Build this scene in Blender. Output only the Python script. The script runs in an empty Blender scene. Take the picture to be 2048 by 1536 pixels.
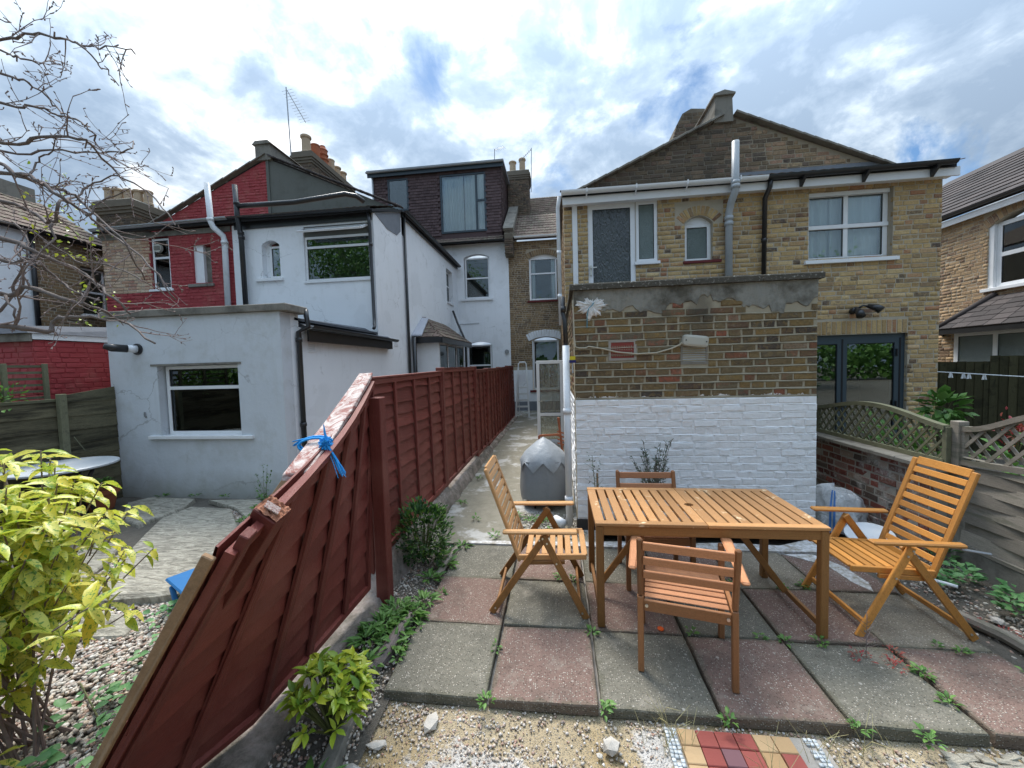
import bpy, bmesh, math, random
import numpy as np
from mathutils import Vector, Matrix, Euler
random.seed(7); rs = np.random.RandomState(7)
R = math.radians
sc = bpy.context.scene
COL = sc.collection
# ---------------------------------------------------------------- camera
YAW, PIT, ROLL, FPX, CAMH = R(6.778), R(2.773), R(-1.582), 767.0, 1.82
fw = Vector((-math.sin(YAW)*math.cos(PIT), math.cos(YAW)*math.cos(PIT), -math.sin(PIT)))
r0 = Vector((math.cos(YAW), math.sin(YAW), 0)); u0 = r0.cross(fw)
rt = r0*math.cos(ROLL)+u0*math.sin(ROLL); up = -r0*math.sin(ROLL)+u0*math.cos(ROLL)
CAM = Vector((0, 0, CAMH))
cd = bpy.data.cameras.new('camera'); cam = bpy.data.objects.new('camera', cd); COL.objects.link(cam)
cd.sensor_width = 36.0; cd.lens = 36.0*FPX/2048.0; cd.clip_start = 0.05; cd.clip_end = 600
cam.matrix_world = Matrix(((rt.x, up.x, -fw.x, 0), (rt.y, up.y, -fw.y, 0), (rt.z, up.z, -fw.z, CAMH), (0, 0, 0, 1)))
sc.camera = cam
sc.render.resolution_x, sc.render.resolution_y = 1024, 768
sc.view_settings.view_transform = 'Standard'; sc.view_settings.look = 'None'
sc.view_settings.gamma = 1; sc.view_settings.exposure = 0.95
sc.view_settings.use_curve_mapping = False
try:
    sc.cycles.use_denoising = True; sc.cycles.max_bounces = 8; sc.cycles.transparent_max_bounces = 12
    sc.cycles.caustics_reflective = False; sc.cycles.caustics_refractive = False
except Exception: pass
# ---------------------------------------------------------------- node helper
class NT:
    def __init__(s, nt): s.t = nt
    def n(s, ty, **k):
        x = s.t.nodes.new(ty)
        for a, b in k.items(): setattr(x, a, b)
        return x
    def put(s, sock, v):
        if isinstance(v, bpy.types.NodeSocket): s.t.links.new(v, sock)
        elif v is not None:
            if hasattr(sock, 'default_value') and hasattr(sock.default_value, '__len__') and len(sock.default_value) == 4 and len(v) == 3: v = (*v, 1)
            sock.default_value = v
    def m(s, op, a, b=None, c=None, clamp=False):
        x = s.n('ShaderNodeMath', operation=op, use_clamp=clamp); s.put(x.inputs[0], a)
        if b is not None: s.put(x.inputs[1], b)
        if c is not None: s.put(x.inputs[2], c)
        return x.outputs[0]
    def vm(s, op, a, b=None):
        x = s.n('ShaderNodeVectorMath', operation=op); s.put(x.inputs[0], a)
        if b is not None: s.put(x.inputs[1], b)
        return x.outputs['Value' if op in ('DOT_PRODUCT', 'LENGTH') else 'Vector']
    def noise(s, vec, scale, detail=4, rough=.55, dist=0):
        x = s.n('ShaderNodeTexNoise'); s.put(x.inputs['Vector'], vec); x.inputs['Scale'].default_value = scale
        x.inputs['Detail'].default_value = detail; x.inputs['Roughness'].default_value = rough; x.inputs['Distortion'].default_value = dist
        return x.outputs['Fac']
    def vor(s, vec, scale, feature='F1', out='Distance', rnd=1):
        x = s.n('ShaderNodeTexVoronoi', feature=feature); s.put(x.inputs['Vector'], vec); x.inputs['Scale'].default_value = scale
        x.inputs['Randomness'].default_value = rnd
        return x.outputs[out]
    def ramp(s, fac, stops, mode='LINEAR'):
        x = s.n('ShaderNodeValToRGB'); s.put(x.inputs[0], fac); cr = x.color_ramp; cr.interpolation = mode
        while len(cr.elements) > 1: cr.elements.remove(cr.elements[-1])
        for i, (p, c) in enumerate(stops):
            e = cr.elements[0] if i == 0 else cr.elements.new(p)
            e.position = p; e.color = (*c, 1) if hasattr(c, '__len__') else (c, c, c, 1)
        return x.outputs[0]
    def mix(s, f, a, b, blend='MIX'):
        x = s.n('ShaderNodeMix', data_type='RGBA', blend_type=blend); s.put(x.inputs[0], f); s.put(x.inputs[6], a); s.put(x.inputs[7], b)
        return x.outputs[2]
    def sep(s, v):
        x = s.n('ShaderNodeSeparateXYZ'); s.put(x.inputs[0], v); return x.outputs
    def comb(s, a, b, c):
        x = s.n('ShaderNodeCombineXYZ'); s.put(x.inputs[0], a); s.put(x.inputs[1], b); s.put(x.inputs[2], c); return x.outputs[0]
    def pos(s): return s.n('ShaderNodeNewGeometry').outputs['Position']
    def gen(s): return s.n('ShaderNodeTexCoord').outputs['Generated']
    def rnd(s):
        a = s.n('ShaderNodeObjectInfo').outputs['Random']; b = s.n('ShaderNodeNewGeometry').outputs['Random Per Island']
        return s.m('FRACT', s.m('ADD', s.m('MULTIPLY', a, 3.7), b))
    def bump(s, h, strength=.4, dist=.01):
        x = s.n('ShaderNodeBump'); s.put(x.inputs['Height'], h); x.inputs['Strength'].default_value = strength; x.inputs['Distance'].default_value = dist
        return x.outputs[0]
MATS = {}
def mat(name, fn=None, rough=.8, spec=.3, metal=0.0):
    """fn(N) returns (colour, bump or None[, roughness])"""
    if name in MATS: return MATS[name]
    m = bpy.data.materials.new(name); m.use_nodes = True; N = NT(m.node_tree)
    b = m.node_tree.nodes['Principled BSDF']
    b.inputs['Roughness'].default_value = rough; b.inputs['Specular IOR Level'].default_value = spec; b.inputs['Metallic'].default_value = metal
    r = fn(N) if callable(fn) else (fn, None)
    N.put(b.inputs['Base Color'], r[0])
    if r[1] is not None: N.put(b.inputs['Normal'], r[1])
    if len(r) > 2: N.put(b.inputs['Roughness'], r[2])
    MATS[name] = m; return m
# ---------------------------------------------------------------- world and sun
w = bpy.data.worlds.new('World'); sc.world = w; w.use_nodes = True
N = NT(w.node_tree); bg = w.node_tree.nodes['Background']
SUN_EL, SUN_AZ = R(58), R(-26)            # azimuth from +Y towards +X: ahead of the camera, left
sky = N.n('ShaderNodeTexSky', sky_type='NISHITA'); sky.sun_disc = False; sky.sun_elevation = SUN_EL; sky.sun_rotation = SUN_AZ
sky.air_density = 1.0; sky.dust_density = .6; sky.ozone_density = 1.5
dirv = N.vm('NORMALIZE', N.n('ShaderNodeTexCoord').outputs['Generated'])
sx, sy, sz = N.sep(dirv)[0:3]
zz = N.m('ADD', N.m('MAXIMUM', sz, 0.0), .42)
pl = N.comb(N.m('DIVIDE', sx, zz), N.m('DIVIDE', sy, zz), 0.0)
sund = Vector((math.sin(SUN_AZ)*math.cos(SUN_EL), math.cos(SUN_AZ)*math.cos(SUN_EL), math.sin(SUN_EL)))
g = N.m('MAXIMUM', N.vm('DOT_PRODUCT', dirv, tuple(sund)), 0.0)
glow = N.m('SUBTRACT', N.m('POWER', g, 2.2), .46)
den = N.noise(N.vm('ADD', pl, (1.2, 5.5, 0)), 3.0, 9, .58, .35)
blob = N.noise(N.vm('ADD', pl, (2.3, 9.1, 2)), 4.2, 7, .55, .5)
fine = N.noise(N.vm('ADD', pl, (1.3, 9.1, 4)), 13.0, 6, .62, .2)
lit = N.m('ADD', N.m('MULTIPLY_ADD', N.m('SUBTRACT', blob, .5), 2.5, N.m('MULTIPLY_ADD', N.m('SUBTRACT', fine, .5), .9, .485)), N.m('MULTIPLY', glow, .52))
cl = N.ramp(lit, [(.30, (.265, .35, .465)), (.55, (.35, .44, .555)), (.76, (.54, .63, .72)), (1.0, (.98, .97, .96))])
ov = N.m('MULTIPLY_ADD', N.m('POWER', N.m('MAXIMUM', sz, 0.0), 2.4), 2.0, .60)       # overcast sky: the zenith is the brighter part
cl = N.mix(1.0, cl, N.comb(ov, ov, ov), 'MULTIPLY')
nish = N.mix(1.0, sky.outputs[0], (.05, .065, .075), 'MULTIPLY')
cover = N.ramp(den, [(.30, 0.0), (.40, 1.0)])
skyc = N.mix(cover, nish, cl)
N.put(bg.inputs[0], skyc); bg.inputs[1].default_value = 1.0
sl = bpy.data.lights.new('sun', 'SUN'); sl.energy = 2.3; sl.angle = R(20); sl.color = (1, .95, .88)
so = bpy.data.objects.new('sun', sl); COL.objects.link(so)
so.rotation_euler = (-sund).to_track_quat('-Z', 'Y').to_euler(); so.location = (0, 0, 30)
# ---------------------------------------------------------------- object helpers
def link(o, parent=None):
    COL.objects.link(o)
    if parent is not None: o.parent = parent
    return o
def wl(o):
    v = Vector((0, 0, 0))
    while o is not None: v += o.location; o = o.parent
    return v
def tag(o, label=None, cat=None, group=None, kind=None):
    if label: o['label'] = label
    if cat: o['category'] = cat
    if group: o['group'] = group
    if kind: o['kind'] = kind
    return o
def thing(name, label, cat, loc=(0, 0, 0), rz=0, group=None):
    o = bpy.data.objects.new(name, None); o.empty_display_size = .1; o.location = loc; o.rotation_euler = (0, 0, rz)
    link(o); return tag(o, label, cat, group)
class MB:
    def __init__(s): s.v = []; s.f = []; s.sm = False
    def add(s, vs, fs):
        b = len(s.v); s.v += [tuple(v) for v in vs]; s.f += [tuple(b+i for i in f) for f in fs]; return s
    def box(s, x0, x1, y0, y1, z0, z1):
        return s.add([(x0, y0, z0), (x1, y0, z0), (x1, y1, z0), (x0, y1, z0), (x0, y0, z1), (x1, y0, z1), (x1, y1, z1), (x0, y1, z1)],
                     [(0, 3, 2, 1), (4, 5, 6, 7), (0, 1, 5, 4), (1, 2, 6, 5), (2, 3, 7, 6), (3, 0, 4, 7)])
    def hexa(s, a, b):
        """two quads of 4 points each (a bottom loop, b top loop)"""
        return s.add(list(a)+list(b), [(0, 3, 2, 1), (4, 5, 6, 7), (0, 1, 5, 4), (1, 2, 6, 5), (2, 3, 7, 6), (3, 0, 4, 7)])
    def bar(s, p, q, w, h, upv=(0, 0, 1)):
        p = Vector(p); q = Vector(q); d = (q-p).normalized(); sd = d.cross(Vector(upv))
        if sd.length < 1e-4: sd = d.cross(Vector((1, 0, 0)))
        sd.normalize(); u = sd.cross(d); a = sd*w/2; b = u*h/2
        return s.hexa([p-a-b, p+a-b, p+a+b, p-a+b], [q-a-b, q+a-b, q+a+b, q-a+b])
    def tube(s, pts, r, n=8, cap=True):
        pts = [Vector(p) for p in pts]; m = len(pts); rr = r if hasattr(r, '__len__') else [r]*m
        ref = Vector((0, 0, 1)); b0 = len(s.v); prev = None
        for i, p in enumerate(pts):
            t = (pts[min(i+1, m-1)]-pts[max(i-1, 0)])
            t = t.normalized() if t.length > 1e-9 else Vector((0, 0, 1))
            if prev is None:
                a = t.cross(ref);
                if a.length < .05: a = t.cross(Vector((1, 0, 0)))
            else: a = prev - t*prev.dot(t)
            if a.length < 1e-6: a = t.orthogonal()
            a.normalize(); prev = a; b = t.cross(a)
            for k in range(n):
                an = 2*math.pi*k/n; s.v.append(tuple(p+(a*math.cos(an)+b*math.sin(an))*rr[i]))
        for i in range(m-1):
            for k in range(n):
                k2 = (k+1) % n; s.f.append((b0+i*n+k, b0+i*n+k2, b0+(i+1)*n+k2, b0+(i+1)*n+k))
        if cap:
            s.f.append(tuple(b0+k for k in range(n))[::-1]); s.f.append(tuple(b0+(m-1)*n+k for k in range(n)))
        return s
    def lathe(s, c, prof, n=16, capb=True, capt=True):
        b0 = len(s.v)
        for r, z in prof:
            for k in range(n):
                an = 2*math.pi*k/n; s.v.append((c[0]+r*math.cos(an), c[1]+r*math.sin(an), c[2]+z))
        for i in range(len(prof)-1):
            for k in range(n):
                k2 = (k+1) % n; s.f.append((b0+i*n+k, b0+i*n+k2, b0+(i+1)*n+k2, b0+(i+1)*n+k))
        if capb: s.f.append(tuple(b0+k for k in range(n))[::-1])
        if capt: s.f.append(tuple(b0+(len(prof)-1)*n+k for k in range(n)))
        return s
    def build(s, name, m, parent=None, world=True, smooth=False, bevel=0, kind=None):
        me = bpy.data.meshes.new(name); me.from_pydata(s.v, [], s.f); me.update()
        if m is not None: me.materials.append(m)
        if smooth: me.polygons.foreach_set('use_smooth', [True]*len(me.polygons))
        o = bpy.data.objects.new(name, me); link(o, parent)
        if parent is not None and world: o.location = -wl(parent)
        if bevel:
            b = o.modifiers.new('bevel', 'BEVEL'); b.width = bevel; b.segments = 1; b.limit_method = 'ANGLE'; b.angle_limit = R(40)
        if kind: o['kind'] = kind
        return o
def arr_mesh(name, V, F, m, parent=None, kind=None, smooth=False, world=True):
    """V (n,3) float array, F (k,4) or (k,3) int array"""
    me = bpy.data.meshes.new(name); V = np.asarray(V, dtype=np.float32); F = np.asarray(F, dtype=np.int32); q = F.shape[1]
    me.vertices.add(len(V)); me.vertices.foreach_set('co', V.ravel()); me.loops.add(F.size); me.loops.foreach_set('vertex_index', F.ravel())
    me.polygons.add(len(F)); me.polygons.foreach_set('loop_start', np.arange(0, F.size, q, dtype=np.int32))
    if smooth: me.polygons.foreach_set('use_smooth', np.ones(len(F), dtype=bool))
    me.update(calc_edges=True); me.validate(); me.materials.append(m)
    o = bpy.data.objects.new(name, me); link(o, parent)
    if parent is not None and world: o.location = -wl(parent)
    if kind: o['kind'] = kind
    return o
class Fr:
    """wall frame: origin, U along, N outward; P(u, v, w) with w outwards"""
    def __init__(s, O, U, Nn): s.O = Vector(O); s.U = Vector(U); s.N = Vector(Nn); s.Z = Vector((0, 0, 1)); s.M = Matrix((s.U, -s.N, s.Z)).transposed()
    def P(s, u, v, w=0): return s.O+s.U*u+s.Z*v+s.N*w
def FX(x, y, z=0): return Fr((x, y, z), (1, 0, 0), (0, -1, 0))       # faces the camera, u runs to +X
def FL(x, y, z=0): return Fr((x, y, z), (0, -1, 0), (-1, 0, 0))      # faces -X, u runs towards the camera
def FRt(x, y, z=0): return Fr((x, y, z), (0, 1, 0), (1, 0, 0))       # faces +X, u runs away
def plate(mb, F, u0, u1, v0, v1, holes, wf, wb):
    us = sorted({u0, u1, *[h[i] for h in holes for i in (0, 1) if u0 < h[i] < u1]})
    vs = sorted({v0, v1, *[h[i] for h in holes for i in (2, 3) if v0 < h[i] < v1]})
    nu, nv = len(us), len(vs)
    def solid(i, j):
        if i < 0 or j < 0 or i >= nu-1 or j >= nv-1: return False
        cu, cv = (us[i]+us[i+1])/2, (vs[j]+vs[j+1])/2
        return not any(h[0] < cu < h[1] and h[2] < cv < h[3] for h in holes)
    vf = [[F.P(u, v, wf) for u in us] for v in vs]; vb = [[F.P(u, v, wb) for u in us] for v in vs]
    base = len(mb.v)
    for r in vf: mb.v += [tuple(p) for p in r]
    for r in vb: mb.v += [tuple(p) for p in r]
    fi = lambda i, j: base+j*nu+i; bi = lambda i, j: base+nu*nv+j*nu+i
    for j in range(nv-1):
        for i in range(nu-1):
            if not solid(i, j): continue
            mb.f.append((fi(i, j), fi(i+1, j), fi(i+1, j+1), fi(i, j+1))); mb.f.append((bi(i, j), bi(i, j+1), bi(i+1, j+1), bi(i+1, j)))
            if not solid(i-1, j): mb.f.append((fi(i, j), fi(i, j+1), bi(i, j+1), bi(i, j)))
            if not solid(i+1, j): mb.f.append((fi(i+1, j), bi(i+1, j), bi(i+1, j+1), fi(i+1, j+1)))
            if not solid(i, j-1): mb.f.append((fi(i, j), bi(i, j), bi(i+1, j), fi(i+1, j)))
            if not solid(i, j+1): mb.f.append((fi(i, j+1), fi(i+1, j+1), bi(i+1, j+1), bi(i, j+1)))
    return mb
def prism(mb, F, poly, w0, w1):
    n = len(poly); b = len(mb.v)
    mb.v += [tuple(F.P(u, v, w0)) for u, v in poly]+[tuple(F.P(u, v, w1)) for u, v in poly]
    mb.f.append(tuple(b+i for i in range(n))); mb.f.append(tuple(b+n+i for i in range(n))[::-1])
    for i in range(n):
        j = (i+1) % n; mb.f.append((b+i, b+n+i, b+n+j, b+j))
    return mb
def proj(p):
    d = Vector(p)-CAM; k = d.dot(fw)
    if k < .1: return None
    return 1024+FPX*d.dot(rt)/k, 768-FPX*d.dot(up)/k, k
# piece templates -------------------------------------------------------
TPL = {}
def brick_tpl(k, half):
    """unit brick, front at y=-.5; jittered outline, worn arris"""
    rr = random.Random(100*k+half); j = lambda a: rr.uniform(-a, a)
    lx = .010 if not half else .02; ix = .03 if not half else .06; iz = .09
    V = [(-.5, .5, -.5), (.5, .5, -.5), (.5, .5, .5), (-.5, .5, .5)]
    for x, z in ((-.5, -.5), (.5, -.5), (.5, .5), (-.5, .5)): V.append((x+j(lx*1.6), -.34, z+j(.07)))
    for x, z in ((-1, -1), (1, -1), (1, 1), (-1, 1)): V.append((x*(.5-ix)+j(lx*2), -.5+j(.08), z*(.5-iz)+j(.06)))
    Fc = [(8, 9, 10, 11)]+[(4+i, 4+(i+1) % 4, 8+(i+1) % 4, 8+i) for i in range(4)]+[(i, (i+1) % 4, 4+(i+1) % 4, 4+i) for i in range(4)]
    return np.array(V), np.array(Fc)
def slab_tpl(k):
    """flat board or tile: unit box with small chamfer on the top edges"""
    rr = random.Random(k); j = lambda a: rr.uniform(-a, a)
    V = [(-.5, -.5, -.5), (.5, -.5, -.5), (.5, .5, -.5), (-.5, .5, -.5)]
    V += [(x*.5, y*.5, .3) for x, y in ((-1, -1), (1, -1), (1, 1), (-1, 1))]
    V += [(x*.49, y*.46, .5+j(.04)) for x, y in ((-1, -1), (1, -1), (1, 1), (-1, 1))]
    Fc = [(3, 2, 1, 0), (8, 9, 10, 11)]+[(i, (i+1) % 4, 4+(i+1) % 4, 4+i) for i in range(4)]+[(4+i, 4+(i+1) % 4, 8+(i+1) % 4, 8+i) for i in range(4)]
    return np.array(V), np.array(Fc)
def pantile_tpl(k):
    """roof tile, x across, y down the slope (towards -y), profile with two rolls"""
    V = []; n = 8; rr = random.Random(k)
    for y in (-.55, .5):
        for top in (1, 0):
            for i in range(n+1):
                x = -.5+i/n; h = .5+.5*math.cos(4*math.pi*(i/n)) if i/n <= .75 else .5+.5*math.cos(4*math.pi*(i/n))
                V.append((x*1.02, y, (h*.5+(.55 if y < 0 else 0))*1.0+(0 if top else -.45)))
    a = n+1; Fc = []
    for i in range(n):
        Fc.append((i, i+1, 2*a+i+1, 2*a+i)); Fc.append((i, a+i, a+i+1, i+1))
    return np.array(V), np.array(Fc)
def leaf_tpl(k, wd=.42, fold=.12, droop=.25, serr=0):
    rr = random.Random(k+11); V = []; Fc = []
    prof = [(0, .03), (.15, .5), (.38, 1.0), (.62, .9), (.82, .5), (1.0, .02)]
    for x, wv in prof:
        z = -droop*x*x+rr.uniform(-.02, .02)
        jw = 1+rr.uniform(-.12, .12)
        V += [(x, -wv*wd*.5*jw, z+fold*wv), (x, 0, z), (x, wv*wd*.5*jw, z+fold*wv)]
    for i in range(len(prof)-1):
        b = 3*i; Fc += [(b, b+3, b+4, b+1), (b+1, b+4, b+5, b+2)]
    return np.array(V), np.array(Fc)
def tpls(kind, n=8, **kw):
    key = (kind, tuple(sorted(kw.items())))
    if key not in TPL:
        TPL[key] = {'brick': lambda: [brick_tpl(i, 0) for i in range(n)], 'half': lambda: [brick_tpl(i, 1) for i in range(n)],
                    'slab': lambda: [slab_tpl(i) for i in range(n)], 'pantile': lambda: [pantile_tpl(i) for i in range(2)],
                    'leaf': lambda: [leaf_tpl(i, **kw) for i in range(n)]}[kind]()
    return TPL[key]
MCACHE = {}
def tmesh(key, idx, tp, m, name, smooth):
    k = (key, idx, m.name, smooth)
    if k not in MCACHE:
        me = bpy.data.meshes.new(name); me.from_pydata([tuple(v) for v in tp[0]], [], [tuple(int(i) for i in f) for f in tp[1]]); me.update(); me.materials.append(m)
        if smooth: me.polygons.foreach_set('use_smooth', [True]*len(me.polygons))
        MCACHE[k] = me
    return MCACHE[k]
def pieces(parent, name, items, m, key, tp, cap=300, stuff=None, smooth=False):
    """items: list of 4x4 world matrices. The cap largest in view become objects, the rest one joined part."""
    if not items: return
    W = wl(parent); sco = []
    for i, M in enumerate(items):
        c = M.translation; p = proj(c); s = 0
        if p and -40 < p[0] < 2088 and -40 < p[1] < 1576: s = M.to_scale()[0]*M.to_scale()[2]/p[2]**2+1e-9 if key != 'leaf' else M.to_scale()[0]**2/p[2]**2
        sco.append((s, i))
    sco.sort(reverse=True); keep = set(i for s, i in sco[:cap] if s > 0); rest = []
    for i, M in enumerate(items):
        ti = i % len(tp)
        if i in keep:
            o = bpy.data.objects.new(name, tmesh(key, ti, tp[ti], m, name, smooth)); l, q, s = M.decompose()
            o.location = l-W; o.rotation_euler = q.to_euler(); o.scale = s; link(o, parent)
        else: rest.append(i)
    if rest:
        Vs = []; Fs = []; off = 0
        for i in rest:
            v, f = tp[i % len(tp)]; M = np.array(items[i]); vv = v@M[:3, :3].T+M[:3, 3]; Vs.append(vv); Fs.append(f+off); off += len(v)
        arr_mesh(stuff or name, np.concatenate(Vs), np.concatenate(Fs), m, parent, 'stuff', smooth)
def MM(c, rot3, s):
    """4x4 from centre, 3x3 axes, scale"""
    M = rot3.to_4x4() if len(rot3) == 3 else rot3.copy()
    return Matrix.Translation(c) @ M @ Matrix.Diagonal((s[0], s[1], s[2], 1))
def bricks(parent, F, u0, u1, v0, v1, holes, m, cap=300, clip=None, course=.076, name='brick', stuff='brickwork', proud=.006, sl=.222, hl=.108, gap=.011, skip=None, depth=.05, mixed=None):
    its = []; hts = []; j = 0; v = v0
    rr = random.Random(int(u1*100)+int(v1*37))
    while v+course*.6 < v1:
        h = (course-gap)*rr.uniform(.97, 1.03); vc = v+course/2; u = u0-rr.uniform(0, .12)-(.11 if j % 2 else 0); hd = j % 2
        a0, a1 = (u0, u1) if clip is None else clip(vc)
        segs = []
        while u < u1:
            L = hl if hd else sl; L *= rr.uniform(.94, 1.05); hd = (not hd) if rr.random() < .8 else hd
            segs.append((u, u+L)); u += L+gap
        bl = [h_ for h_ in holes if h_[2] < vc < h_[3]]
        for s0, s1 in segs:
            parts = [(max(s0, a0), min(s1, a1))]
            for h_ in bl:
                np_ = []
                for p0, p1 in parts:
                    if p1 <= h_[0] or p0 >= h_[1]: np_.append((p0, p1))
                    else:
                        if p0 < h_[0]: np_.append((p0, h_[0]))
                        if p1 > h_[1]: np_.append((h_[1], p1))
                parts = np_
            for p0, p1 in parts:
                if p1-p0 < .03: continue
                if skip and skip((p0+p1)/2, vc): continue
                M = MM(F.P((p0+p1)/2, vc+rr.uniform(-.0015, .0015), proud-depth/2+rr.uniform(-.003, .003)), F.M @ Euler((rr.uniform(-.02, .02), rr.uniform(-.008, .008), rr.uniform(-.006, .006))).to_matrix(), (p1-p0, depth, h))
                (its if p1-p0 > .15 else hts).append(M)
        v += course; j += 1
    n1 = len(its)+len(hts); c1 = int(cap*len(its)/max(1, n1)*1.15); c1 = min(c1, cap)
    pieces(parent, name, its, m, 'brick', tpls('brick'), c1, stuff)
    pieces(parent, name, hts, m, 'half', tpls('half'), cap-c1, stuff)
def window(th, F, u0, u1, v0, v1, w=-.07, ft=.05, lights=None, m=None, glass=None, sill=.0, sillw=.09, curtain=None, room=True, depth=.06, name='window', silloff=.08, sillh=.05, sillm=None, label=None, dark=None):
    """lights: list of (a0,a1,b0,b1) in fractions of the clear frame"""
    lights = lights or [(0, 1, 0, 1)]; m = m or UPVC; glass = glass or GLASS; W_, H_ = u1-u0, v1-v0
    hs = []
    for a0, a1, b0, b1 in lights:
        hs.append((u0+a0*W_+ft*(1 if a0 == 0 else .5), u0+a1*W_-ft*(1 if a1 == 1 else .5), v0+b0*H_+ft*(1 if b0 == 0 else .5), v0+b1*H_-ft*(1 if b1 == 1 else .5)))
    fr = plate(MB(), F, u0, u1, v0, v1, hs, w, w-depth).build(name, m, th, bevel=.004)
    if label: fr['label'] = label
    for h in hs:
        plate(MB(), F, h[0]-.004, h[1]+.004, h[2]-.004, h[3]+.004, [], w-.02, w-.026).build('pane', glass, fr)
        g = plate(MB(), F, h[0]-.003, h[1]+.003, h[2]-.003, h[3]+.003, [(h[0]+.008, h[1]-.008, h[2]+.008, h[3]-.008)], w-.013, w-.018).build('gasket', GASKET, fr)
    if sill: plate(MB(), F, u0-silloff, u1+silloff, v0-sillh, v0, [], sill, w-.02).build('window_sill', sillm or m, th, bevel=.004)
    if curtain:
        for c0, c1, ph in curtain:
            mb = MB(); n = 40; a, b = u0+c0*W_, u0+c1*W_; dz = (0, .5, 1.0)
            for jz in dz:
                for i in range(n+1):
                    t = i/n; mb.v.append(tuple(F.P(a+(b-a)*t, v0+.02+(H_-.04)*jz, w-depth-.07+.022*math.sin(t*(b-a)*52+ph)+.012*math.sin(t*(b-a)*23+ph*2+jz))))
            for jz in range(2):
                for i in range(n): k = jz*(n+1)+i; mb.f.append((k, k+1, k+n+2, k+n+1))
            mb.build('curtain', CURTAIN, fr, smooth=True)
    if room:
        mb = MB(); a, b, c, d = u0+.005, u1-.005, v0+.005, v1-.005; w0, w1 = w-depth-.003, w-depth-.9
        P = [F.P(a, c, w0), F.P(b, c, w0), F.P(b, d, w0), F.P(a, d, w0), F.P(a-.05, c-.05, w1), F.P(b+.05, c-.05, w1), F.P(b+.05, d+.05, w1), F.P(a-.05, d+.05, w1)]
        mb.add(P, [(4, 5, 6, 7), (0, 1, 5, 4), (1, 2, 6, 5), (2, 3, 7, 6), (3, 0, 4, 7)]).build('room', dark or ROOM, fr)
    return fr
def archfill(mb, F, u0, u1, vs, vt, wf, wb, n=10):
    """masonry between a segmental arch (springing vs, crown vt) and the flat top vt of a rectangular hole"""
    c = (u0+u1)/2; hw = (u1-u0)/2; rise = (vt-vs)
    for i in range(n):
        a, b = u0+(u1-u0)*i/n, u0+(u1-u0)*(i+1)/n
        za, zb = [vs+rise*(1-((x-c)/hw)**2)-.002 for x in (a, b)]
        mb.hexa([F.P(a, za, wb), F.P(b, zb, wb), F.P(b, vt, wb), F.P(a, vt, wb)], [F.P(a, za, wf), F.P(b, zb, wf), F.P(b, vt, wf), F.P(a, vt, wf)])
    return mb
def voussoirs(parent, F, u0, u1, vs, vt, h, m, n, name='arch_brick', proud=.006):
    c = (u0+u1)/2; hw = (u1-u0)/2; rise = max(vt-vs, .001); Rr = (hw*hw+rise*rise)/(2*rise); cz = vt-Rr
    a0 = math.asin(min(1, hw/Rr))*1.12; its = []
    for i in range(n):
        t = -a0+2*a0*(i+.5)/n; rc = Rr+h/2
        M = F.M @ Matrix.Rotation(t, 3, 'Y')
        its.append(MM(F.P(c+rc*math.sin(t), cz+rc*math.cos(t), proud-.025), M @ Matrix.Rotation(R(90), 3, 'Y'), (h, .05, 2*a0*rc/n-.008)))
    pieces(parent, name, its, m, 'brick', tpls('brick'), 40)
# ---------------------------------------------------------------- materials
def stock(stops, soot=None, sootamt=.75, fineamt=.5, tint=None, wline=None):
    def fn(N):
        r = N.rnd(); p = N.pos()
        c = N.ramp(r, stops, 'LINEAR'); c2 = N.ramp(N.m('FRACT', N.m('ADD', r, .37)), stops, 'LINEAR'); c = N.mix(N.m('MULTIPLY', N.ramp(N.noise(p, 17, 4, .65, .6), [(.48, 0.0), (.60, 1.0)]), .55), c, c2)
        c = N.mix(N.m('MULTIPLY', N.ramp(N.noise(N.vm('ADD', p, (5, 3, 2)), 21, 7, .75, .8), [(.57, 0.0), (.66, 1.0)]), .5), c, tint or (.34, .29, .21))
        f = N.noise(p, 38, 5, .65); c = N.mix(fineamt, c, N.ramp(f, [(.25, (.35, .33, .30)), (.5, (.95, .95, .95)), (.8, (1.5, 1.45, 1.35))]), 'MULTIPLY')
        sp = N.ramp(N.noise(p, 110, 3, .6), [(.66, 0.0), (.72, 1.0)]); c = N.mix(N.m('MULTIPLY', sp, .35), c, (.5, .46, .38))
        if soot is not None: c = N.mix(N.m('MULTIPLY', soot(N, p), sootamt), c, (.045, .042, .038))
        c = N.mix(1.0, c, (.98, .98, 1.0) if wline else (1.3, 1.25, 1.22), 'MULTIPLY')
        if wline: c = N.mix(N.ramp(N.m('SUBTRACT', N.sep(p)[2], N.m('MULTIPLY', N.m('SUBTRACT', N.noise(p, 11, 6, .7), .42), .11)), [(wline*.2, 1.0), (wline*.2+.002, 0.0)]) if False else N.m('LESS_THAN', N.m('SUBTRACT', N.sep(p)[2], N.m('MULTIPLY', N.m('SUBTRACT', N.noise(p, 11, 6, .7), .46), .16)), wline), c, (.78, .78, .78))
        h = N.m('ADD', N.noise(p, 55, 6, .7), N.m('MULTIPLY', N.noise(p, 14, 2), .8))
        return c, N.bump(h, .55, .012)
    return fn
def soot_noise(scale=1.1, lo=.52, hi=.68, off=(0, 0, 0)):
    return lambda N, p: N.ramp(N.noise(N.vm('ADD', p, off), scale, 5, .6), [(lo, 0.0), (hi, 1.0)])
def mortar_fn(c0, c1, soot=None):
    def fn(N):
        p = N.pos(); c = N.mix(N.noise(p, 9, 6, .7), c0, c1)
        if soot is not None: c = N.mix(N.m('MULTIPLY', soot(N, p), .6), c, (.06, .055, .05))
        return c, N.bump(N.noise(p, 120, 5, .7), .6, .006)
    return fn
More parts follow.
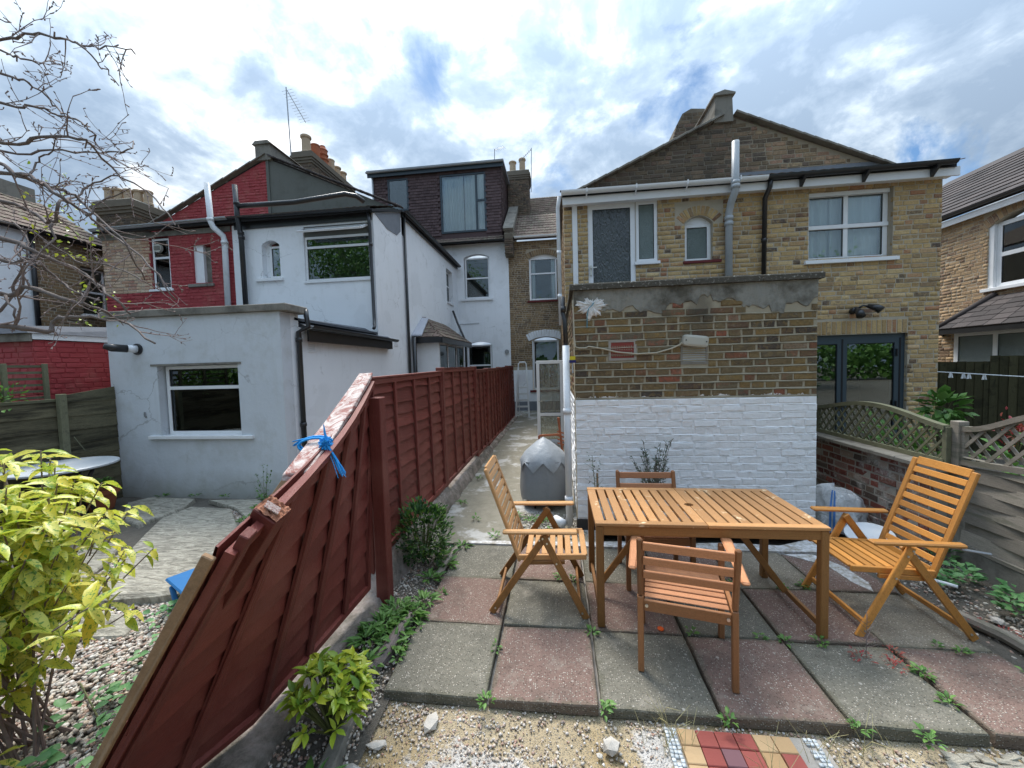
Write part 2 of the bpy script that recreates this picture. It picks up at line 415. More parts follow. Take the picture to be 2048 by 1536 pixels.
YEL = [(0, (.33, .235, .105)), (.16, (.42, .31, .16)), (.3, (.27, .185, .085)), (.42, (.46, .36, .20)), (.55, (.36, .25, .12)), (.66, (.22, .16, .10)), (.76, (.40, .29, .14)), (.86, (.085, .07, .06)), (.92, (.30, .15, .085)), (1, (.44, .34, .2))]
BRN = [(0, (.17, .13, .075)), (.15, (.24, .16, .065)), (.3, (.105, .085, .06)), (.45, (.20, .145, .07)), (.56, (.13, .115, .085)), (.68, (.25, .165, .06)), (.78, (.075, .062, .05)), (.87, (.17, .095, .055)), (.95, (.30, .10, .06)), (1, (.21, .17, .11))]
gar_soot = lambda N, p: N.m('MAXIMUM', N.ramp(N.noise(p, 2.0, 5, .6), [(.56, 0.0), (.72, .7)]),
    N.m('MULTIPLY', N.ramp(N.m('ABSOLUTE', N.m('SUBTRACT', N.m('ADD', N.sep(p)[0], N.m('MULTIPLY', N.noise(p, 6, 3), .25)), 1.6)), [(.05, 1.0), (.17, 0.0)]), N.ramp(N.sep(p)[2], [(.0, 0.0), (1, 1)]) if False else N.ramp(N.m('SUBTRACT', N.sep(p)[2], 1.55), [(.45, 0.0), (.75, .9)])))
STOCK = mat('stock_brick', stock(YEL, soot_noise(.9, .56, .75, (3, 2, 1)), .5), .9, .2)
STOCKG = mat('stock_brick_weathered', stock(BRN, gar_soot, .7, wline=1.435), .9, .2)
def gable_soot(N, p):
    x = N.m('ADD', N.sep(p)[0], N.m('MULTIPLY', N.noise(p, 1.6, 4), 1.2)); return N.ramp(N.m('MULTIPLY', x, .2), [(.72, 1.0), (.92, 0.0)])
STOCKB = mat('stock_brick_sooty', stock([(0, (.12, .09, .06)), (.2, (.2, .15, .09)), (.4, (.08, .065, .055)), (.6, (.26, .19, .12)), (.75, (.1, .085, .07)), (.85, (.3, .18, .13)), (1, (.34, .26, .16))], gable_soot, .62), .92, .2)
BROWNB = mat('brown_brick', stock([(0, (.17, .12, .07)), (.3, (.25, .18, .10)), (.55, (.14, .10, .065)), (.8, (.28, .2, .11)), (.92, (.09, .07, .055)), (1, (.24, .16, .1))], soot_noise(.7, .5, .75), .45), .9, .2)
NEIGHB = mat('buff_brown_brick', stock([(0, (.29, .2, .12)), (.3, (.36, .26, .155)), (.55, (.22, .15, .1)), (.8, (.4, .29, .17)), (.93, (.15, .1, .075)), (1, (.33, .22, .14))], soot_noise(.6, .55, .75), .3), .9, .2)
PALEB = mat('pale_mixed_brick', stock([(0, (.38, .27, .18)), (.25, (.46, .36, .26)), (.5, (.34, .21, .14)), (.7, (.5, .42, .32)), (.85, (.3, .16, .12)), (1, (.42, .32, .22))], None), .9, .2)
def lowwall(N):
    r = N.rnd(); p = N.pos(); c = N.ramp(r, [(0, (.24, .08, .06)), (.2, (.12, .045, .04)), (.35, (.24, .13, .09)), (.5, (.36, .31, .27)), (.62, (.17, .06, .05)), (.75, (.28, .2, .15)), (.88, (.09, .07, .06)), (1, (.3, .1, .07))])
    c = N.mix(N.ramp(N.noise(p, 5, 6, .7), [(.5, 0.0), (.64, .8)]), c, (.52, .49, .46)); return c, N.bump(N.noise(p, 60, 5, .7), .6, .01)
LOWB = mat('old_red_brick', lowwall, .92, .2)
MORT = mat('mortar', mortar_fn((.36, .31, .23), (.50, .44, .35)), .95, .1)
MORTD = mat('mortar_weathered', mortar_fn((.27, .24, .175), (.43, .385, .29), gar_soot), .95, .1)
MORTB = mat('mortar_sooty', mortar_fn((.24, .2, .155), (.44, .38, .28), gable_soot), .95, .1)
MORTR = mat('mortar_grey', mortar_fn((.25, .23, .2), (.42, .39, .35)), .95, .1)
def paint(c, dirt=(.3, .3, .27), lo=.6, hi=.78, b=.35, scale=25, amt=.5, bd=.006, low=None, crack=0):
    def fn(N):
        p = N.pos(); col = N.mix(N.noise(p, 1.3, 4, .6), tuple(x*.93 for x in c), tuple(min(1, x*1.05) for x in c))
        col = N.mix(N.m('MULTIPLY', N.ramp(N.noise(p, 3.2, 7, .68), [(lo, 0.0), (hi, 1.0)]), amt), col, dirt)
        st = N.noise(N.vm('MULTIPLY', p, (9, 9, .7)), 1.0, 5, .6); col = N.mix(N.m('MULTIPLY', N.ramp(st, [(.55, 0.0), (.8, 1.0)]), amt*.45), col, dirt)
        if crack:
            ce = N.vor(N.vm('ADD', p, N.comb(N.m('MULTIPLY', N.noise(p, 3, 5), .5), 0.0, N.m('MULTIPLY', N.noise(p, 4, 5), .5))), .8, 'DISTANCE_TO_EDGE'); ck = N.m('MULTIPLY', N.ramp(ce, [(.0015, 1.0), (.006, 0.0)]), N.ramp(N.noise(p, .9, 3), [(.48, 0.0), (.58, crack)])); col = N.mix(ck, col, (.2, .2, .19))
            pt = N.ramp(N.noise(N.vm('ADD', p, (9, 2, 5)), 1.1, 2, .4), [(.58, 0.0), (.6, 1.0)]); col = N.mix(N.m('MULTIPLY', pt, .10), col, (.4, .41, .4))
        if low: col = N.mix(N.ramp(N.m('ADD', N.sep(p)[2], N.m('MULTIPLY', N.noise(p, 5, 5), .35)), [(low[0], .75), (low[1], 0.0)]), col, low[2])
        return col, N.bump(N.m('ADD', N.noise(p, scale, 6, .7), N.m('MULTIPLY', N.noise(p, 3.5, 3), 1.5)), b, bd)
    return fn
WPAINT = mat('white_masonry_paint', paint((.83, .85, .87), (.52, .53, .50), .56, .8, .45, 30, .5, crack=.5, low=(-.05, .25, (.5, .5, .46))), .75, .25)
GPAINT = mat('pale_grey_render', paint((.60, .635, .67), (.42, .43, .40), .5, .78, .5, 18, .6, .008, low=(.12, .55, (.30, .29, .24)), crack=.6), .8, .2)
WBRICK = mat('white_painted_brick', paint((.88, .885, .89), (.60, .59, .57), .6, .85, .9, 26, .4, .014, low=(.10, .42, (.5, .48, .43))), .6, .3)
RPAINT = mat('dark_red_masonry_paint', paint((.34, .05, .055), (.40, .15, .12), .52, .75, .5, 40, .6), .6, .3)
GREYREN = mat('grey_cement_render', paint((.145, .15, .135), (.10, .10, .085), .5, .75, .3, 14, .7), .9, .15)
PATCHR = mat('patchy_cement_render', paint((.27, .265, .235), (.085, .078, .062), .42, .62, .9, 10, .9, .02), .95, .1)
CONC = mat('weathered_concrete', paint((.24, .225, .195), (.07, .065, .055), .48, .7, .8, 60, .8, .006), .95, .1)
COPE = mat('lichen_coping_concrete', lambda N: (N.mix(N.ramp(N.noise(N.pos(), 34, 6, .75), [(.57, 0.0), (.62, 1.0)]), N.mix(N.noise(N.pos(), 11, 6, .7), (.045, .042, .035), (.13, .12, .10)), (.34, .33, .29)), N.bump(N.noise(N.pos(), 60, 5, .7), .8, .01)), .95, .1)
UPVC = mat('white_upvc', lambda N: (N.mix(N.ramp(N.noise(N.pos(), 6, 5), [(.5, 0.0), (.8, .35)]), (.80, .81, .82), (.6, .6, .58)), None), .35, .5)
WPIPE = mat('white_plastic_pipe', lambda N: (N.mix(N.ramp(N.noise(N.pos(), 5, 5), [(.5, 0.0), (.8, .6)]), (.70, .72, .74), (.45, .45, .42)), None), .4, .45)
GREYPIPE = mat('grey_plastic_pipe', lambda N: (N.mix(N.noise(N.pos(), 5, 5), (.44, .47, .49), (.33, .35, .36)), None), .45, .4)
BLACKP = mat('black_plastic', lambda N: (N.mix(N.noise(N.pos(), 8, 5), (.012, .012, .014), (.035, .035, .036)), None), .3, .5)
GASKET = mat('black_rubber', (.015, .015, .016), .6)
GREYFR = mat('dark_grey_aluminium', (.035, .055, .07), .4, .5)
LEAD = mat('lead_flashing', lambda N: (N.mix(N.noise(N.pos(), 7, 6, .7), (.12, .13, .15), (.24, .26, .29)), N.bump(N.noise(N.pos(), 20, 3), .3, .01)), .6, .4)
FELT = mat('bitumen_felt', lambda N: (N.mix(N.noise(N.pos(), 4, 6, .7), (.05, .055, .065), (.13, .14, .16)), N.bump(N.noise(N.pos(), 9, 4), .5, .02)), .85, .2)
FLASH = mat('silver_flashing', lambda N: (N.mix(N.noise(N.pos(), 9, 4), (.4, .42, .48), (.6, .62, .68)), N.bump(N.noise(N.pos(), 25, 3), .5, .01)), .35, .5, .4)
def tilef(c0, c1, moss=(.12, .13, .06), m0=.6, m1=.72, ma=.6):
    def fn(N):
        p = N.pos(); r = N.rnd(); c = N.mix(r, c0, c1); c = N.mix(.5, c, N.ramp(N.noise(p, 30, 5, .7), [(.2, .5), (.8, 1.5)]), 'MULTIPLY')
        c = N.mix(N.m('MULTIPLY', N.ramp(N.noise(p, 9, 6, .7), [(m0, 0.0), (m1, 1.0)]), ma), c, moss)
        return c, N.bump(N.noise(p, 70, 4, .7), .5, .006)
    return fn
TILE = mat('brown_concrete_tile', tilef((.085, .06, .05), (.14, .10, .085), (.30, .29, .26), .6, .7, .6), .85, .25)
TILEM = mat('mossy_roof_tile', tilef((.11, .08, .065), (.18, .13, .11), (.22, .22, .15), .5, .62, .8), .9, .2)
TILED = mat('dark_roof_tile', tilef((.035, .03, .03), (.075, .062, .06), (.3, .29, .27), .68, .74, .5), .8, .3)
HUNG = mat('dark_brown_hung_tile', tilef((.075, .05, .05), (.125, .085, .085), (.16, .14, .13), .6, .8, .3), .8, .25)
POT = mat('buff_chimney_pot', lambda N: (N.mix(N.noise(N.pos(), 6, 6, .7), (.36, .26, .17), (.55, .43, .30)), N.bump(N.noise(N.pos(), 30, 4), .4, .01)), .85, .2)
POTR = mat('terracotta_pot_clay', lambda N: (N.mix(N.noise(N.pos(), 8, 6, .7), (.30, .09, .045), (.44, .17, .09)), N.bump(N.noise(N.pos(), 30, 4), .4, .008)), .85, .2)
STEEL = mat('galvanised_metal', (.32, .33, .34), .45, .5, .7)
LADM = mat('pale_aluminium', (.70, .71, .70), .4, .5, .2)
BOLT = mat('zinc_bolt', (.6, .58, .52), .35, .5, .8)
ROOM = mat('dim_room', lambda N: (N.mix(N.noise(N.pos(), 1.7, 3), (.02, .022, .022), (.09, .095, .09)), None), .9, .1)
ROOMG = mat('dim_green_room', (.05, .065, .06), .9, .1)
CURTAIN = mat('white_curtain_cloth', (.85, .87, .9), .9, .1)
BLIND = mat('cream_blind', (.5, .48, .4), .8, .1)
def glassmat(name, tint=(1, 1, 1), rough=.0, refl=1.0, wave=0, base=.10):
    m = bpy.data.materials.new(name); m.use_nodes = True; N = NT(m.node_tree); nt = m.node_tree
    for n in list(nt.nodes):
        if n.type != 'OUTPUT_MATERIAL': nt.nodes.remove(n)
    out = nt.nodes['Material Output']; tr = N.n('ShaderNodeBsdfTransparent'); tr.inputs[0].default_value = (*tint, 1)
    gl = N.n('ShaderNodeBsdfGlossy'); gl.inputs['Roughness'].default_value = rough; gl.inputs[0].default_value = (.95, 1, 1, 1)
    if wave:
        b = N.bump(N.noise(N.vm('MULTIPLY', N.pos(), (1, 1, .45)), wave, 1, .4, .8), .9, .03); N.put(gl.inputs['Normal'], b)
    fr = N.n('ShaderNodeFresnel'); fr.inputs[0].default_value = 1.5
    f = N.m('MULTIPLY_ADD', fr.outputs[0], refl, base, clamp=True); mx = N.n('ShaderNodeMixShader'); N.put(mx.inputs[0], f)
    nt.links.new(tr.outputs[0], mx.inputs[1]); nt.links.new(gl.outputs[0], mx.inputs[2]); nt.links.new(mx.outputs[0], out.inputs[0]); MATS[name] = m; return m
GLASS = glassmat('window_glass', (.9, .95, .95), .0, 1.0, 0, .05)
def obscured(name, c0, c1, rough, wave=38):
    return mat(name, lambda N: (N.mix(N.noise(N.pos(), 3, 3), c0, c1), N.bump(N.noise(N.vm('MULTIPLY', N.pos(), (1, 1, .4)), wave, 1.5, .5, 1.2), 1.0, .02)), rough, .8)
OBSC = obscured('rippled_obscured_glass', (.02, .025, .024), (.08, .09, .09), .10, 26)
OBSD = glassmat('rippled_clear_glass', (.7, .72, .68), .08, 1.5, 30, .14)
OBSG = obscured('frosted_green_glass', (.11, .145, .135), (.2, .25, .24), .35, 90)
def wood(c0, c1, gs=5, rough=.5, dirt=None, da=.6, dlo=.52, dhi=.62, b=.25, spec=.35, ds=7, dv=(1, 1, 1)):
    def fn(N):
        gv = N.gen(); r = N.rnd(); off = N.comb(N.m('MULTIPLY', r, 13.0), N.m('MULTIPLY', r, 7.0), r)
        v = N.vm('ADD', gv, off); gr = N.noise(v, gs, 5, .65, .6); c = N.mix(gr, c0, c1)
        c = N.mix(.6, c, N.ramp(r, [(0, (.62, .60, .58)), (.5, (1.0, 1.0, 1.0)), (1, (1.38, 1.34, 1.28))]), 'MULTIPLY'); c = N.mix(.5, c, N.ramp(N.noise(v, gs*2.6, 6, .7, 1.2), [(.32, .6), (.5, 1.05), (.7, 1.25)]), 'MULTIPLY')
        p = N.pos(); c = N.mix(.35, c, N.ramp(N.noise(p, 130, 3), [(.3, .7), (.7, 1.25)]), 'MULTIPLY')
        if dirt: c = N.mix(N.m('MULTIPLY', N.ramp(N.noise(N.vm('MULTIPLY', p, dv), ds, 6, .7, .4), [(dlo, 0.0), (dhi, 1.0)]), da), c, dirt)
        return c, N.bump(N.m('ADD', gr, N.m('MULTIPLY', N.noise(p, 180, 3), .3)), b, .004)
    return fn
TEAK = mat('honey_oiled_wood', wood((.40, .21, .085), (.53, .30, .13), 6, .4), .38, .4)
TEAKD = mat('amber_oiled_wood', wood((.43, .18, .038), (.55, .26, .065), 6, .35), .36, .45)
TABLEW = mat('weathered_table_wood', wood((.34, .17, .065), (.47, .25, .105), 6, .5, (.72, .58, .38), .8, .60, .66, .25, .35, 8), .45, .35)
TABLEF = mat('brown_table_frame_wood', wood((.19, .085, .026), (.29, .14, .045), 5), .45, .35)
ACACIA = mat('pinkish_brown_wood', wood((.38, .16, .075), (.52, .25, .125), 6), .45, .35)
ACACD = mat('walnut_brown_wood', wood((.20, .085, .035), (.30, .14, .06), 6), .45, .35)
def fencered(N):
    p = N.pos(); r = N.rnd(); gr = N.noise(N.vm('ADD', N.gen(), N.comb(r, r, r)), 9, 6, .7, .4)
    c = N.mix(gr, (.10, .020, .016), (.20, .048, .036)); c = N.mix(.6, c, N.ramp(r, [(0, .65), (1, 1.4)]), 'MULTIPLY'); c = N.mix(N.m('MULTIPLY', N.ramp(N.noise(p, 2.3, 5, .65), [(.48, 0.0), (.72, .45)]), 1.0), c, (.26, .10, .075))
    wr = N.ramp(N.noise(N.vm('MULTIPLY', p, (5, 5, 9)), 1.4, 8, .78), [(.66, 0.0), (.70, 1.0)]); c = N.mix(N.m('MULTIPLY', wr, .5), c, (.33, .18, .13))
    return c, N.bump(N.m('ADD', gr, N.noise(p, 90, 4, .7)), .6, .006)
FRED = mat('dark_red_stained_wood', fencered, .55, .35)
FCAP = mat('worn_bleached_timber', lambda N: (N.mix(N.ramp(N.noise(N.gen(), 7, 9, .8, 1.2), [(.42, 0.0), (.56, 1.0)]), (.28, .12, .10), (.58, .52, .48)), N.bump(N.noise(N.gen(), 14, 7, .8, .8), .8, .01)), .85, .15)
RAWW = mat('raw_sawn_timber', wood((.26, .16, .09), (.42, .28, .17), 7, .8, None), .85, .15)
ENDG = mat('rough_end_grain', lambda N: (N.mix(N.noise(N.pos(), 60, 6, .8), (.30, .10, .05), (.62, .33, .22)), N.bump(N.noise(N.pos(), 90, 6, .8), 1, .012)), .95, .1)
GREYW = mat('silvered_fence_wood', wood((.19, .17, .14), (.33, .30, .26), 8, .9, (.11, .115, .08), .55, dv=(1, .22, 2.2)), .9, .1)
GREENW = mat('green_weathered_wood', wood((.10, .105, .065), (.19, .19, .13), 8, .9, (.09, .085, .065), .5), .9, .1)
DARKW = mat('dark_mouldy_boards', wood((.07, .065, .045), (.18, .165, .105), 9, .9, (.028, .026, .02), .85, .45, .62, .5, .1, 3, (1, .35, 3.0)), .95, .1)
BLKW = mat('dark_green_brown_boards', wood((.035, .035, .02), (.075, .07, .04), 7, .9, (.02, .02, .014), .6), .95, .1)
def slabf(base0, base1):
    def fn(N):
        p = N.pos(); c = N.mix(N.noise(p, 4, 6, .7), base0, base1)
        d = N.vor(p, 82); hue = N.vor(p, 82, out='Color'); c = N.mix(.6, c, N.ramp(N.noise(p, 150, 3, .7), [(.3, .55), (.7, 1.35)]), 'MULTIPLY'); s_ = N.ramp(d, [(.24, 1.0), (.40, 0.0)]); pk = N.ramp(N.sep(hue)[0], [(.40, 0.0), (.55, 1.0)])
        chip = N.mix(N.sep(hue)[1], (.28, .24, .19), (.72, .66, .57)); c = N.mix(N.m('MULTIPLY', N.m('MULTIPLY', s_, pk), .85), c, chip)
        bl = N.ramp(N.noise(p, 2.3, 5, .6), [(.5, 0.0), (.75, .55)]); c = N.mix(bl, c, (.05, .05, .042))
        ge = N.sep(N.gen()); ed_ = N.m('MINIMUM', N.m('MINIMUM', ge[0], N.m('SUBTRACT', 1.0, ge[0])), N.m('MINIMUM', ge[1], N.m('SUBTRACT', 1.0, ge[1]))); c = N.mix(N.ramp(N.m('SUBTRACT', ed_, N.m('MULTIPLY', N.m('SUBTRACT', N.noise(p, 9, 6, .7), .40), .22)), [(.0, .5), (.03, 0.0)]), c, (.10, .095, .065))
        c = N.mix(N.ramp(N.noise(N.vm('ADD', p, (4, 4, 0)), 5.5, 7, .72), [(.55, 0.0), (.7, .45)]), c, (.33, .30, .25)); sp = N.ramp(N.vor(p, 7), [(.045, 1.0), (.075, 0.0)]); c = N.mix(N.m('MULTIPLY', sp, .55), c, (.58, .54, .48))
        return c, N.bump(N.m('ADD', N.ramp(d, [(.1, 1.0), (.4, 0.0)]), N.noise(p, 20, 4)), .9, .006)
    return fn
SLABG = mat('grey_aggregate_slab', slabf((.125, .118, .095), (.195, .182, .145)), .9, .2)
SLABP = mat('pink_aggregate_slab', slabf((.155, .105, .088), (.225, .15, .123)), .9, .2)
SLABT = mat('buff_aggregate_slab', slabf((.18, .155, .12), (.27, .235, .18)), .9, .2)
def sandf(N):
    p = N.pos(); c = N.mix(N.noise(p, 3, 7, .7), (.27, .21, .13), (.44, .37, .25)); c = N.mix(N.ramp(N.noise(p, 1.6, 4), [(.45, 0.0), (.65, .7)]), c, (.27, .185, .075))
    d = N.vor(p, 120); hue = N.vor(p, 120, out='Color'); c = N.mix(N.m('MULTIPLY', N.ramp(d, [(.2, 1.0), (.4, 0.0)]), .55), c, N.mix(N.sep(hue)[0], (.2, .17, .13), (.62, .57, .48)))
    wp = N.ramp(N.noise(N.vm('ADD', p, (2.7, .4, 0)), 1.9, 7, .62), [(.60, 0.0), (.645, 1.0)]); 
    for (qx, qy, qr, sq) in ((-.42, 1.60, .26, 1.7), (1.52, 1.70, .20, 1.2), (.42, 1.82, .13, .6), (1.95, 1.6, .2, 1.), (-.86, 1.45, .12, 1.)):
        dq_ = N.vm('LENGTH', N.vm('MULTIPLY', N.vm('SUBTRACT', p, (qx, qy, -.06)), (1/sq**.5, sq**.5, 0)))
        mk = N.ramp(N.m('ADD', N.m('DIVIDE', dq_, qr), N.m('MULTIPLY', N.m('SUBTRACT', N.noise(p, 9, 7, .7), .5), 2.4)), [(.70, 1.0), (.95, 0.0)]); c = N.mix(N.m('MULTIPLY', mk, .9), c, N.mix(N.noise(p, 24, 5), (.36, .34, .31), (.52, .51, .50)))
    return c, N.bump(N.m('ADD', N.ramp(d, [(.1, 1.0), (.5, 0.0)]), N.noise(p, 40, 5, .7)), .8, .008)
SAND = mat('gravelly_sand', sandf, .95, .15)
SOIL = mat('dry_soil', lambda N: (N.mix(N.noise(N.pos(), 14, 8, .75), (.06, .052, .042), (.22, .20, .17)), N.bump(N.noise(N.pos(), 45, 7, .75), 1, .02)), .95, .1)
PATHM = mat('patchy_concrete_path', lambda N: (N.mix(N.ramp(N.noise(N.pos(), 1.4, 7, .7), [(.53, 0.0), (.6, 1.0)]), N.mix(N.noise(N.pos(), 8, 7, .7), (.15, .14, .105), (.32, .295, .24)), N.mix(N.noise(N.pos(), 10, 6), (.36, .35, .32), (.5, .49, .47))), N.bump(N.noise(N.pos(), 25, 7, .7), .8, .012)), .95, .1)
WCEM = mat('white_cement_smear', lambda N: (N.mix(N.ramp(N.noise(N.pos(), 14, 7, .75), [(.4, 0.0), (.62, 1.0)]), (.30, .27, .22), (.66, .66, .67)), N.bump(N.noise(N.pos(), 30, 6, .7), .7, .01)), .9, .1)
STONE = mat('layered_york_stone', lambda N: (N.mix(N.ramp(N.noise(N.vm('MULTIPLY', N.pos(), (1.6, 5.5, 1)), 2.6, 10, .78, 1.8), [(.36, 0.0), (.62, 1.0)]), (.14, .13, .105), (.52, .485, .40)), N.bump(N.noise(N.vm('MULTIPLY', N.pos(), (1.2, 5.5, 1)), 3.5, 9, .75, 1.5), 1, .03)), .9, .15)
PEB = mat('mixed_gravel', lambda N: (N.mix(.4, N.ramp(N.rnd(), [(0, (.34, .30, .25)), (.2, (.52, .48, .42)), (.35, (.20, .17, .15)), (.5, (.44, .35, .26)), (.65, (.62, .60, .56)), (.8, (.28, .22, .18)), (.9, (.40, .25, .19)), (1, (.5, .47, .43))]), N.ramp(N.noise(N.pos(), 90, 4), [(.2, .6), (.8, 1.4)]), 'MULTIPLY'), None), .8, .25)
KERBM = mat('crumbly_kerb', lambda N: (N.mix(N.ramp(N.noise(N.pos(), 3.5, 8, .75), [(.42, 0.0), (.6, 1.0)]), N.mix(N.noise(N.pos(), 16, 7, .75), (.10, .085, .065), (.26, .235, .20)), N.mix(N.noise(N.pos(), 22, 6), (.34, .25, .22), (.46, .43, .39))), N.bump(N.noise(N.pos(), 22, 9, .75), 1, .03)), .95, .1)
RUBB = mat('pale_broken_stone', lambda N: (N.mix(N.noise(N.pos(), 18, 6, .7), (.32, .29, .25), (.6, .57, .52)), N.bump(N.noise(N.pos(), 40, 5), .7, .01)), .9, .15)
def leafm(name, stops, rough=.45, spec=.4, speck=None, transl=.25, sp_scale=55, lo=.48, hi=.52):
    def fn(N):
        c = N.ramp(N.rnd(), stops)
        if speck: c = N.mix(N.ramp(N.noise(N.pos(), sp_scale, 4, .6, .8), [(lo, 0.0), (hi, 1.0)]), c, speck)
        return c, N.bump(N.noise(N.pos(), 60, 2), .3, .004)
    m = mat(name, fn, rough, spec); b = m.node_tree.nodes['Principled BSDF']; b.inputs['Subsurface Weight'].default_value = 0
    nt = m.node_tree; tl = nt.nodes.new('ShaderNodeBsdfTranslucent'); mx = nt.nodes.new('ShaderNodeMixShader'); mx.inputs[0].default_value = transl
    src = b.inputs['Base Color'].links[0].from_socket; nt.links.new(src, tl.inputs[0])
    nt.links.new(b.outputs[0], mx.inputs[1]); nt.links.new(tl.outputs[0], mx.inputs[2]); nt.links.new(mx.outputs[0], nt.nodes['Material Output'].inputs[0]); return m
AUC = leafm('variegated_yellow_leaf', [(0, (.36, .47, .05)), (.3, (.66, .68, .08)), (.6, (.80, .73, .18)), (.85, (.52, .57, .09)), (1, (.74, .60, .06))], .35, .45, (.14, .28, .04), .42, 60, .55, .60)
GREENL = leafm('mid_green_leaf', [(0, (.05, .13, .02)), (.5, (.10, .22, .045)), (1, (.16, .30, .07))], .5)
BRAMB = leafm('bramble_leaf', [(0, (.07, .19, .06)), (.5, (.11, .27, .10)), (1, (.17, .33, .12))], .55)
DGREEN = leafm('glossy_dark_leaf', [(0, (.018, .055, .015)), (.5, (.035, .095, .022)), (.85, (.09, .20, .03)), (1, (.16, .27, .05))], .35)
YGREEN = leafm('yellow_green_leaf', [(0, (.22, .34, .03)), (.4, (.32, .42, .04)), (.75, (.45, .48, .05)), (1, (.10, .22, .03))], .35)
OLIVE = leafm('grey_green_leaf', [(0, (.07, .10, .06)), (.5, (.12, .16, .10)), (1, (.2, .24, .17))], .6)
REDL = leafm('red_leaf', [(0, (.25, .02, .03)), (.5, (.35, .05, .04)), (1, (.2, .08, .04))], .5)
DRYL = leafm('dry_leaf', [(0, (.40, .24, .09)), (1, (.55, .34, .14))], .7)
BARK = mat('grey_brown_bark', lambda N: (N.mix(N.noise(N.pos(), 25, 6, .7), (.10, .08, .075), (.27, .23, .21)), N.bump(N.noise(N.pos(), 50, 6, .75), .9, .01)), .9, .15)
TWIG = mat('brown_twig_bark', lambda N: (N.mix(N.noise(N.pos(), 30, 4), (.16, .12, .11), (.3, .24, .22)), None), .85, .2)
STEM = mat('green_brown_stem', (.10, .11, .04), .7)
GRAYC = mat('grey_cover_fabric', lambda N: (N.mix(N.noise(N.pos(), 5, 3), (.20, .215, .23), (.26, .275, .29)), N.bump(N.noise(N.pos(), 14, 4, .6), .35, .02)), .5, .4)
GRAYL = mat('light_grey_cover_fabric', lambda N: (N.mix(N.noise(N.pos(), 5, 3), (.27, .295, .315), (.35, .375, .40)), N.bump(N.noise(N.pos(), 16, 4, .6), .4, .02)), .45, .45)
ROPE = mat('bright_blue_rope', lambda N: (N.mix(N.noise(N.pos(), 200, 3), (.01, .22, .62), (.04, .42, .85)), N.bump(N.noise(N.pos(), 300, 2), 1, .004)), .6, .3)
BLUEPL = mat('blue_plastic', (.02, .13, .32), .4, .4)
WHITEPL = mat('white_plastic', (.72, .75, .78), .4, .4)
BAGM = mat('white_woven_plastic', lambda N: (N.mix(N.ramp(N.noise(N.pos(), 6, 4), [(.4, 0.0), (.7, 1.0)]), (.50, .51, .52), (.72, .73, .74)), N.bump(N.m('ADD', N.noise(N.pos(), 9, 3, .5, 1.0), N.m('MULTIPLY', N.noise(N.pos(), 260, 2), .15)), 1, .05)), .4, .4)
ZINCT = mat('pale_grey_tabletop', lambda N: (N.mix(N.noise(N.pos(), 6, 6, .7), (.40, .43, .45), (.55, .58, .6)), None), .4, .4)
QRED = mat('red_quarry_tile', lambda N: (N.mix(N.rnd(), (.24, .05, .04), (.36, .09, .07)), N.bump(N.noise(N.pos(), 60, 4), .4, .003)), .6, .35)
QBUF = mat('buff_quarry_tile', lambda N: (N.mix(N.rnd(), (.36, .21, .09), (.48, .33, .18)), N.bump(N.noise(N.pos(), 60, 4), .4, .003)), .7, .3)
QPUR = mat('purple_quarry_tile', (.19, .09, .10), .6)
MOSW = mat('white_mosaic_tile', lambda N: (N.mix(N.rnd(), (.4, .43, .44), (.66, .7, .72)), None), .5, .4)
TERRA = mat('perforated_terracotta', (.23, .055, .045), .9)
LAMPG = mat('grey_beige_plastic', (.44, .43, .37), .4, .4)
CORDM = mat('cream_cable', (.42, .38, .29), .6)
WIREB = mat('blue_wire', (.05, .25, .35), .5)
FILLER = mat('white_filler', lambda N: (N.mix(N.noise(N.pos(), 15, 5), (.62, .6, .58), (.8, .79, .77)), N.bump(N.noise(N.pos(), 50, 6, .7), 1, .012)), .8, .2)
ORANGE = mat('orange_plastic', (.8, .12, .02), .4)
FRESH = mat('bright_yellow_plastic', (.6, .5, .03), .5); NAVY = mat('navy_plastic', (.02, .02, .12), .5)
# ---------------------------------------------------------------- ground
def sheet(name, x0, x1, y0, y1, z, m, n=1, amp=0, kind='structure', label=None):
    nx = max(1, int(n*(x1-x0))); ny = max(1, int(n*(y1-y0))); xs = np.linspace(x0, x1, nx+1); ys = np.linspace(y0, y1, ny+1)
    X, Y = np.meshgrid(xs, ys); Z = np.full_like(X, z)
    if amp: Z = Z+amp*(np.sin(X*5.1+Y*2.3)*.4+np.sin(X*11.7-Y*9.1)*.3+rs.uniform(-.5, .5, X.shape)*.6)
    V = np.stack([X.ravel(), Y.ravel(), Z.ravel()], 1); I = np.arange((nx+1)*(ny+1)).reshape(ny+1, nx+1)
    Fc = np.stack([I[:-1, :-1].ravel(), I[:-1, 1:].ravel(), I[1:, 1:].ravel(), I[1:, :-1].ravel()], 1)
    o = arr_mesh(name, V, Fc, m, None, kind, True)
    if label: o['label'] = label
    return o
sheet('ground', -120, 120, -60, 160, -.16, SOIL, .1)
sheet('path', -1.62, .40, 3.80, 15.3, -.012, PATHM, 8, .006)
sheet('gravel_yard', -6.9, -1.58, -1.5, 5.2, -.06, SOIL, 8, .012)
sheet('yard', -6.9, -1.7, 5.21, 15.2, -.05, PATHM, 2, 0)
sheet('sandy_ground', -1.25, 3.3, -2.5, 2.05, -.065, SAND, 10, .008)
sheet('soil_bed', -1.58, -.98, -1.5, 3.95, -.045, SOIL, 12, .012)
sheet('planting_bed', 2.6, 3.5, .4, 5.6, -.045, SOIL, 12, .014)
sheet('garden_ground', 3.52, 16, 1, 14, -.04, SOIL, 1, .0)
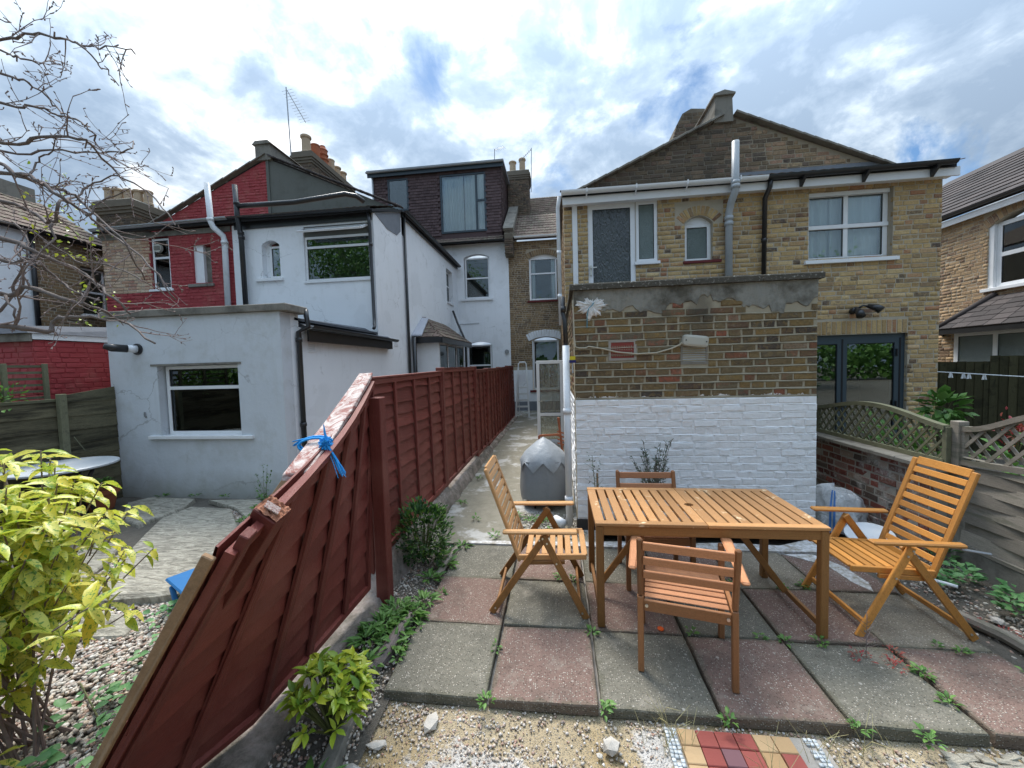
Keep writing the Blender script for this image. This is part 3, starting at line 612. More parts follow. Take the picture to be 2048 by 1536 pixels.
def freeform(name, pts, z, m, kind='stuff', parent=None, th=.012, label=None):
    mb = MB(); n = len(pts); mb.v = [(x, y, z+th) for x, y in pts]+[(x, y, z-.03) for x, y in pts]
    mb.f = [tuple(range(n))]+[(i, (i+1) % n, n+(i+1) % n, n+i)[::-1] for i in range(n)]
    o = mb.build(name, m, parent, kind=kind)
    if label: o['label'] = label
    return o
def blobpts(cx, cy, rx, ry, n=26, j=.16, seed=1, rot=0):
    rr = random.Random(seed); out = []; ph = [rr.uniform(0, 6.28) for _ in range(4)]
    for i in range(n):
        a = 2*math.pi*i/n; k = 1+j*(math.sin(2*a+ph[0])*.6+math.sin(3*a+ph[1])*.5+math.sin(5*a+ph[2])*.35+math.sin(9*a+ph[3])*.2)
        x, y = rx*k*math.cos(a), ry*k*math.sin(a); out.append((cx+x*math.cos(rot)-y*math.sin(rot), cy+x*math.sin(rot)+y*math.cos(rot)))
    return out
# patio of 600 mm slabs: a bed with the slabs as its pieces
bed = MB().box(-1.03, 2.66, 2.0, 3.86, -.13, -.05).build('patio', MORTR, None, kind='structure')
XS = [-1.03, -.42, .19, .80, 1.41, 2.015, 2.62]; YS = [1.975, 2.575, 3.16, 3.76]
cols = {(0, 0): 'g', (0, 1): 'p', (0, 2): 'g', (0, 3): 'P', (0, 4): 'g', (0, 5): 'p', (1, 0): 'p', (1, 1): 'g', (1, 2): 'P', (1, 3): 'g', (1, 4): 'P', (1, 5): 't', (2, 0): 'g', (2, 1): 'p', (2, 2): 'g', (2, 3): 'P', (2, 4): 't', (2, 5): 'p'}
rr = random.Random(4)
for j in range(3):
    for i in range(6):
        c = cols[(j, i)]; cx, cy = (XS[i]+XS[i+1])/2, (YS[j]+YS[j+1])/2; hx, hy = (XS[i+1]-XS[i])/2-.007, (YS[j+1]-YS[j])/2-.007
        if j == 2 and i == 5: hx -= .03; cx -= .03
        mb = MB(); n = 9; xs = [-1, -.985]+[-.985+1.97*k/n for k in range(1, n)]+[.985, 1]; top = []
        ring = []
        for k in range(n): ring.append((-1+2*k/n, -1))
        for k in range(n): ring.append((1, -1+2*k/n))
        for k in range(n): ring.append((1-2*k/n, 1))
        for k in range(n): ring.append((-1, 1-2*k/n))
        m_ = len(ring); jj = [rr.uniform(.985, 1.003) for _ in ring]; tz = rr.uniform(-.004, .004); sx_, sy_ = rr.uniform(-.006, .006), rr.uniform(-.006, .006)
        zt = lambda x, y: tz+sx_*x+sy_*y
        o1 = [(cx+x*hx*q, cy+y*hy*q, zt(x, y)-.008) for (x, y), q in zip(ring, jj)]; o2 = [(cx+x*hx*q*.985, cy+y*hy*q*.985, zt(x, y)) for (x, y), q in zip(ring, jj)]
        o0 = [(cx+x*hx*q, cy+y*hy*q, -.055) for (x, y), q in zip(ring, jj)]
        mb.v = o0+o1+o2; mb.f = [tuple(range(2*m_, 3*m_))]+[(k, (k+1) % m_, m_+(k+1) % m_, m_+k) for k in range(m_)]+[(m_+k, m_+(k+1) % m_, 2*m_+(k+1) % m_, 2*m_+k) for k in range(m_)]
        mb.build('paving_slab', {'g': SLABG, 'p': SLABP, 'P': SLABP, 't': SLABT}[c], bed)
freeform('mortar_fillet', [(-1.0, 3.775), (-.4, 3.772), (.2, 3.775), (.8, 3.78), (1.5, 3.775), (2.0, 3.78), (2.55, 3.79), (2.6, 3.95), (2.45, 4.05), (2.1, 3.9), (1.6, 3.93), (1.1, 3.88), (.6, 3.9), (.1, 3.86), (-.4, 3.85), (-.95, 3.83)], -.012, WCEM, 'stuff', None, .022, 'strip of white cement smeared along the back edge of the patio slabs')
freeform('cement_patch', [(2.05, 3.74), (2.3, 3.55), (2.32, 3.3), (2.38, 3.17), (2.44, 3.3), (2.42, 3.55), (2.3, 3.75)], -.0085, WCEM, 'stuff', None, .0125, 'white cement spill on the slabs behind the right folding chair')
0 and freeform('cement_patch', blobpts(-.42, 1.62, .26, .15, 30, .35, 5), -.06, WCEM, 'stuff', None, .012, 'white cement patch in the sandy ground in front of the patio')
0 and freeform('cement_patch', blobpts(1.5, 1.72, .16, .12, 30, .4, 8, .7), -.06, WCEM, 'stuff', None, .012, 'white cement patch right of the old tiled path')
0 and freeform('cement_patch', blobpts(.42, 1.80, .09, .16, 24, .3, 9, .2), -.06, WCEM, 'stuff', None, .010, 'pale cement beside the left mosaic border of the old tiled path')
# old tiled path: red and buff quarry tiles between white mosaic borders
tp = MB().box(.50, 1.24, .6, 1.955, -.12, -.058).build('tiled_path', MORTR, None, kind='structure')
pat = ['BRRRBB', 'BRPRBR', 'BRRRBB', 'RRBRRB', 'BBRRBB', 'BRRPBB', 'BBRRRB', 'RBRRBB', 'BRRBBR', 'BBRRBB', 'BRPRRB', 'BBRRBB']
ti = {'R': [], 'B': [], 'P': []}
for j, row in enumerate(pat):
    for i, ch in enumerate(row):
        ti[ch].append(MM(Vector((.605+i*.089, 1.90-j*.089, -.052+rr.uniform(-.002, .002))), Matrix.Identity(3), (.085, .085, .018)))
for ch, m_ in (('R', QRED), ('B', QBUF), ('P', QPUR)): pieces(tp, 'quarry_tile', ti[ch], m_, 'slab', tpls('slab'), 120)
mo = []
for x0 in (.505, 1.165):
    for j in range(70):
        for i in range(3):
            if rr.random() < .9: mo.append(MM(Vector((x0+i*.02+rr.uniform(-.002, .002), 1.94-j*.0195, -.053+rr.uniform(-.002, .001))), Euler((0, 0, rr.uniform(-.15, .15))).to_matrix(), (.017, .016, .012)))
pieces(tp, 'mosaic_tile', mo, MOSW, 'slab', tpls('slab'), 0, 'mosaic_tiles')
# stepping stones and slab in the left yard
def ystone(pts, z, th, name='stone_slab', label=None):
    mb = MB(); n = len(pts); c = (sum(p[0] for p in pts)/n, sum(p[1] for p in pts)/n)
    mb.v = [(x, y, z-th) for x, y in pts]+[(x+rr.uniform(-.01, .01), y+rr.uniform(-.01, .01), z-.02) for x, y in pts]+[(c[0]+(x-c[0])*.96, c[1]+(y-c[1])*.96, z) for x, y in pts]
    mb.f = [tuple(range(2*n, 3*n))]+[(k, (k+1) % n, n+(k+1) % n, n+k) for k in range(n)]+[(n+k, n+(k+1) % n, 2*n+(k+1) % n, 2*n+k) for k in range(n)]
    o = mb.build(name, STONE); tag(o, label, 'stone slab', 'riven stone slabs in the gravel yard'); return o
ystone([(-3.75, 2.60), (-3.3, 2.68), (-2.95, 2.82), (-3.0, 3.2), (-3.35, 3.6), (-3.8, 4.05), (-4.35, 4.55), (-5.0, 4.6), (-5.0, 4.2), (-4.7, 3.75), (-4.3, 3.2), (-4.05, 2.8)], .03, .1, label='largest riven stone slab, lying between the grey extension and the leaning fence')
ystone([(-5.05, 4.9), (-4.35, 4.62), (-3.7, 4.15), (-3.3, 3.75), (-3.2, 3.95), (-3.75, 4.5), (-4.3, 4.98)], .005, .06, label='narrow stone slab along the foot of the grey extension')
ystone([(-6.2, 4.75), (-5.6, 4.2), (-5.15, 4.05), (-5.1, 4.6), (-5.3, 4.95), (-6.1, 5.0)], .0, .06, label='stone slab beside the terracotta pot')
ystone([(-4.8, 3.6), (-4.45, 3.2), (-4.2, 2.75), (-4.35, 2.6), (-4.9, 3.0), (-5.2, 3.5)], .0, .06, label='stone slab half under the yellow variegated shrub')
ystone([(-3.9, 2.35), (-3.5, 2.25), (-3.1, 2.3), (-3.15, 2.45), (-3.6, 2.55)], -.03, .06, label='small flat stone on gravel below the largest slab')
# ---------------------------------------------------------------- brick outbuilding
GY, GX0, GX1, GH = 4.22, .19, 2.61, 2.60
gb = thing('brick_outbuilding', 'flat roofed outbuilding, weathered brick above and white painted brick below, behind the table', 'outbuilding', (1.4, GY, 0))
F = FX(GX0, GY); FS = FL(GX0, 6.9)
mb = MB(); plate(mb, F, .0, GX1-GX0, .0, GH, [], 0, -.22); gw = mb.build('wall', MORTD, gb)
mb = MB(); plate(mb, FS, 0, 6.9-GY-.221, 0, GH, [], 0, -.22); mb.box(GX1-.22, GX1, GY+.222, 6.9, 0, GH); mb.box(GX0+.0, GX1, GY+.0, 6.9, GH, GH+.002); sw = mb.build('side_wall', MORTD, gb)
def ren(u, v): return v > 2.36+.05*math.sin(u*5+1)+.05*math.sin(u*13) and not (1.3 < u < 1.42 and v < 2.45)
holes_g = [(.38, .63, 1.86, 2.05), (1.10, 1.38, 1.78, 1.98)]
PV = 1.435
bricks(gw, F, 0, GX1-GX0, PV, GH, holes_g, STOCKG, 230, course=.0775, proud=.007, gap=.018, skip=ren, name='brick', stuff='brickwork')
bricks(gw, FX(GX0, GY), 0, GX1-GX0, .11, PV-.003, [], WBRICK, 270, course=.0775, proud=.012, gap=.015, name='painted_brick', stuff='painted_brickwork')
def ledges(F_, v0, v1, m_, name, course, w_=.013, h_=.012):
    mb = MB(); r_ = random.Random(8); v = v0
    while v < v1:
        n_ = 60; b0 = len(mb.v)
        for i in range(n_+1):
            u = .003+(GX1-GX0-.006)*i/n_; dz = .0022*math.sin(u*17+v*40)+r_.uniform(-.0016, .0016); ww = w_+r_.uniform(-.003, .003)
            mb.v += [tuple(F_.P(u, v-h_*.6+dz, .0)), tuple(F_.P(u, v-h_*.35+dz, ww)), tuple(F_.P(u, v+h_*.5+dz, .002))]
        for i in range(n_):
            for k in range(2): mb.f.append((b0+i*3+k, b0+i*3+3+k, b0+i*3+4+k, b0+i*3+1+k))
        v += course
    mb.build(name, m_, gw, kind='stuff')
mb = MB(); plate(mb, F, .002, GX1-GX0-.002, .105, PV-.012, [], .005, -.01); mb.build('painted_wall_face', WBRICK, gw)
ledges(F, .11, PV-.01, WBRICK, 'painted_joints', .0775, .0125, .011); ledges(F, PV+.0, 2.36, MORTD, 'mortar_joints', .0775, .010, .010)
bricks(sw, FS, 0, 6.9-GY-.221, PV, GH, [], STOCKG, 60, course=.0775, name='brick', stuff='brickwork')
bricks(sw, FS, 1.2, 6.9-GY-.221, .11, PV, [], WBRICK, 40, course=.0775, name='painted_brick', stuff='painted_brickwork')
# cracked render band under the coping, with a ragged lower edge
mb = MB(); n = 90; W_ = GX1-GX0
for i in range(n+1):
    u = W_*i/n; lo = 2.385+.035*math.sin(u*5+1)+.03*math.sin(u*13)+.022*math.sin(u*31+2)+rr.uniform(-.012, .012)
    if 1.28 < u < 1.42: lo = 2.47+rr.uniform(-.02, .02)
    if 1.98 < u < 2.1: lo -= .11
    for v, w_ in ((lo, -.004), (lo+.012, .007+rr.uniform(0, .005)), ((lo+2.6)/2, .010+rr.uniform(-.003, .005)), (2.598, .011)): mb.v.append(tuple(F.P(u, v, w_)))
for i in range(n):
    for k in range(3): a = i*4+k; mb.f.append((a, a+4, a+5, a+1))
mb.build('render_band', PATCHR, gw, kind='stuff')
cp = []
u = 0
while u < W_+.05:
    L = min(rr.uniform(.55, .7), W_+.09-u); cp.append(MM(F.P(u+L/2-.045, GH+.035, -.10), F.M, (L-.006, .29, .066))); u += L
pieces(gb, 'coping_stone', cp, COPE, 'slab', tpls('slab'), 20)
mb = MB().box(GX0-.035, GX0+.2, GY+.06, 6.86, GH+.003, GH+.06); mb.build('side_coping', COPE, gb)
MB().box(GX0+.21, GX1, GY+.1, 6.89, GH+.004, GH+.02).build('roof', FELT, gb)
mb = MB(); plate(mb, F, -.012, W_+.008, -.03, .108, [], .018, -.02); mb.build('black_plinth', BLACKP, gw)
# vents
mb = MB(); hs = [(.40+.024*i, .40+.024*i+.013, 1.885+.033*j, 1.885+.033*j+.014) for i in range(9) for j in range(4)]
plate(mb, F, .385, .625, 1.865, 2.035, hs, .004, -.03); mb.build('air_brick', TERRA, gw)
plate(MB(), F, .36, .65, 1.84, 2.06, [(.386, .624, 1.866, 2.034)], .009, -.01).build('vent_surround', MORTR, gw)
plate(MB(), F, .39, .62, 1.87, 2.03, [], -.034, -.04).build('vent_void', GASKET, gw)
lv = plate(MB(), F, 1.10, 1.37, 1.78, 1.98, [(1.12, 1.35, 1.80, 1.96)], .006, -.04).build('louvre_vent', CONC, gw)
mb = MB()
for k in range(7): z = 1.805+.024*k; mb.hexa([F.P(1.12, z, .004), F.P(1.35, z, .004), F.P(1.35, z+.006, .004), F.P(1.12, z+.006, .004)], [F.P(1.12, z+.012, -.03), F.P(1.35, z+.012, -.03), F.P(1.35, z+.018, -.03), F.P(1.12, z+.018, -.03)])
mb.build('louvre', GREYPIPE, lv); plate(MB(), F, 1.11, 1.36, 1.79, 1.97, [], -.042, -.05).build('vent_void', GASKET, gw)
# white filler splash with a blue wire
mb = MB(); c = len(mb.v); mb.v.append(tuple(F.P(.19, 2.44, .022))); n = 64; rad = []
for i in range(n):
    a = 2*math.pi*i/n; rad.append(.13+.018*math.sin(3*a)+.014*math.sin(7*a+1)+.012*math.sin(13*a)+rr.uniform(-.03, .03))
for q, h in ((.5, .03), (.85, .022), (1.0, .002)):
    for i in range(n): a = 2*math.pi*i/n; mb.v.append(tuple(F.P(.19+rad[i]*q*1.15*math.cos(a), 2.42+rad[i]*q*.78*math.sin(a), h+rr.uniform(-.006, .006))))
for i in range(n):
    j = (i+1) % n; mb.f.append((0, 1+i, 1+j))
    for k in range(2): mb.f.append((1+k*n+i, 1+(k+1)*n+i, 1+(k+1)*n+j, 1+k*n+j))
mb.build('filler_splash', FILLER, gw)
MB().tube([F.P(.21, 2.46, .04), F.P(.19, 2.43, .05), F.P(.155, 2.40, .05), F.P(.14, 2.33, .03), F.P(.137, 2.2, .02)], .0045, 5).build('blue_wire', WIREB, gw)
# bulkhead lamp and its cable
lt = thing('bulkhead_lamp', 'tilted grey plastic bulkhead lamp on the outbuilding wall', 'outdoor lamp', tuple(F.P(1.235, 2.02, 0)))
mb = MB(); A = R(-7); n = 20
for q, w_ in ((1, .008), (1.0, .05), (.93, .068), (.6, .075)):
    for i in range(n):
        a = 2*math.pi*i/n; ca, sa = math.cos(a), math.sin(a); x = .128*q*math.copysign(abs(ca)**.35, ca); z = .06*q*math.copysign(abs(sa)**.35, sa)
        mb.v.append(tuple(F.P(1.235+x*math.cos(A)-z*math.sin(A), 2.02+x*math.sin(A)+z*math.cos(A), w_)))
for k in range(3):
    for i in range(n): j = (i+1) % n; mb.f.append((k*n+i, k*n+j, (k+1)*n+j, (k+1)*n+i))
mb.f.append(tuple(range(3*n, 4*n))); mb.f.append(tuple(range(n))[::-1]); mb.build('housing', LAMPG, lt)
for s in (-1, 1): MB().lathe((0, 0, 0), [(.007, 0), (.007, .006)], 8).build('screw', GASKET, lt).matrix_basis = Matrix.Translation(F.P(1.235+s*.1, 2.02+s*-.012, .068)-lt.location) @ Euler((R(90), 0, 0)).to_matrix().to_4x4()
co = MB().tube([F.P(*p) for p in ((1.12, 2.03, .03), (1.09, 1.99, .03), (1.0, 1.95, .025), (.85, 1.91, .022), (.65, 1.905, .022), (.45, 1.93, .022), (.28, 1.975, .022), (.15, 2.0, .022), (.12, 1.985, .022), (.05, 1.985, .022), (.01, 2.0, .022), (.0, 2.1, .02), (-.01, 2.5, .02))], .009, 6).build('cable', CORDM)
tag(co, 'cream cable sagging across the outbuilding wall to the bulkhead lamp', 'cable')
# ---------------------------------------------------------------- right brown brick house
BX, BY, BW, BH = .17, 6.9, 5.88, 4.60
hb = thing('brick_house', 'brown and yellow brick house with gable, directly behind the outbuilding', 'house', (3.1, 8, 0))
F = FX(BX, BY); o_ = BX
H = dict(door=(.41, 1.215, 2.60, 4.56), side=(1.218, 1.58, 3.53, 4.56), arch=(2.02, 2.47, 3.50, 4.25), sash=(3.95, 5.19, 3.39, 4.50), fr=(3.12, 5.44, -.1, 2.17))
hol = list(H.values())
mb = MB(); plate(mb, F, 0, BW, 0, BH, hol, 0, -.23); archfill(mb, F, 2.02, 2.47, 4.13, 4.25, -.001, -.23); hw = mb.build('wall', MORT, hb)
lin = (3.12-.05, 5.44, 2.17, 2.40)
bricks(hw, F, 0, BW, .0, BH, hol+[lin, (.14, .235, 2.6, 4.6), (1.86, 2.63, 4.13, 4.46)], STOCK, 300, skip=lambda u, v: v < 2.5 and u < GX1-BX-.1)
its = [MM(F.P(3.12+.0745*i+.035, 2.285, -.018+rr.uniform(-.003, .003)), F.M @ Matrix.Rotation(R(90), 3, 'Y'), (.215, .05, .065)) for i in range(31)]
pieces(hw, 'lintel_brick', its, STOCK, 'brick', tpls('brick'), 40)
voussoirs(hw, F, 2.02, 2.47, 4.15, 4.25, .16, STOCK, 11)
plate(MB(), F, .145, .23, 2.62, 4.6, [], .022, -.02).build('white_strip', UPVC, hb, bevel=.004)
# upstairs glazed door and side light
dr = window(hb, F, *H['door'], w=-.02, ft=.085, lights=[(0, 1, .28, 1)], glass=OBSC, name='door', room=True)
mb = MB(); plate(mb, F, .41+.09, 1.215-.09, 2.68, 3.07, [], -.005, -.03); mb.build('door_panel', UPVC, dr, bevel=.01)
mb = MB(); mb.bar(F.P(.455, 3.47, .01), F.P(.455, 3.47, .045), .016, .016); mb.bar(F.P(.45, 3.47, .045), F.P(.55, 3.475, .045), .014, .018); plate(mb, F, .44, .47, 3.35, 3.52, [], .006, -.02)
mb.build('handle', BOLT, dr)
window(hb, F, *H['side'], w=-.02, ft=.055, glass=OBSG, sill=.05, room=False, silloff=.03)
window(hb, F, H['arch'][0], H['arch'][1], H['arch'][2], 4.14, w=-.09, ft=.06, glass=OBSG, room=False)
mb = MB(); plate(mb, F, 2.02, 2.47, 4.14, 4.25, [], -.09, -.14); mb.build('window_head', UPVC, hb)
plate(MB(), F, 1.99, 2.6, 3.455, 3.50, [], .035, -.05).build('red_sill', mat('oxide_red_paint', (.13, .02, .02), .6), hb, bevel=.004)
window(hb, F, *H['sash'], w=-.10, ft=.07, lights=[(0, .5, .5, 1), (.5, 1, .5, 1), (0, .5, 0, .5), (.5, 1, 0, .5)], sill=.055, curtain=[(.01, .42, .3), (.47, .99, 2.0), (.36, .5, 1.0)], depth=.07, silloff=.07, sillh=.06, sillw=.1)
plate(MB(), F, 3.96, 5.18, 4.43, 4.50, [], -.05, -.09).build('window_head', UPVC, hb)
mb = MB(); plate(mb, F, 3.95, 5.19, 3.91, 3.975, [], -.078, -.10); mb.build('meeting_rail', UPVC, hb, bevel=.004)
# folding glass doors
fd = window(hb, F, 3.12, 5.44, 0.02, 2.17, w=-.05, ft=.15, lights=[(0, .6, 0, 1), (.6, 1, 0, 1)], m=GREYFR, name='folding_door', room=True, depth=.09)
for u in (4.512, 5.37): plate(MB(), F, u-.012, u+.012, .03, 2.1, [], -.045, -.052).build('shadow_gap', GASKET, fd)
for z in (1.8, .95): MB().bar(F.P(5.31, z, -.03), F.P(5.31, z+.12, -.03), .022, .02).build('hinge', GASKET, fd)
# side wall along the alley, body, eaves
FSB = FL(BX, 15.4)
mb = MB(); plate(mb, FSB, 0, 8.269, 0, 4.68, [], 0, -.2); hs_ = mb.build('side_wall', MORT, hb)
bricks(hs_, FSB, 0, 8.26, 2.3, 4.68, [], BROWNB, 0)
mb = MB(); mb.box(BX+BW-.22, BX+BW, BY+.232, 15.4, 0, 4.68); mb.build('far_side_wall', MORT, hb)
GYb = 7.45
pv = (3.13, 6.13); Lp = (.42, 5.0); Rp = (5.62, 5.06)
Fg = FX(0, GYb)
mb = MB(); prism(mb, Fg, [(.32, 4.7), (5.9, 4.7), (5.9, 4.95), (5.62, 5.06), pv, (.42, 5.0), (.32, 4.95)], 0, -.22); gl = mb.build('gable_wall', MORTB, hb)
def gclip(v):
    if v < 5.0: return (.35, 5.75)
    t = (v-5.0)/(6.13-5.0); return (.42+(3.13-.42)*t+.05, 5.62+(3.13-5.62)*t-.08)
bricks(gl, Fg, .3, 5.9, 4.78, 6.1, [], STOCKB, 300, clip=gclip, name='gable_brick', stuff='gable_brickwork')
def verge(th, A, B, F_, m, n, over=.05, wd=.16, name='verge_tile'):
    A = Vector(A); B = Vector(B); its = []
    for i in range(n):
        a = A.lerp(B, i/n); b = A.lerp(B, (i+1.08)/n); d = (b-a); L = d.length; d.normalize(); nz = Vector((0, 1, 0)).cross(d)
        if nz.z < 0: nz = -nz
        M = Matrix((d, nz.cross(d) if nz.cross(d).length > 0 else Vector((0, 1, 0)), nz)).transposed()
        its.append(MM((a+b)/2+nz*(.012*(1 if i % 2 else 1))+Vector((0, wd/2-.1, 0)), M @ Matrix.Rotation(R(-2.2 if B.z > A.z else 2.2), 3, 'Y'), (L, wd, .035)))
    pieces(th, name, its, m, 'slab', tpls('slab'), 40)
verge(hb, (.36, GYb, 4.98), (3.0, GYb, 6.12), Fg, CONC, 13)
verge(hb, (5.75, GYb, 5.02), (3.22, GYb, 6.15), Fg, CONC, 14)
def slope(th, p0, U, S, nu, ns, tw, tg, m, key='pantile', name='roof_tile', cap=0, thick=.022, clip=None, stuff=None):
    """tiles on a plane: p0 eaves corner, U along, S up the slope"""
    U = Vector(U).normalized(); S = Vector(S).normalized(); nrm = U.cross(S).normalized(); its = []
    M = Matrix((U, S, nrm)).transposed(); rr2 = random.Random(5)
    for j in range(ns):
        for i in range(nu):
            c = Vector(p0)+U*((i+.5)*tw)+S*((j+.5)*tg)
            if clip and not clip(c): continue
            its.append(MM(c+nrm*rr2.uniform(0, .006), M @ Euler((R(-1.5)+rr2.uniform(-.01, .01), rr2.uniform(-.015, .015), 0)).to_matrix(), (tw*.99, tg*1.12, thick)))
    pieces(th, name, its, m, key, tpls(key), cap, stuff or name+'s')
def under(th, pts, m=GASKET, name='roof_deck'):
    o = MB(); o.v = [tuple(p) for p in pts]+[(p[0], p[1], p[2]-.06) for p in pts]; n = len(pts)
    o.f = [tuple(range(n)), tuple(range(n, 2*n))[::-1]]+[(i, n+i, n+(i+1) % n, (i+1) % n) for i in range(n)]; return o.build(name, m, th)
# lean-to roof in front of the gable, reaching past it on the right
ps = Vector((0, .72, .30))
under(hb, [(BX-.02, 6.72, 4.70), (6.08, 6.72, 4.70), (6.08, 7.44, 5.0), (BX-.02, 7.44, 5.0)])
slope(hb, (BX-.05, 6.68, 4.715), (1, 0, 0), ps, 20, 3, .30, .27, TILEM, cap=150)
mb = MB(); prism(mb, Fg, [(3.15, 5.0), (5.35, 5.0), (5.9, 4.98), (5.75, 5.03), (5.4, 5.14), (3.15, 5.13)], .014, -.004); mb.build('lead_flashing', LEAD, hb)
# main roof behind the gable
under(hb, [(.1, GYb+.02, 4.96), (3.13, GYb+.02, 6.18), (3.13, 15.3, 6.18), (.1, 15.3, 4.96)], TILEM); under(hb, [(6.1, GYb+.02, 4.93), (6.1, 15.3, 4.93), (3.13, 15.3, 6.18), (3.13, GYb+.02, 6.18)], TILEM)
# fascia and gutters
plate(MB(), FX(BX, 6.74), -.02, 5.98, 4.525, 4.66, [], 0, -.03).build('fascia', UPVC, hb, bevel=.003)
MB().box(BX-.01, BX+BW+.05, 6.772, 6.9, 4.545, 4.565).build('soffit', UPVC, hb)
def gutter(th, A, B, r, m, n=9, name='gutter'):
    A = Vector(A); B = Vector(B); d = (B-A).normalized(); side = d.cross(Vector((0, 0, 1))).normalized(); mb = MB()
    for P in (A, B):
        for k in range(n+1):
            an = math.pi*k/n; mb.v.append(tuple(P+side*r*math.cos(an)-Vector((0, 0, 1))*r*math.sin(an)*.95))
        for k in range(n, -1, -1):
            an = math.pi*k/n; mb.v.append(tuple(P+side*(r-.006)*math.cos(an)-Vector((0, 0, 1))*(r-.006)*math.sin(an)*.95))
    q = 2*(n+1)
    for k in range(q): mb.f.append((k, (k+1) % q, q+(k+1) % q, q+k))
    for e in (0, q):
        for k in range(n): mb.f.append((e+k, e+k+1, e+q-2-k, e+q-1-k) if e else (e+k, e+q-1-k, e+q-2-k, e+k+1))
    return mb.build(name, m, th)
gw1 = gutter(hb, (BX-.04, 6.665, 4.715), (3.37, 6.665, 4.70), .062, UPVC); gutter(hb, (3.38, 6.665, 4.70), (6.02, 6.665, 4.72), .062, BLACKP)
for x in (.55, 1.35, 2.15, 2.95): MB().tube([(x, 6.725, 4.60), (x, 6.66, 4.625), (x, 6.60, 4.66), (x, 6.595, 4.72)], .012, 6).build('gutter_bracket', UPVC, hb)
for x in (3.9, 4.8, 5.75): MB().hexa([(x-.02, 6.72, 4.52), (x+.02, 6.72, 4.52), (x+.02, 6.73, 4.52), (x-.02, 6.73, 4.52)], [(x-.02, 6.60, 4.64), (x+.02, 6.60, 4.64), (x+.02, 6.735, 4.66), (x-.02, 6.735, 4.66)]).build('gutter_bracket', BLACKP, hb)
def pipe(name, pts, r, m, th=None, label=None, cat='pipe', n=10, collars=(), group=None):
    o = MB().tube(pts, r, n).build(name, m, th, smooth=True)
    for c, ax in collars:
        a = Vector(c); MB().tube([a-Vector(ax)*.03, a+Vector(ax)*.03], r*1.22, n).build('collar', m, o, world=True, smooth=True)
    if th is None: tag(o, label, cat, group)
    return o
pipe('soil_pipe', [(2.875, 6.62, 5.26), (2.875, 6.62, 4.60), (2.875, 6.62, 4.5), (2.86, 6.74, 4.36), (2.86, 6.82, 4.22), (2.86, 6.82, 2.6)], .055, GREYPIPE, hb, collars=[((2.875, 6.62, 4.62), (0, 0, 1)), ((2.875, 6.62, 4.56), (0, 0, 1)), ((2.86, 6.82, 4.14), (0, 0, 1)), ((2.86, 6.82, 4.05), (0, 0, 1))])
pipe('downpipe', [(3.43, 6.68, 4.66), (3.43, 6.70, 4.55), (3.42, 6.83, 4.42), (3.40, 6.83, 2.64)], .04, BLACKP, hb, n=4, collars=[((3.41, 6.83, 3.75), (0, 0, 1))])
# parapet block at the apex and the stack behind
mb = MB(); mb.hexa([(2.86, 7.40, 6.02), (3.18, 7.40, 6.02), (3.18, 10.2, 6.02), (2.86, 10.2, 6.02)], [(2.88, 7.40, 6.46), (3.16, 7.40, 6.46), (3.16, 10.2, 6.46), (2.88, 10.2, 6.46)]); mb.build('party_parapet', CONC, hb)
mb = MB(); prism(mb, FX(0, 7.36), [(2.84, 6.462), (3.20, 6.462), (3.20, 6.49), (3.02, 6.545), (2.84, 6.49)], 0, -2.9); mb.build('parapet_coping', CONC, hb)
st = thing('chimney_stack', 'squat round shouldered brick chimney behind the apex of the brown brick gable', 'chimney', (2.9, 9.3, 6))
mb = MB(); prof = [(2.53, 5.9), (3.35, 5.9), (3.35, 7.1), (3.28, 7.24), (3.0, 7.27), (2.82, 7.18), (2.70, 6.95), (2.60, 6.5)]
prism(mb, FX(0, 9.0), prof, 0, -.7); so_ = mb.build('stack', MORTB, st)
bricks(so_, FX(0, 9.0), 2.55, 3.33, 6.35, 7.2, [], STOCKB, 60, clip=lambda v: (2.58+max(0, v-6.5)*.28+max(0, v-6.95)*.45, 3.31))
# floodlight
fl = thing('floodlight', 'black two headed floodlight on the brick wall above the folding doors', 'outdoor lamp', (4.8, 6.9, 2.55))
MB().tube([(4.78, 6.89, 2.54), (4.78, 6.80, 2.56)], .05, 12).build('base', BLACKP, fl, smooth=True)
MB().tube([(4.78, 6.80, 2.57), (4.76, 6.70, 2.50), (4.75, 6.66, 2.44)], [.03, .055, .06], 12).build('lamp_head', BLACKP, fl, smooth=True)
MB().tube([(4.79, 6.80, 2.57), (4.86, 6.78, 2.62), (4.93, 6.76, 2.60)], .016, 8).build('arm', BLACKP, fl, smooth=True)
MB().tube([(4.92, 6.77, 2.61), (5.0, 6.70, 2.57), (5.04, 6.66, 2.52)], [.03, .055, .062], 12).build('lamp_head', BLACKP, fl, smooth=True)
# pipes at the left corner of the outbuilding
pipe('downpipe', [(.10, 4.24, 2.02), (.10, 4.24, .02)], .038, WPIPE, None, 'thick white downpipe at the left corner of the outbuilding', 'pipe', 12, [((.10, 4.24, 1.30), (0, 0, 1)), ((.10, 4.24, .32), (0, 0, 1))])
pipe('downpipe', [(.075, 4.30, 2.56), (.075, 4.30, 2.38), (.095, 4.26, 2.3), (.10, 4.24, 2.0)], .026, BLACKP, None, 'short black downpipe above the thick white pipe on the outbuilding corner', 'pipe', 10, [((.08, 4.29, 2.42), (0, 0, 1))])
pipe('downpipe', [(.10, 6.72, 4.66), (.07, 6.78, 4.5), (.07, 6.80, 4.4), (.08, 6.82, 2.5)], .033, WPIPE, None, 'long white downpipe at the left corner of the brown brick house', 'pipe', 10, [((.075, 6.81, 3.75), (0, 0, 1)), ((.075, 6.81, 3.0), (0, 0, 1))])
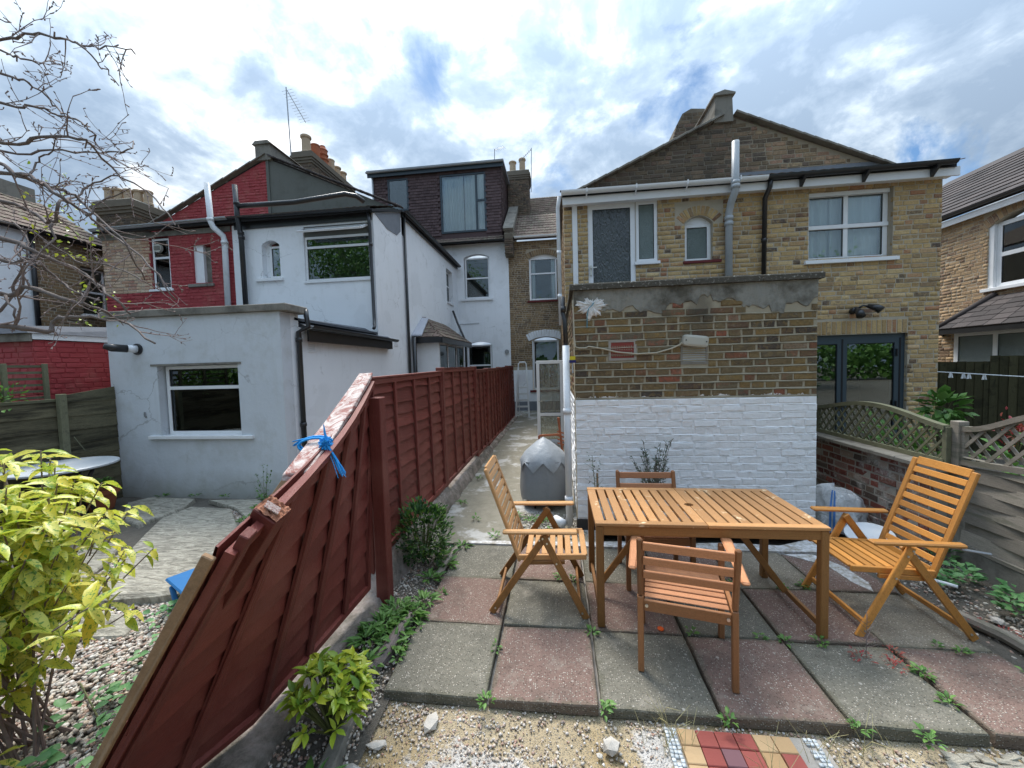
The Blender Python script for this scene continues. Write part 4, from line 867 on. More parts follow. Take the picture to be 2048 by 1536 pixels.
br = thing('paint_brush', 'yellow and navy brush hanging at the corner of the outbuilding', 'brush', (.165, 4.18, 1.8))
MB().box(.135, .195, 4.165, 4.19, 1.86, 1.90).build('bristles', FRESH, br); MB().box(.13, .20, 4.16, 4.195, 1.83, 1.86).build('ferrule', NAVY, br); MB().tube([(.165, 4.178, 1.83), (.165, 4.178, 1.72)], .008, 6).build('handle', GREYPIPE, br)
# ---------------------------------------------------------------- pair of outriggers, left: red painted house and white house
WY = 8.2; SX = -3.95
wh = thing('white_house', 'white painted house with a big upstairs window and long side wall beside the alley', 'house', (-5.5, WY, 0))
F = FX(-7.28, WY)                       # u = X + 7.28
U = lambda x: x+7.28
hol = [(U(-6.66), U(-6.22), 3.97, 4.82), (U(-5.62), U(-4.04), 3.84, 5.06)]
mb = MB(); plate(mb, F, 0, 3.33, 0, 5.26, hol, 0, -.22); archfill(mb, F, U(-6.66), U(-6.22), 4.72, 4.82, -.001, -.22); mb.build('wall', WPAINT, wh)
window(wh, F, U(-6.56), U(-6.24), 3.99, 4.72, w=-.12, ft=.05)
plate(MB(), F, U(-6.66), U(-6.561), 3.97, 4.80, [], -.14, -.2).build('reveal', WPAINT, wh)
plate(MB(), F, U(-6.82), U(-6.15), 3.90, 3.965, [], .05, -.02).build('window_sill', UPVC, wh, bevel=.004)
bw = window(wh, F, U(-5.62), U(-4.04), 3.84, 4.84, w=-.03, ft=.055, lights=[(0, 1, 0, .76), (0, 1, .76, 1)], sill=.03, silloff=.02, sillh=.04, dark=ROOMG)
plate(MB(), F, U(-5.62), U(-4.04), 4.842, 5.06, [], -.035, -.09).build('window_head', GREYREN, wh)
mb = MB(); a = R(62)                       # top light swung open
P0, P1 = F.P(U(-5.56), 5.0, .02), F.P(U(-4.1), 5.0, .02); out = (F.N*math.sin(a)-Vector((0, 0, 1))*math.cos(a))*.30
for p, q in ((P0, P1), (P0+out, P1+out), (P0, P0+out), (P1, P1+out)): mb.bar(p, q, .05, .04, upv=out.cross(F.U))
ow = mb.build('open_top_light', UPVC, wh); mb = MB(); t_ = out.cross(F.U).normalized()*.004
mb.hexa([P0, P1, P1+out, P0+out], [P0+t_, P1+t_, P1+out+t_, P0+out+t_]); mb.build('pane', GLASS, ow)
# side wall towards the alley: low part under the lean-to roof, then the tall part
FSW = FRt(SX, WY)                      # u = Y - 8.2
ho = [(5.62, 6.45, 4.2, 5.45), (2.6, 6.1, 0, 2.5)]
mb = MB(); plate(mb, FSW, .2205, 1.55, 0, 5.26, [], 0, -.22); prism(mb, FSW, [(.02, 5.262), (1.55, 5.262), (1.55, 5.88)], 0, -.22); plate(mb, FSW, 1.551, 7.2, 0, 5.88, [ho[0]], 0, -.22); mb.build('side_wall', WPAINT, wh)
window(wh, FSW, 5.68, 6.40, 4.22, 5.40, w=-.12, ft=.05, lights=[(0, 1, 0, .55), (0, 1, .55, 1)], sill=.05)
prism(MB(), FSW, [(.08, 5.275), (1.5, 5.84), (1.5, 5.36), (1.25, 5.18), (.7, 5.14)], .012, -.004).build('slate_patch', LEAD, wh)
FG = FX(0, 9.78)
mb = MB(); prism(mb, FG, [(-7.62, 5.3), (-3.95, 5.3), (-3.95, 5.92), (-7.62, 7.55)], 0, -.2); mb.build('gable_wall', GREYREN, wh)
verge(wh, (-3.9, 9.78, 5.98), (-7.55, 9.78, 7.6), FG, TILED, 20, name='verge_tile')
ps = Vector((0, 1.5, .60))
under(wh, [(-7.3, 8.04, 5.28), (SX+.06, 8.04, 5.28), (SX+.06, 9.77, 5.93), (-7.3, 9.77, 5.93)]); slope(wh, (-7.3, 8.0, 5.30), (1, 0, 0), ps, 11, 6, .305, .30, TILEM, cap=60)
gutter(wh, (-7.3, 8.02, 5.33), (SX+.05, 8.02, 5.30), .06, BLACKP); plate(MB(), F, -.02, 3.3, 5.10, 5.262, [], .03, .003).build('fascia', BLACKP, wh)
under(wh, [(SX+.12, 9.8, 5.86), (SX+.12, 15.3, 5.86), (-7.62, 15.3, 7.62), (-7.62, 9.8, 7.62)], TILED)
gutter(wh, (SX+.13, 9.7, 5.90), (SX+.13, 15.35, 5.88), .065, BLACKP); MB().box(SX+.005, SX+.06, 9.75, 15.3, 5.74, 5.88).build('fascia', BLACKP, wh)
its = [MM(Vector((SX+.10, 9.8+.31*i+.15, 5.97)), Euler((0, R(-22), R(90))).to_matrix(), (.32, .24, .05)) for i in range(18)]

pipe('downpipe', [(SX+.05, 9.86, 5.86), (SX+.05, 9.86, .0)], .038, BLACKP, wh, n=8)
pipe('downpipe', [(-4.02, 8.09, 5.26), (-4.0, 8.12, 5.0), (-3.99, 8.12, 2.95), (-3.93, 8.0, 2.75), (-3.9, 7.9, 2.7)], .036, BLACKP, wh, n=8, collars=[((-3.99, 8.12, 4.55), (0, 0, 1))])
for y, z in ((5.72, 2.12), (9.03, 2.38)):
    vt = plate(MB(), FRt(SX, y), 0, .19, z, z+.16, [(.015+.02*i, .028+.02*i, z+.02+.03*j, z+.04+.03*j) for i in range(8) for j in range(4)], .012, -.003).build('wall_vent', UPVC, wh)
# single storey grey rendered extension
EY = 5.13; ex = thing('grey_extension', 'flat roofed pale grey rendered extension with a wide window, on the left', 'extension', (-5.4, EY, 0))
F = FX(-6.82, EY); U = lambda x: x+6.82
mb = MB(); plate(mb, F, 0, 2.87, -.2, 2.69, [(U(-6.0), U(-4.66), .88, 1.97)], 0, -.22); mb.build('wall', GPAINT, ex)
mb = MB(); plate(mb, FRt(SX, EY), .2205, 3.07, -.2, 2.50, [], .0, -.2); prism(mb, FRt(SX, EY), [(.2205, 2.502), (.40, 2.502), (.40, 2.69), (.2205, 2.69)], .0, -.2); mb.build('side_wall', WPAINT, ex)
mb = MB(); plate(mb, FL(-6.82, 8.19), 0, 2.83, -.2, 2.69, [], .0, -.2); mb.build('far_side_wall', GPAINT, ex)
window(ex, F, U(-5.97), U(-4.68), .90, 1.95, w=-.10, ft=.05, lights=[(0, 1, 0, .68), (0, 1, .68, 1)], sill=.045, silloff=.22, sillh=.05, dark=ROOMG)
mb = MB(); plate(mb, F, U(-6.10), U(-4.60), 1.955, 1.985, [], .012, -.02); mb.build('drip_bead', CONC, ex)
mb = MB(); plate(mb, F, -.05, 3.0, 2.692, 2.80, [], .05, -.3); mb.box(SX-.25, SX+.13, EY+.3, EY+.45, 2.692, 2.80); mb.build('parapet_coping', COPE if False else CONC, ex, bevel=.01)
MB().box(-6.8, SX, EY+.31, 8.18, 2.60, 2.64).build('roof', FELT, ex)
mb = MB(); mb.hexa([(SX-.3, EY+.46, 2.56), (SX+.13, EY+.46, 2.47), (SX+.13, 8.68, 2.47), (SX-.3, 8.68, 2.56)], [(SX-.3, EY+.46, 2.70), (SX+.13, EY+.46, 2.50), (SX+.13, 8.68, 2.50), (SX-.3, 8.68, 2.75)]); mb.build('lean_to_roof', FELT, ex)
MB().box(SX+.095, SX+.12, EY+.46, 8.66, 2.28, 2.46).build('fascia', BLACKP, ex); gutter(ex, (SX+.19, EY+.42, 2.52), (SX+.19, 8.75, 2.50), .06, BLACKP)
MB().box(SX+.003, SX+.093, 8.64, 8.66, 2.28, 2.46).build('fascia_return', BLACKP, ex)
pipe('downpipe', [(SX+.12, EY+.42, 2.76), (SX+.14, EY+.40, 2.66), (SX+.18, EY+.38, 2.50), (SX+.05, EY+.33, 2.42), (SX+.05, EY+.33, -.05)], .038, BLACKP, ex, n=8, collars=[((SX+.05, EY+.33, 1.0), (0, 0, 1)), ((SX+.05, EY+.33, 2.3), (0, 0, 1))])
fu = thing('boiler_flue', 'black and white boiler flue sticking out of the grey extension wall', 'flue', (-6.3, EY, 2.22))
MB().tube([(-6.30, EY-.004, 2.22), (-6.30, EY-.02, 2.22)], .085, 18).build('collar', BLACKP, fu, smooth=False)
MB().tube([(-6.30, EY-.02, 2.22), (-6.335, EY-.12, 2.225)], .055, 16).build('white_pipe', WHITEPL, fu, smooth=True)
MB().tube([(-6.335, EY-.12, 2.225), (-6.40, EY-.27, 2.235), (-6.44, EY-.34, 2.26)], [.056, .056, .04], 16).build('black_nozzle', BLACKP, fu, smooth=True)
MB().tube([(-6.24, EY-.004, 1.18), (-6.245, EY-.02, 1.22), (-6.25, EY-.01, 1.26)], .012, 5).build('wall_hook', STEEL, ex)
# small bay with a hipped tiled roof against the white side wall
bay = thing('bay_window', 'small white bay with a hipped mossy tile roof against the white side wall', 'bay window', (SX+.3, 11.5, 0))
B0, B1, BD = 10.45, 14.6, .62
pl_ = [(SX, B0), (SX+BD, B0+.08), (SX+BD, 13.6), (SX, B1)]
def vwall(th, a, b, z0, z1, name, m, lights, glass=True):
    a = Vector((*a, 0)); b = Vector((*b, 0)); d = (b-a); L = d.length; d.normalize(); nrm = Vector((d.y, -d.x, 0)); Fw = Fr((a.x, a.y, 0), d, nrm)
    return window(th, Fw, 0, L, z0, z1, w=0, ft=.07, lights=lights, m=m, name=name, room=False)
vwall(bay, pl_[0], pl_[1], .9, 2.55, 'window', UPVC, [(0, 1, 0, .5), (0, 1, .5, 1)])
vwall(bay, pl_[1], pl_[2], .9, 2.55, 'window', UPVC, [(0, .33, 0, .5), (0, .33, .5, 1), (.33, .66, 0, .5), (.33, .66, .5, 1), (.66, 1, 0, .5), (.66, 1, .5, 1)])
mb = MB(); mb.hexa([(SX+.002, B0+.02, -.1), (SX+BD, B0+.08, -.1), (SX+BD, 13.6, -.1), (SX+.002, B1, -.1)], [(SX+.002, B0+.02, .898), (SX+BD, B0+.08, .898), (SX+BD, 13.6, .898), (SX+.002, B1, .898)]); mb.build('base_wall', WPAINT, bay)
MB().box(SX+.02, SX+BD-.1, B0+.3, 13.4, .9, 2.5).build('blind', ROOMG, bay)
MB().box(SX+.002, SX+BD+.08, B0-.05, B0+.02, .9, 2.62).build('corner_post', UPVC, bay)
e0, e1, e2, e3 = (SX+.0, B0-.22, 2.66), (SX+BD+.22, B0-.18, 2.66), (SX+BD+.22, 13.9, 2.66), (SX, B1+.2, 2.66); k0, k1 = (SX+.0, B0+.75, 3.32), (SX+.0, 13.4, 3.32)
mb = MB(); mb.v = [e0, e1, e2, e3, k0, k1, (e0[0], e0[1], 2.64), (e1[0], e1[1], 2.64), (e2[0], e2[1], 2.64), (e3[0], e3[1], 2.64)]
mb.f = [(0, 1, 4), (1, 2, 5, 4), (2, 3, 5), (6, 9, 8, 7), (0, 6, 7, 1), (1, 7, 8, 2), (2, 8, 9, 3)]; mb.build('roof_deck', TILEM, bay)
def rowtiles(th, A, B, C, D, rows, per, m, name='roof_tile', cap=80, th_=.02):
    """tiles on the quad A B (eaves) D C (top)"""
    A, B, C, D = map(Vector, (A, B, C, D)); nrm = (B-A).cross(C-A).normalized(); its = []
    if nrm.z < 0: nrm = -nrm
    for j in range(rows):
        t = (j+.5)/rows; a = A.lerp(C, t); b = B.lerp(D, t); L = (b-a).length; n = max(1, int(round(L/per))); d = (b-a).normalized() if L > 1e-4 else (B-A).normalized(); s = nrm.cross(d).normalized()
        gg = ((A.lerp(C, 1/rows))-A).length
        gg = abs((C-A).dot(s))/rows
        for i in range(n):
            c = a.lerp(b, (i+.5)/n); its.append(MM(c+nrm*(th_*.6+random.uniform(0, .006)), Matrix((d, s, nrm)).transposed() @ Euler((R(-4), 0, random.uniform(-.02, .02))).to_matrix(), (L/n*.97, gg*1.15, th_)))
    pieces(th, name, its, m, 'slab', tpls('slab'), cap)
rowtiles(bay, e1, e2, k0, k1, 5, .2, TILEM, cap=60); rowtiles(bay, e0, e1, k0, k0, 5, .17, TILEM, cap=40)
MB().hexa([(SX+.01, B0-.30, 2.69), (SX+.30, B0-.28, 2.69), (SX+.22, B0+.55, 3.23), (SX+.01, B0+.60, 3.26)], [(SX+.01, B0-.30, 2.73), (SX+.30, B0-.28, 2.73), (SX+.22, B0+.55, 3.28), (SX+.01, B0+.60, 3.31)]).build('lead_flashing', FLASH, bay)
MB().box(SX+.01, SX+BD+.2, B0-.23, B0-.20, 2.50, 2.66).build('fascia', BLACKP, bay); MB().box(SX+BD+.19, SX+BD+.23, B0-.2, 13.9, 2.50, 2.66).build('fascia', BLACKP, bay)
pipe('downpipe', [(SX+.06, 14.35, 3.95), (SX+.25, 14.2, 3.5), (SX+.62, 13.9, 2.75), (SX+.62, 13.9, .2)], .04, BLACKP, bay, n=8)
pipe('downpipe', [(SX+.1, B0-.34, 2.66), (SX+.1, B0-.34, .0)], .06, BLACKP, bay, n=8)
# red painted house
rd = thing('red_house', 'dark red painted brick house sharing its gable with the white house', 'house', (-9, WY, 0))
X0 = -10.83; F = FX(X0, WY); U = lambda x: x-X0
hol = [(U(-9.55), U(-9.03), 3.83, 5.10), (U(-8.44), U(-7.95), 3.93, 4.84)]
mb = MB(); plate(mb, F, 0, U(-7.285), 0, 5.2, hol, 0, -.22); rw = mb.build('wall', RPAINT, rd)
mb = MB(); plate(mb, F, .003, U(-9.75), 3.80, 5.198, [(U(-9.55), U(-9.03), 3.83, 5.10)], .004, -.01); mb.build('bare_mortar', MORTR, rw)
isb = lambda u, v: (u < 1.30 and v > 3.79)
bricks(rw, F, 0, U(-7.36), 3.2, 5.2, hol, RPAINT, 190, skip=isb, name='red_brick', stuff='red_brickwork', proud=.008)
bricks(rw, F, 0, 1.28, 3.80, 5.2, hol, PALEB, 110, proud=.014, name='bare_brick', stuff='bare_brickwork')
plate(MB(), F, U(-7.36), U(-7.20), 3.0, 5.2, [], .02, -.01).build('white_strip', WPAINT, rd)
fw_ = window(rd, F, U(-9.53), U(-9.05), 3.86, 5.06, w=-.04, ft=.05, lights=[(0, 1, 0, .62), (0, 1, .62, 1)], sill=.04)
fn = MB().tube([F.P(U(-9.32), 4.82, -.03), F.P(U(-9.32), 4.82, .03)], .10, 20).build('extractor_fan', LAMPG, rd, smooth=False)
for k in range(5): MB().bar(F.P(U(-9.40), 4.78+.02*k, .033), F.P(U(-9.24), 4.78+.02*k, .033), .006, .006).build('fan_louvre', GASKET, fn)
plate(MB(), F, U(-8.2), U(-7.96), 3.96, 4.80, [], -.12, -.14).build('boarded_pane', CONC, rd)
plate(MB(), F, U(-8.44), U(-8.2), 3.94, 4.84, [], -.05, -.14).build('blocked_reveal', UPVC, rd)
plate(MB(), F, U(-8.56), U(-7.9), 3.86, 3.93, [], .05, -.02).build('window_sill', CONC, rd, bevel=.008)
mb = MB(); prism(mb, FG, [(-11.3, 5.3), (-7.624, 5.3), (-7.624, 7.55), (-11.3, 5.98)], 0, -.2); rg = mb.build('gable_wall', RPAINT, rd)
bricks(rg, FG, -11.2, -7.65, 5.4, 7.5, [], RPAINT, 110, clip=lambda v: (-11.2+max(0, (v-6.0)*2.33)+.06, -7.66), name='gable_brick', stuff='gable_brickwork', proud=.008)
verge(rd, (-11.4, 9.78, 6.0), (-7.66, 9.78, 7.63), FG, CONC, 9)
plate(MB(), FG, -7.66, -7.58, 5.4, 7.5, [], .03, -.01).build('render_stop', GREYREN, rd)
under(rd, [(X0-.05, 8.04, 5.26), (-7.3, 8.04, 5.28), (-7.3, 9.77, 5.93), (X0-.05, 9.77, 5.93)]); slope(rd, (X0-.05, 8.0, 5.28), (1, 0, 0), ps, 12, 6, .3, .30, TILEM, cap=60)
under(rd, [(-7.62, 9.8, 7.62), (-7.62, 15.3, 7.62), (-11.5, 15.3, 5.9), (-11.5, 9.8, 5.9)], TILED)
gutter(rd, (X0-.05, 8.02, 5.30), (-7.32, 8.02, 5.34), .06, GREYPIPE); plate(MB(), F, 0, U(-7.4), 5.08, 5.199, [], .03, .016).build('fascia', CONC, rd)
pipe('soil_pipe', [(-7.70, 7.95, 6.08), (-7.66, 7.95, 5.22), (-7.63, 7.97, 5.12), (-7.50, 8.08, 4.95), (-7.48, 8.09, 4.85), (-7.50, 8.09, 2.9)], .06, WPIPE, rd, collars=[((-7.665, 7.95, 5.28), (0, 0, 1)), ((-7.48, 8.09, 4.80), (0, 0, 1))])
pipe('soil_pipe', [(-7.08, 8.02, 6.02), (-7.06, 8.02, 5.3), (-7.05, 8.08, 4.9), (-7.05, 8.1, 2.9)], .055, BLACKP, wh, collars=[((-7.06, 8.02, 5.62), (0, 0, 1)), ((-7.05, 8.08, 4.98), (0, 0, 1)), ((-7.05, 8.09, 4.88), (0, 0, 1))])
pipe('branch_pipe', [(-7.06, 8.02, 5.56), (-6.3, 8.05, 5.56), (-5.75, 8.15, 5.60), (-4.75, 8.5, 5.85), (-4.55, 8.65, 5.85), (-4.45, 8.8, 5.78)], .055, BLACKP, wh)
mb = MB(); mb.hexa([(-7.92, 9.72, 7.5), (-7.48, 9.72, 7.5), (-7.48, 12.0, 7.5), (-7.92, 12.0, 7.5)], [(-7.92, 9.72, 7.9), (-7.48, 9.72, 7.9), (-7.48, 12.0, 7.9), (-7.92, 12.0, 7.9)]); mb.hexa([(-7.98, 9.68, 7.903), (-7.42, 9.68, 7.903), (-7.42, 12.0, 7.903), (-7.98, 12.0, 7.903)], [(-7.88, 9.68, 7.99), (-7.52, 9.68, 7.99), (-7.52, 12.0, 7.99), (-7.88, 12.0, 7.99)]); mb.build('party_parapet', CONC, rd)
def potprof(r, h, kind):
    if kind == 0: return [(r*1.1, 0), (r*1.1, .05), (r*.95, .08), (r*.9, h*.8), (r*1.15, h*.86), (r*1.15, h*.95), (r*.95, h)]
    if kind == 1: return [(r*.9, 0), (r, h*.5), (r, h*.9), (r*1.1, h*.93), (r*1.05, h)]
    return [(r*1.05, 0), (r, h*.3), (r*1.2, h*.34), (r*1.2, h*.38), (r, h*.42), (r*1.0, h*.52), (r*1.2, h*.56), (r*1.2, h*.6), (r*1.0, h*.64), (r, h*.76), (r*1.15, h*.8), (r*.7, h*.92), (r*.6, h)]
def stack(name, label, x0, x1, y0, y1, z0, z1, pots, m=STOCKB, mm=MORTB, corb=3, cap=70, sides=True):
    th = thing(name, label, 'chimney', ((x0+x1)/2, (y0+y1)/2, z0)); mb = MB(); mb.box(x0, x1, y0, y1, z0, z1-.38)
    for k in range(corb): e = .03*(k+1); mb.box(x0-e, x1+e, y0-e, y1+e, z1-.379+k*.08, z1-.302+k*.08)
    mb.box(x0-.05, x1+.05, y0-.05, y1+.05, z1-.379+corb*.08, z1-.02); s_ = mb.build('stack', mm, th)
    bricks(s_, FX(x0, y0), 0, x1-x0, z0, z1-.38, [], m, cap//2, course=.076, proud=.008, sl=.215); bricks(s_, FRt(x1, y0), 0, y1-y0, z0, z1-.38, [], m, cap//2, proud=.008)
    mb = MB(); mb.hexa([(x0-.05, y0-.05, z1-.018), (x1+.05, y0-.05, z1-.018), (x1+.05, y1+.05, z1-.018), (x0-.05, y1+.05, z1-.018)], [(x0+.08, y0+.08, z1+.06), (x1-.08, y0+.08, z1+.06), (x1-.08, y1-.08, z1+.06), (x0+.08, y1-.08, z1+.06)]); mb.build('flaunching', CONC, th)
    for px_, py_, r_, h_, k_, pm in pots: MB().lathe((px_, py_, z1+.04), potprof(r_, h_, k_), 16).build('chimney_pot', pm, th, smooth=False)
    return th
stack('chimney_stack', 'long brick chimney with six mixed pots on the ridge above the red and white gable', -8.4, -7.8, 12.0, 14.5, 7.4, 8.98, [(-8.12, 12.25, .15, .60, 0, POT), (-8.1, 12.72, .14, .55, 1, POTR), (-8.1, 13.15, .15, .75, 2, POTR), (-8.1, 13.6, .14, .5, 1, POT), (-8.1, 14.0, .14, .45, 0, POT), (-8.1, 14.4, .14, .45, 0, POT)])
def aerial(label, x, y, z0, z1, d, nel, L, tilt=0, side=.18):
    th = thing('tv_aerial', label, 'aerial', (x, y, z0)); MB().tube([(x, y, z0), (x+tilt, y, z1)], .018, 6).build('mast', STEEL, th)
    bx = Vector((x+tilt, y, z1-.05)); dv = Vector(d).normalized(); s = dv.cross(Vector((0, 0, 1)));
    if s.length < .1: s = Vector((1, 0, 0))
    s.normalize(); mb = MB(); mb.tube([bx, bx+dv*L], .010, 5)
    for k in range(nel): c = bx+dv*L*(k+.5)/nel; mb.tube([c-s*side, c+s*side], .005, 4)
    mb.build('elements', STEEL, th); return th
aerial('tall thin aerial mast beside the chimney above the red and white gable', -8.5, 12.0, 8.8, 11.05, (.12, 1, -.75), 12, 1.0, -.05, .2)
# ---------------------------------------------------------------- rear terrace
M_ = 15.4
wm = thing('white_terrace_house', 'white rear house wall with brown tile hung loft dormer, at the end of the alley', 'house', (-3.2, M_, 0))
F = FX(-4.2, M_); U = lambda x: x+4.2
hol = [(U(-3.66), U(-2.62), 4.56, 6.34), (U(-3.64), U(-2.60), 1.0, 2.83)]
mb = MB(); plate(mb, F, -3.8, U(-1.84), 0, 6.75, hol, 0, -.25)
for h_ in hol: archfill(mb, F, h_[0], h_[1], h_[3]-.13, h_[3], -.001, -.25)
mb.build('wall', WPAINT, wm)
for z0, z1 in ((4.58, 6.21), (1.02, 2.70)):
    window(wm, F, U(-3.64), U(-2.64), z0, z1, w=-.12, ft=.06, lights=[(0, 1, 0, .5), (0, 1, .5, 1)])
plate(MB(), F, U(-3.83), U(-2.5), 4.48, 4.56, [], .07, -.02).build('window_sill', UPVC, wm)
MB().tube([F.P(U(-2.0), 2.38, .0), F.P(U(-2.0), 2.38, .05)], .085, 14).build('round_light', STEEL, wm)
mb = MB(); mb.tube([F.P(U(-3.9), 2.85, .02), F.P(U(-3.9), 3.55, .02), F.P(U(-3.1), 3.57, .02)], .012, 5); mb.build('wall_cable', GREYPIPE, wm)
under(wm, [(-8, 15.15, 6.72), (-1.95, 15.15, 6.72), (-1.95, 19.6, 10.0), (-8, 19.6, 10.0)], TILED)
slope(wm, (-8, 15.1, 6.76), (1, 0, 0), (0, 4.4, 3.25), 20, 2, .3, .25, TILEM, cap=20)
gutter(wm, (-7.9, 15.08, 6.74), (-1.98, 15.08, 6.76), .065, BLACKP)
# dormer
DX0, DX1, DZ0, DZ1 = -7.40, -2.06, 7.15, 9.78; Fd = FX(DX0, M_+.02); U = lambda x: x-DX0
dh = [(U(-6.74), U(-5.86), 8.25, 9.55), (U(-4.53), U(-2.66), 7.22, 9.53)]
mb = MB(); plate(mb, Fd, 0, DX1-DX0, DZ0-.2, DZ1, dh, 0, -.15); mb.box(DX1-.15, DX1, M_+.18, 19.2, DZ0-.2, DZ1); mb.box(DX0, DX0+.15, M_+.18, 19.2, DZ0-.2, DZ1); mb.build('dormer_wall', HUNG, wm)
def hung(th, F_, u0, u1, v0, v1, holes, cap, g=.115, tw=.168):
    its = []; j = 0; v = v0
    while v < v1-.03:
        u = u0-(tw/2 if j % 2 else 0)
        while u < u1:
            a, b = max(u, u0), min(u+tw, u1); c = (a+b)/2; vc = v+g/2
            if b-a > .03 and not any(h[0]-.02 < c < h[1]+.02 and h[2]-.02 < vc < h[3]+.02 for h in holes):
                its.append(MM(F_.P(c, vc, .02), F_.M @ Euler((R(90-9), 0, 0)).to_matrix(), (b-a-.004, g*1.25, .016)))
            u += tw
        v += g; j += 1
    pieces(th, 'hung_tile', its, HUNG, 'slab', tpls('slab'), cap, 'hung_tiles')
hung(wm, Fd, 0, DX1-DX0, DZ0, DZ1-.1, dh, 260); hung(wm, FRt(DX1, M_+.05), 0, 3.6, DZ0, DZ1-.1, [], 40)
window(wm, Fd, *dh[0], w=.03, ft=.07, m=GREYFR); window(wm, Fd, *dh[1], w=.03, ft=.07, m=GREYFR, lights=[(0, .79, 0, 1), (.79, 1, .53, 1), (.79, 1, 0, .53)], curtain=[(.02, .5, .2), (.52, .98, 1.3)])
MB().box(DX0-.15, DX1+.15, M_-.17, 19.2, DZ1, DZ1+.10).build('dormer_roof', LEAD, wm)
MB().box(DX0-.13, DX1+.13, M_-.14, M_-.10, DZ1-.16, DZ1-.003).build('fascia', GREYFR, wm); gutter(wm, (DX0-.15, M_-.20, DZ1+.02), (DX1+.15, M_-.20, DZ1+.03), .055, GREYPIPE)
pipe('downpipe', [(DX0+.05, M_-.05, 9.65), (DX0+.05, M_-.05, 7.2)], .035, GREYPIPE, wm, n=6)
# party wall between the two roofs
pw = thing('party_wall', 'sloping brick party wall with cement coping between the dormer and the brown tiled roof', 'wall', (-1.75, M_, 6.2))
Fp = FRt(-1.60, 15.1); mb = MB(); prism(mb, Fp, [(0, 6.1), (.35, 6.1), (4.6, 9.9), (4.4, 10.4), (.0, 7.15), (-.15, 6.9)], 0, -.32); pwo = mb.build('wall', MORTB, pw)
bricks(pwo, FX(-1.92, 14.95+.03), 0, .32, 6.15, 7.0, [], STOCKB, 20, name='brick')
mb = MB(); prism(mb, Fp, [(-.2, 7.1), (-.12, 7.2), (4.4, 10.5), (4.5, 10.4), (-.1, 7.02)], .04, -.36); mb.build('coping', CONC, pw)
bm_ = thing('brown_terrace_house', 'brown brick rear house with white arched windows at the end of the alley', 'house', (-.8, M_, 0))
F = FX(-1.838, M_+.01); U = lambda x: x+1.838
hol = [(U(-1.03), U(.08), 4.37, 6.18), (U(-.98), U(.10), .8, 2.92)]
mb = MB(); plate(mb, F, 0, 3.6, 0, 6.72, hol, 0, -.25)
archfill(mb, F, *hol[0][:2], 6.04, 6.18, -.001, -.25); archfill(mb, F, *hol[1][:2], 2.78, 2.92, -.001, -.25); bw_ = mb.build('wall', MORT, bm_)
bricks(bw_, F, 0, 2.3, 1.75, 6.7, hol+[(U(-1.12), U(.17), 6.04, 6.42), (U(-1.12), U(.17), 2.78, 3.2)], BROWNB, 230)
voussoirs(bw_, F, *hol[0][:2], 6.04, 6.18, .20, BROWNB, 16)
voussoirs(bw_, F, hol[1][0]-.05, hol[1][1]+.05, 2.80, 2.93, .28, WPAINT, 15, name='white_arch_brick', proud=.03)
mb = MB(); plate(mb, F, .0, 2.3, .35, 1.62, [hol[1]], .012, -.01); mb.build('white_dado', WPAINT, bm_)
mb = MB(); plate(mb, F, .0, 2.3, -.1, .348, [], .02, -.01); mb.build('grey_plinth', LEAD, bm_)
window(bm_, F, U(-1.01), U(.06), 4.40, 6.05, w=-.10, ft=.06, lights=[(0, 1, 0, .63), (0, 1, .63, 1)], curtain=[(.03, .2, .3), (.8, .97, 1.)])
mb = MB(); archfill(mb, F, hol[0][0], hol[0][1], 6.3, 6.31, -.1, -.16, 2); plate(mb, F, hol[0][0], hol[0][1], 6.05, 6.18, [], -.1, -.16); mb.build('window_head', UPVC, bm_)
window(bm_, F, U(-.96), U(.08), .82, 2.80, w=-.10, ft=.07, lights=[(0, 1, 0, .55), (0, 1, .55, 1)])
plate(MB(), F, U(-1.12), U(.15), 4.30, 4.37, [], .06, -.02).build('window_sill', MATS['oxide_red_paint'], bm_); plate(MB(), F, U(-1.1), U(.15), .72, .80, [], .06, -.02).build('window_sill', MATS['oxide_red_paint'], bm_)
under(bm_, [(-1.6, 15.15, 6.75), (2.2, 15.15, 6.75), (2.2, 19.4, 9.98), (-1.6, 19.4, 9.98)], TILED)
slope(bm_, (-1.6, 15.1, 6.80), (1, 0, 0), (0, 4.25, 3.23), 10, 18, .235, .295, TILEM, cap=90)
gutter(bm_, (-1.55, 15.07, 6.80), (2.1, 15.07, 6.80), .07, UPVC)
stack('chimney_stack', 'brick chimney with two pots and aerials beside the loft dormer', -2.0, -1.08, 17.2, 18.2, 8.4, 10.35, [(-1.78, 17.5, .15, .5, 0, POT), (-1.35, 17.5, .14, .6, 0, POT)], cap=60)
aerial('small flat aerial on a pole left of the twin pot chimney', -2.55, 17.0, 9.8, 11.25, (1, -.4, 0), 6, .5, .05, .16)
aerial('thin aerial on a pole right of the twin pot chimney', -.95, 17.0, 9.3, 11.15, (-1, .2, -.8), 8, .75, .05, .12)
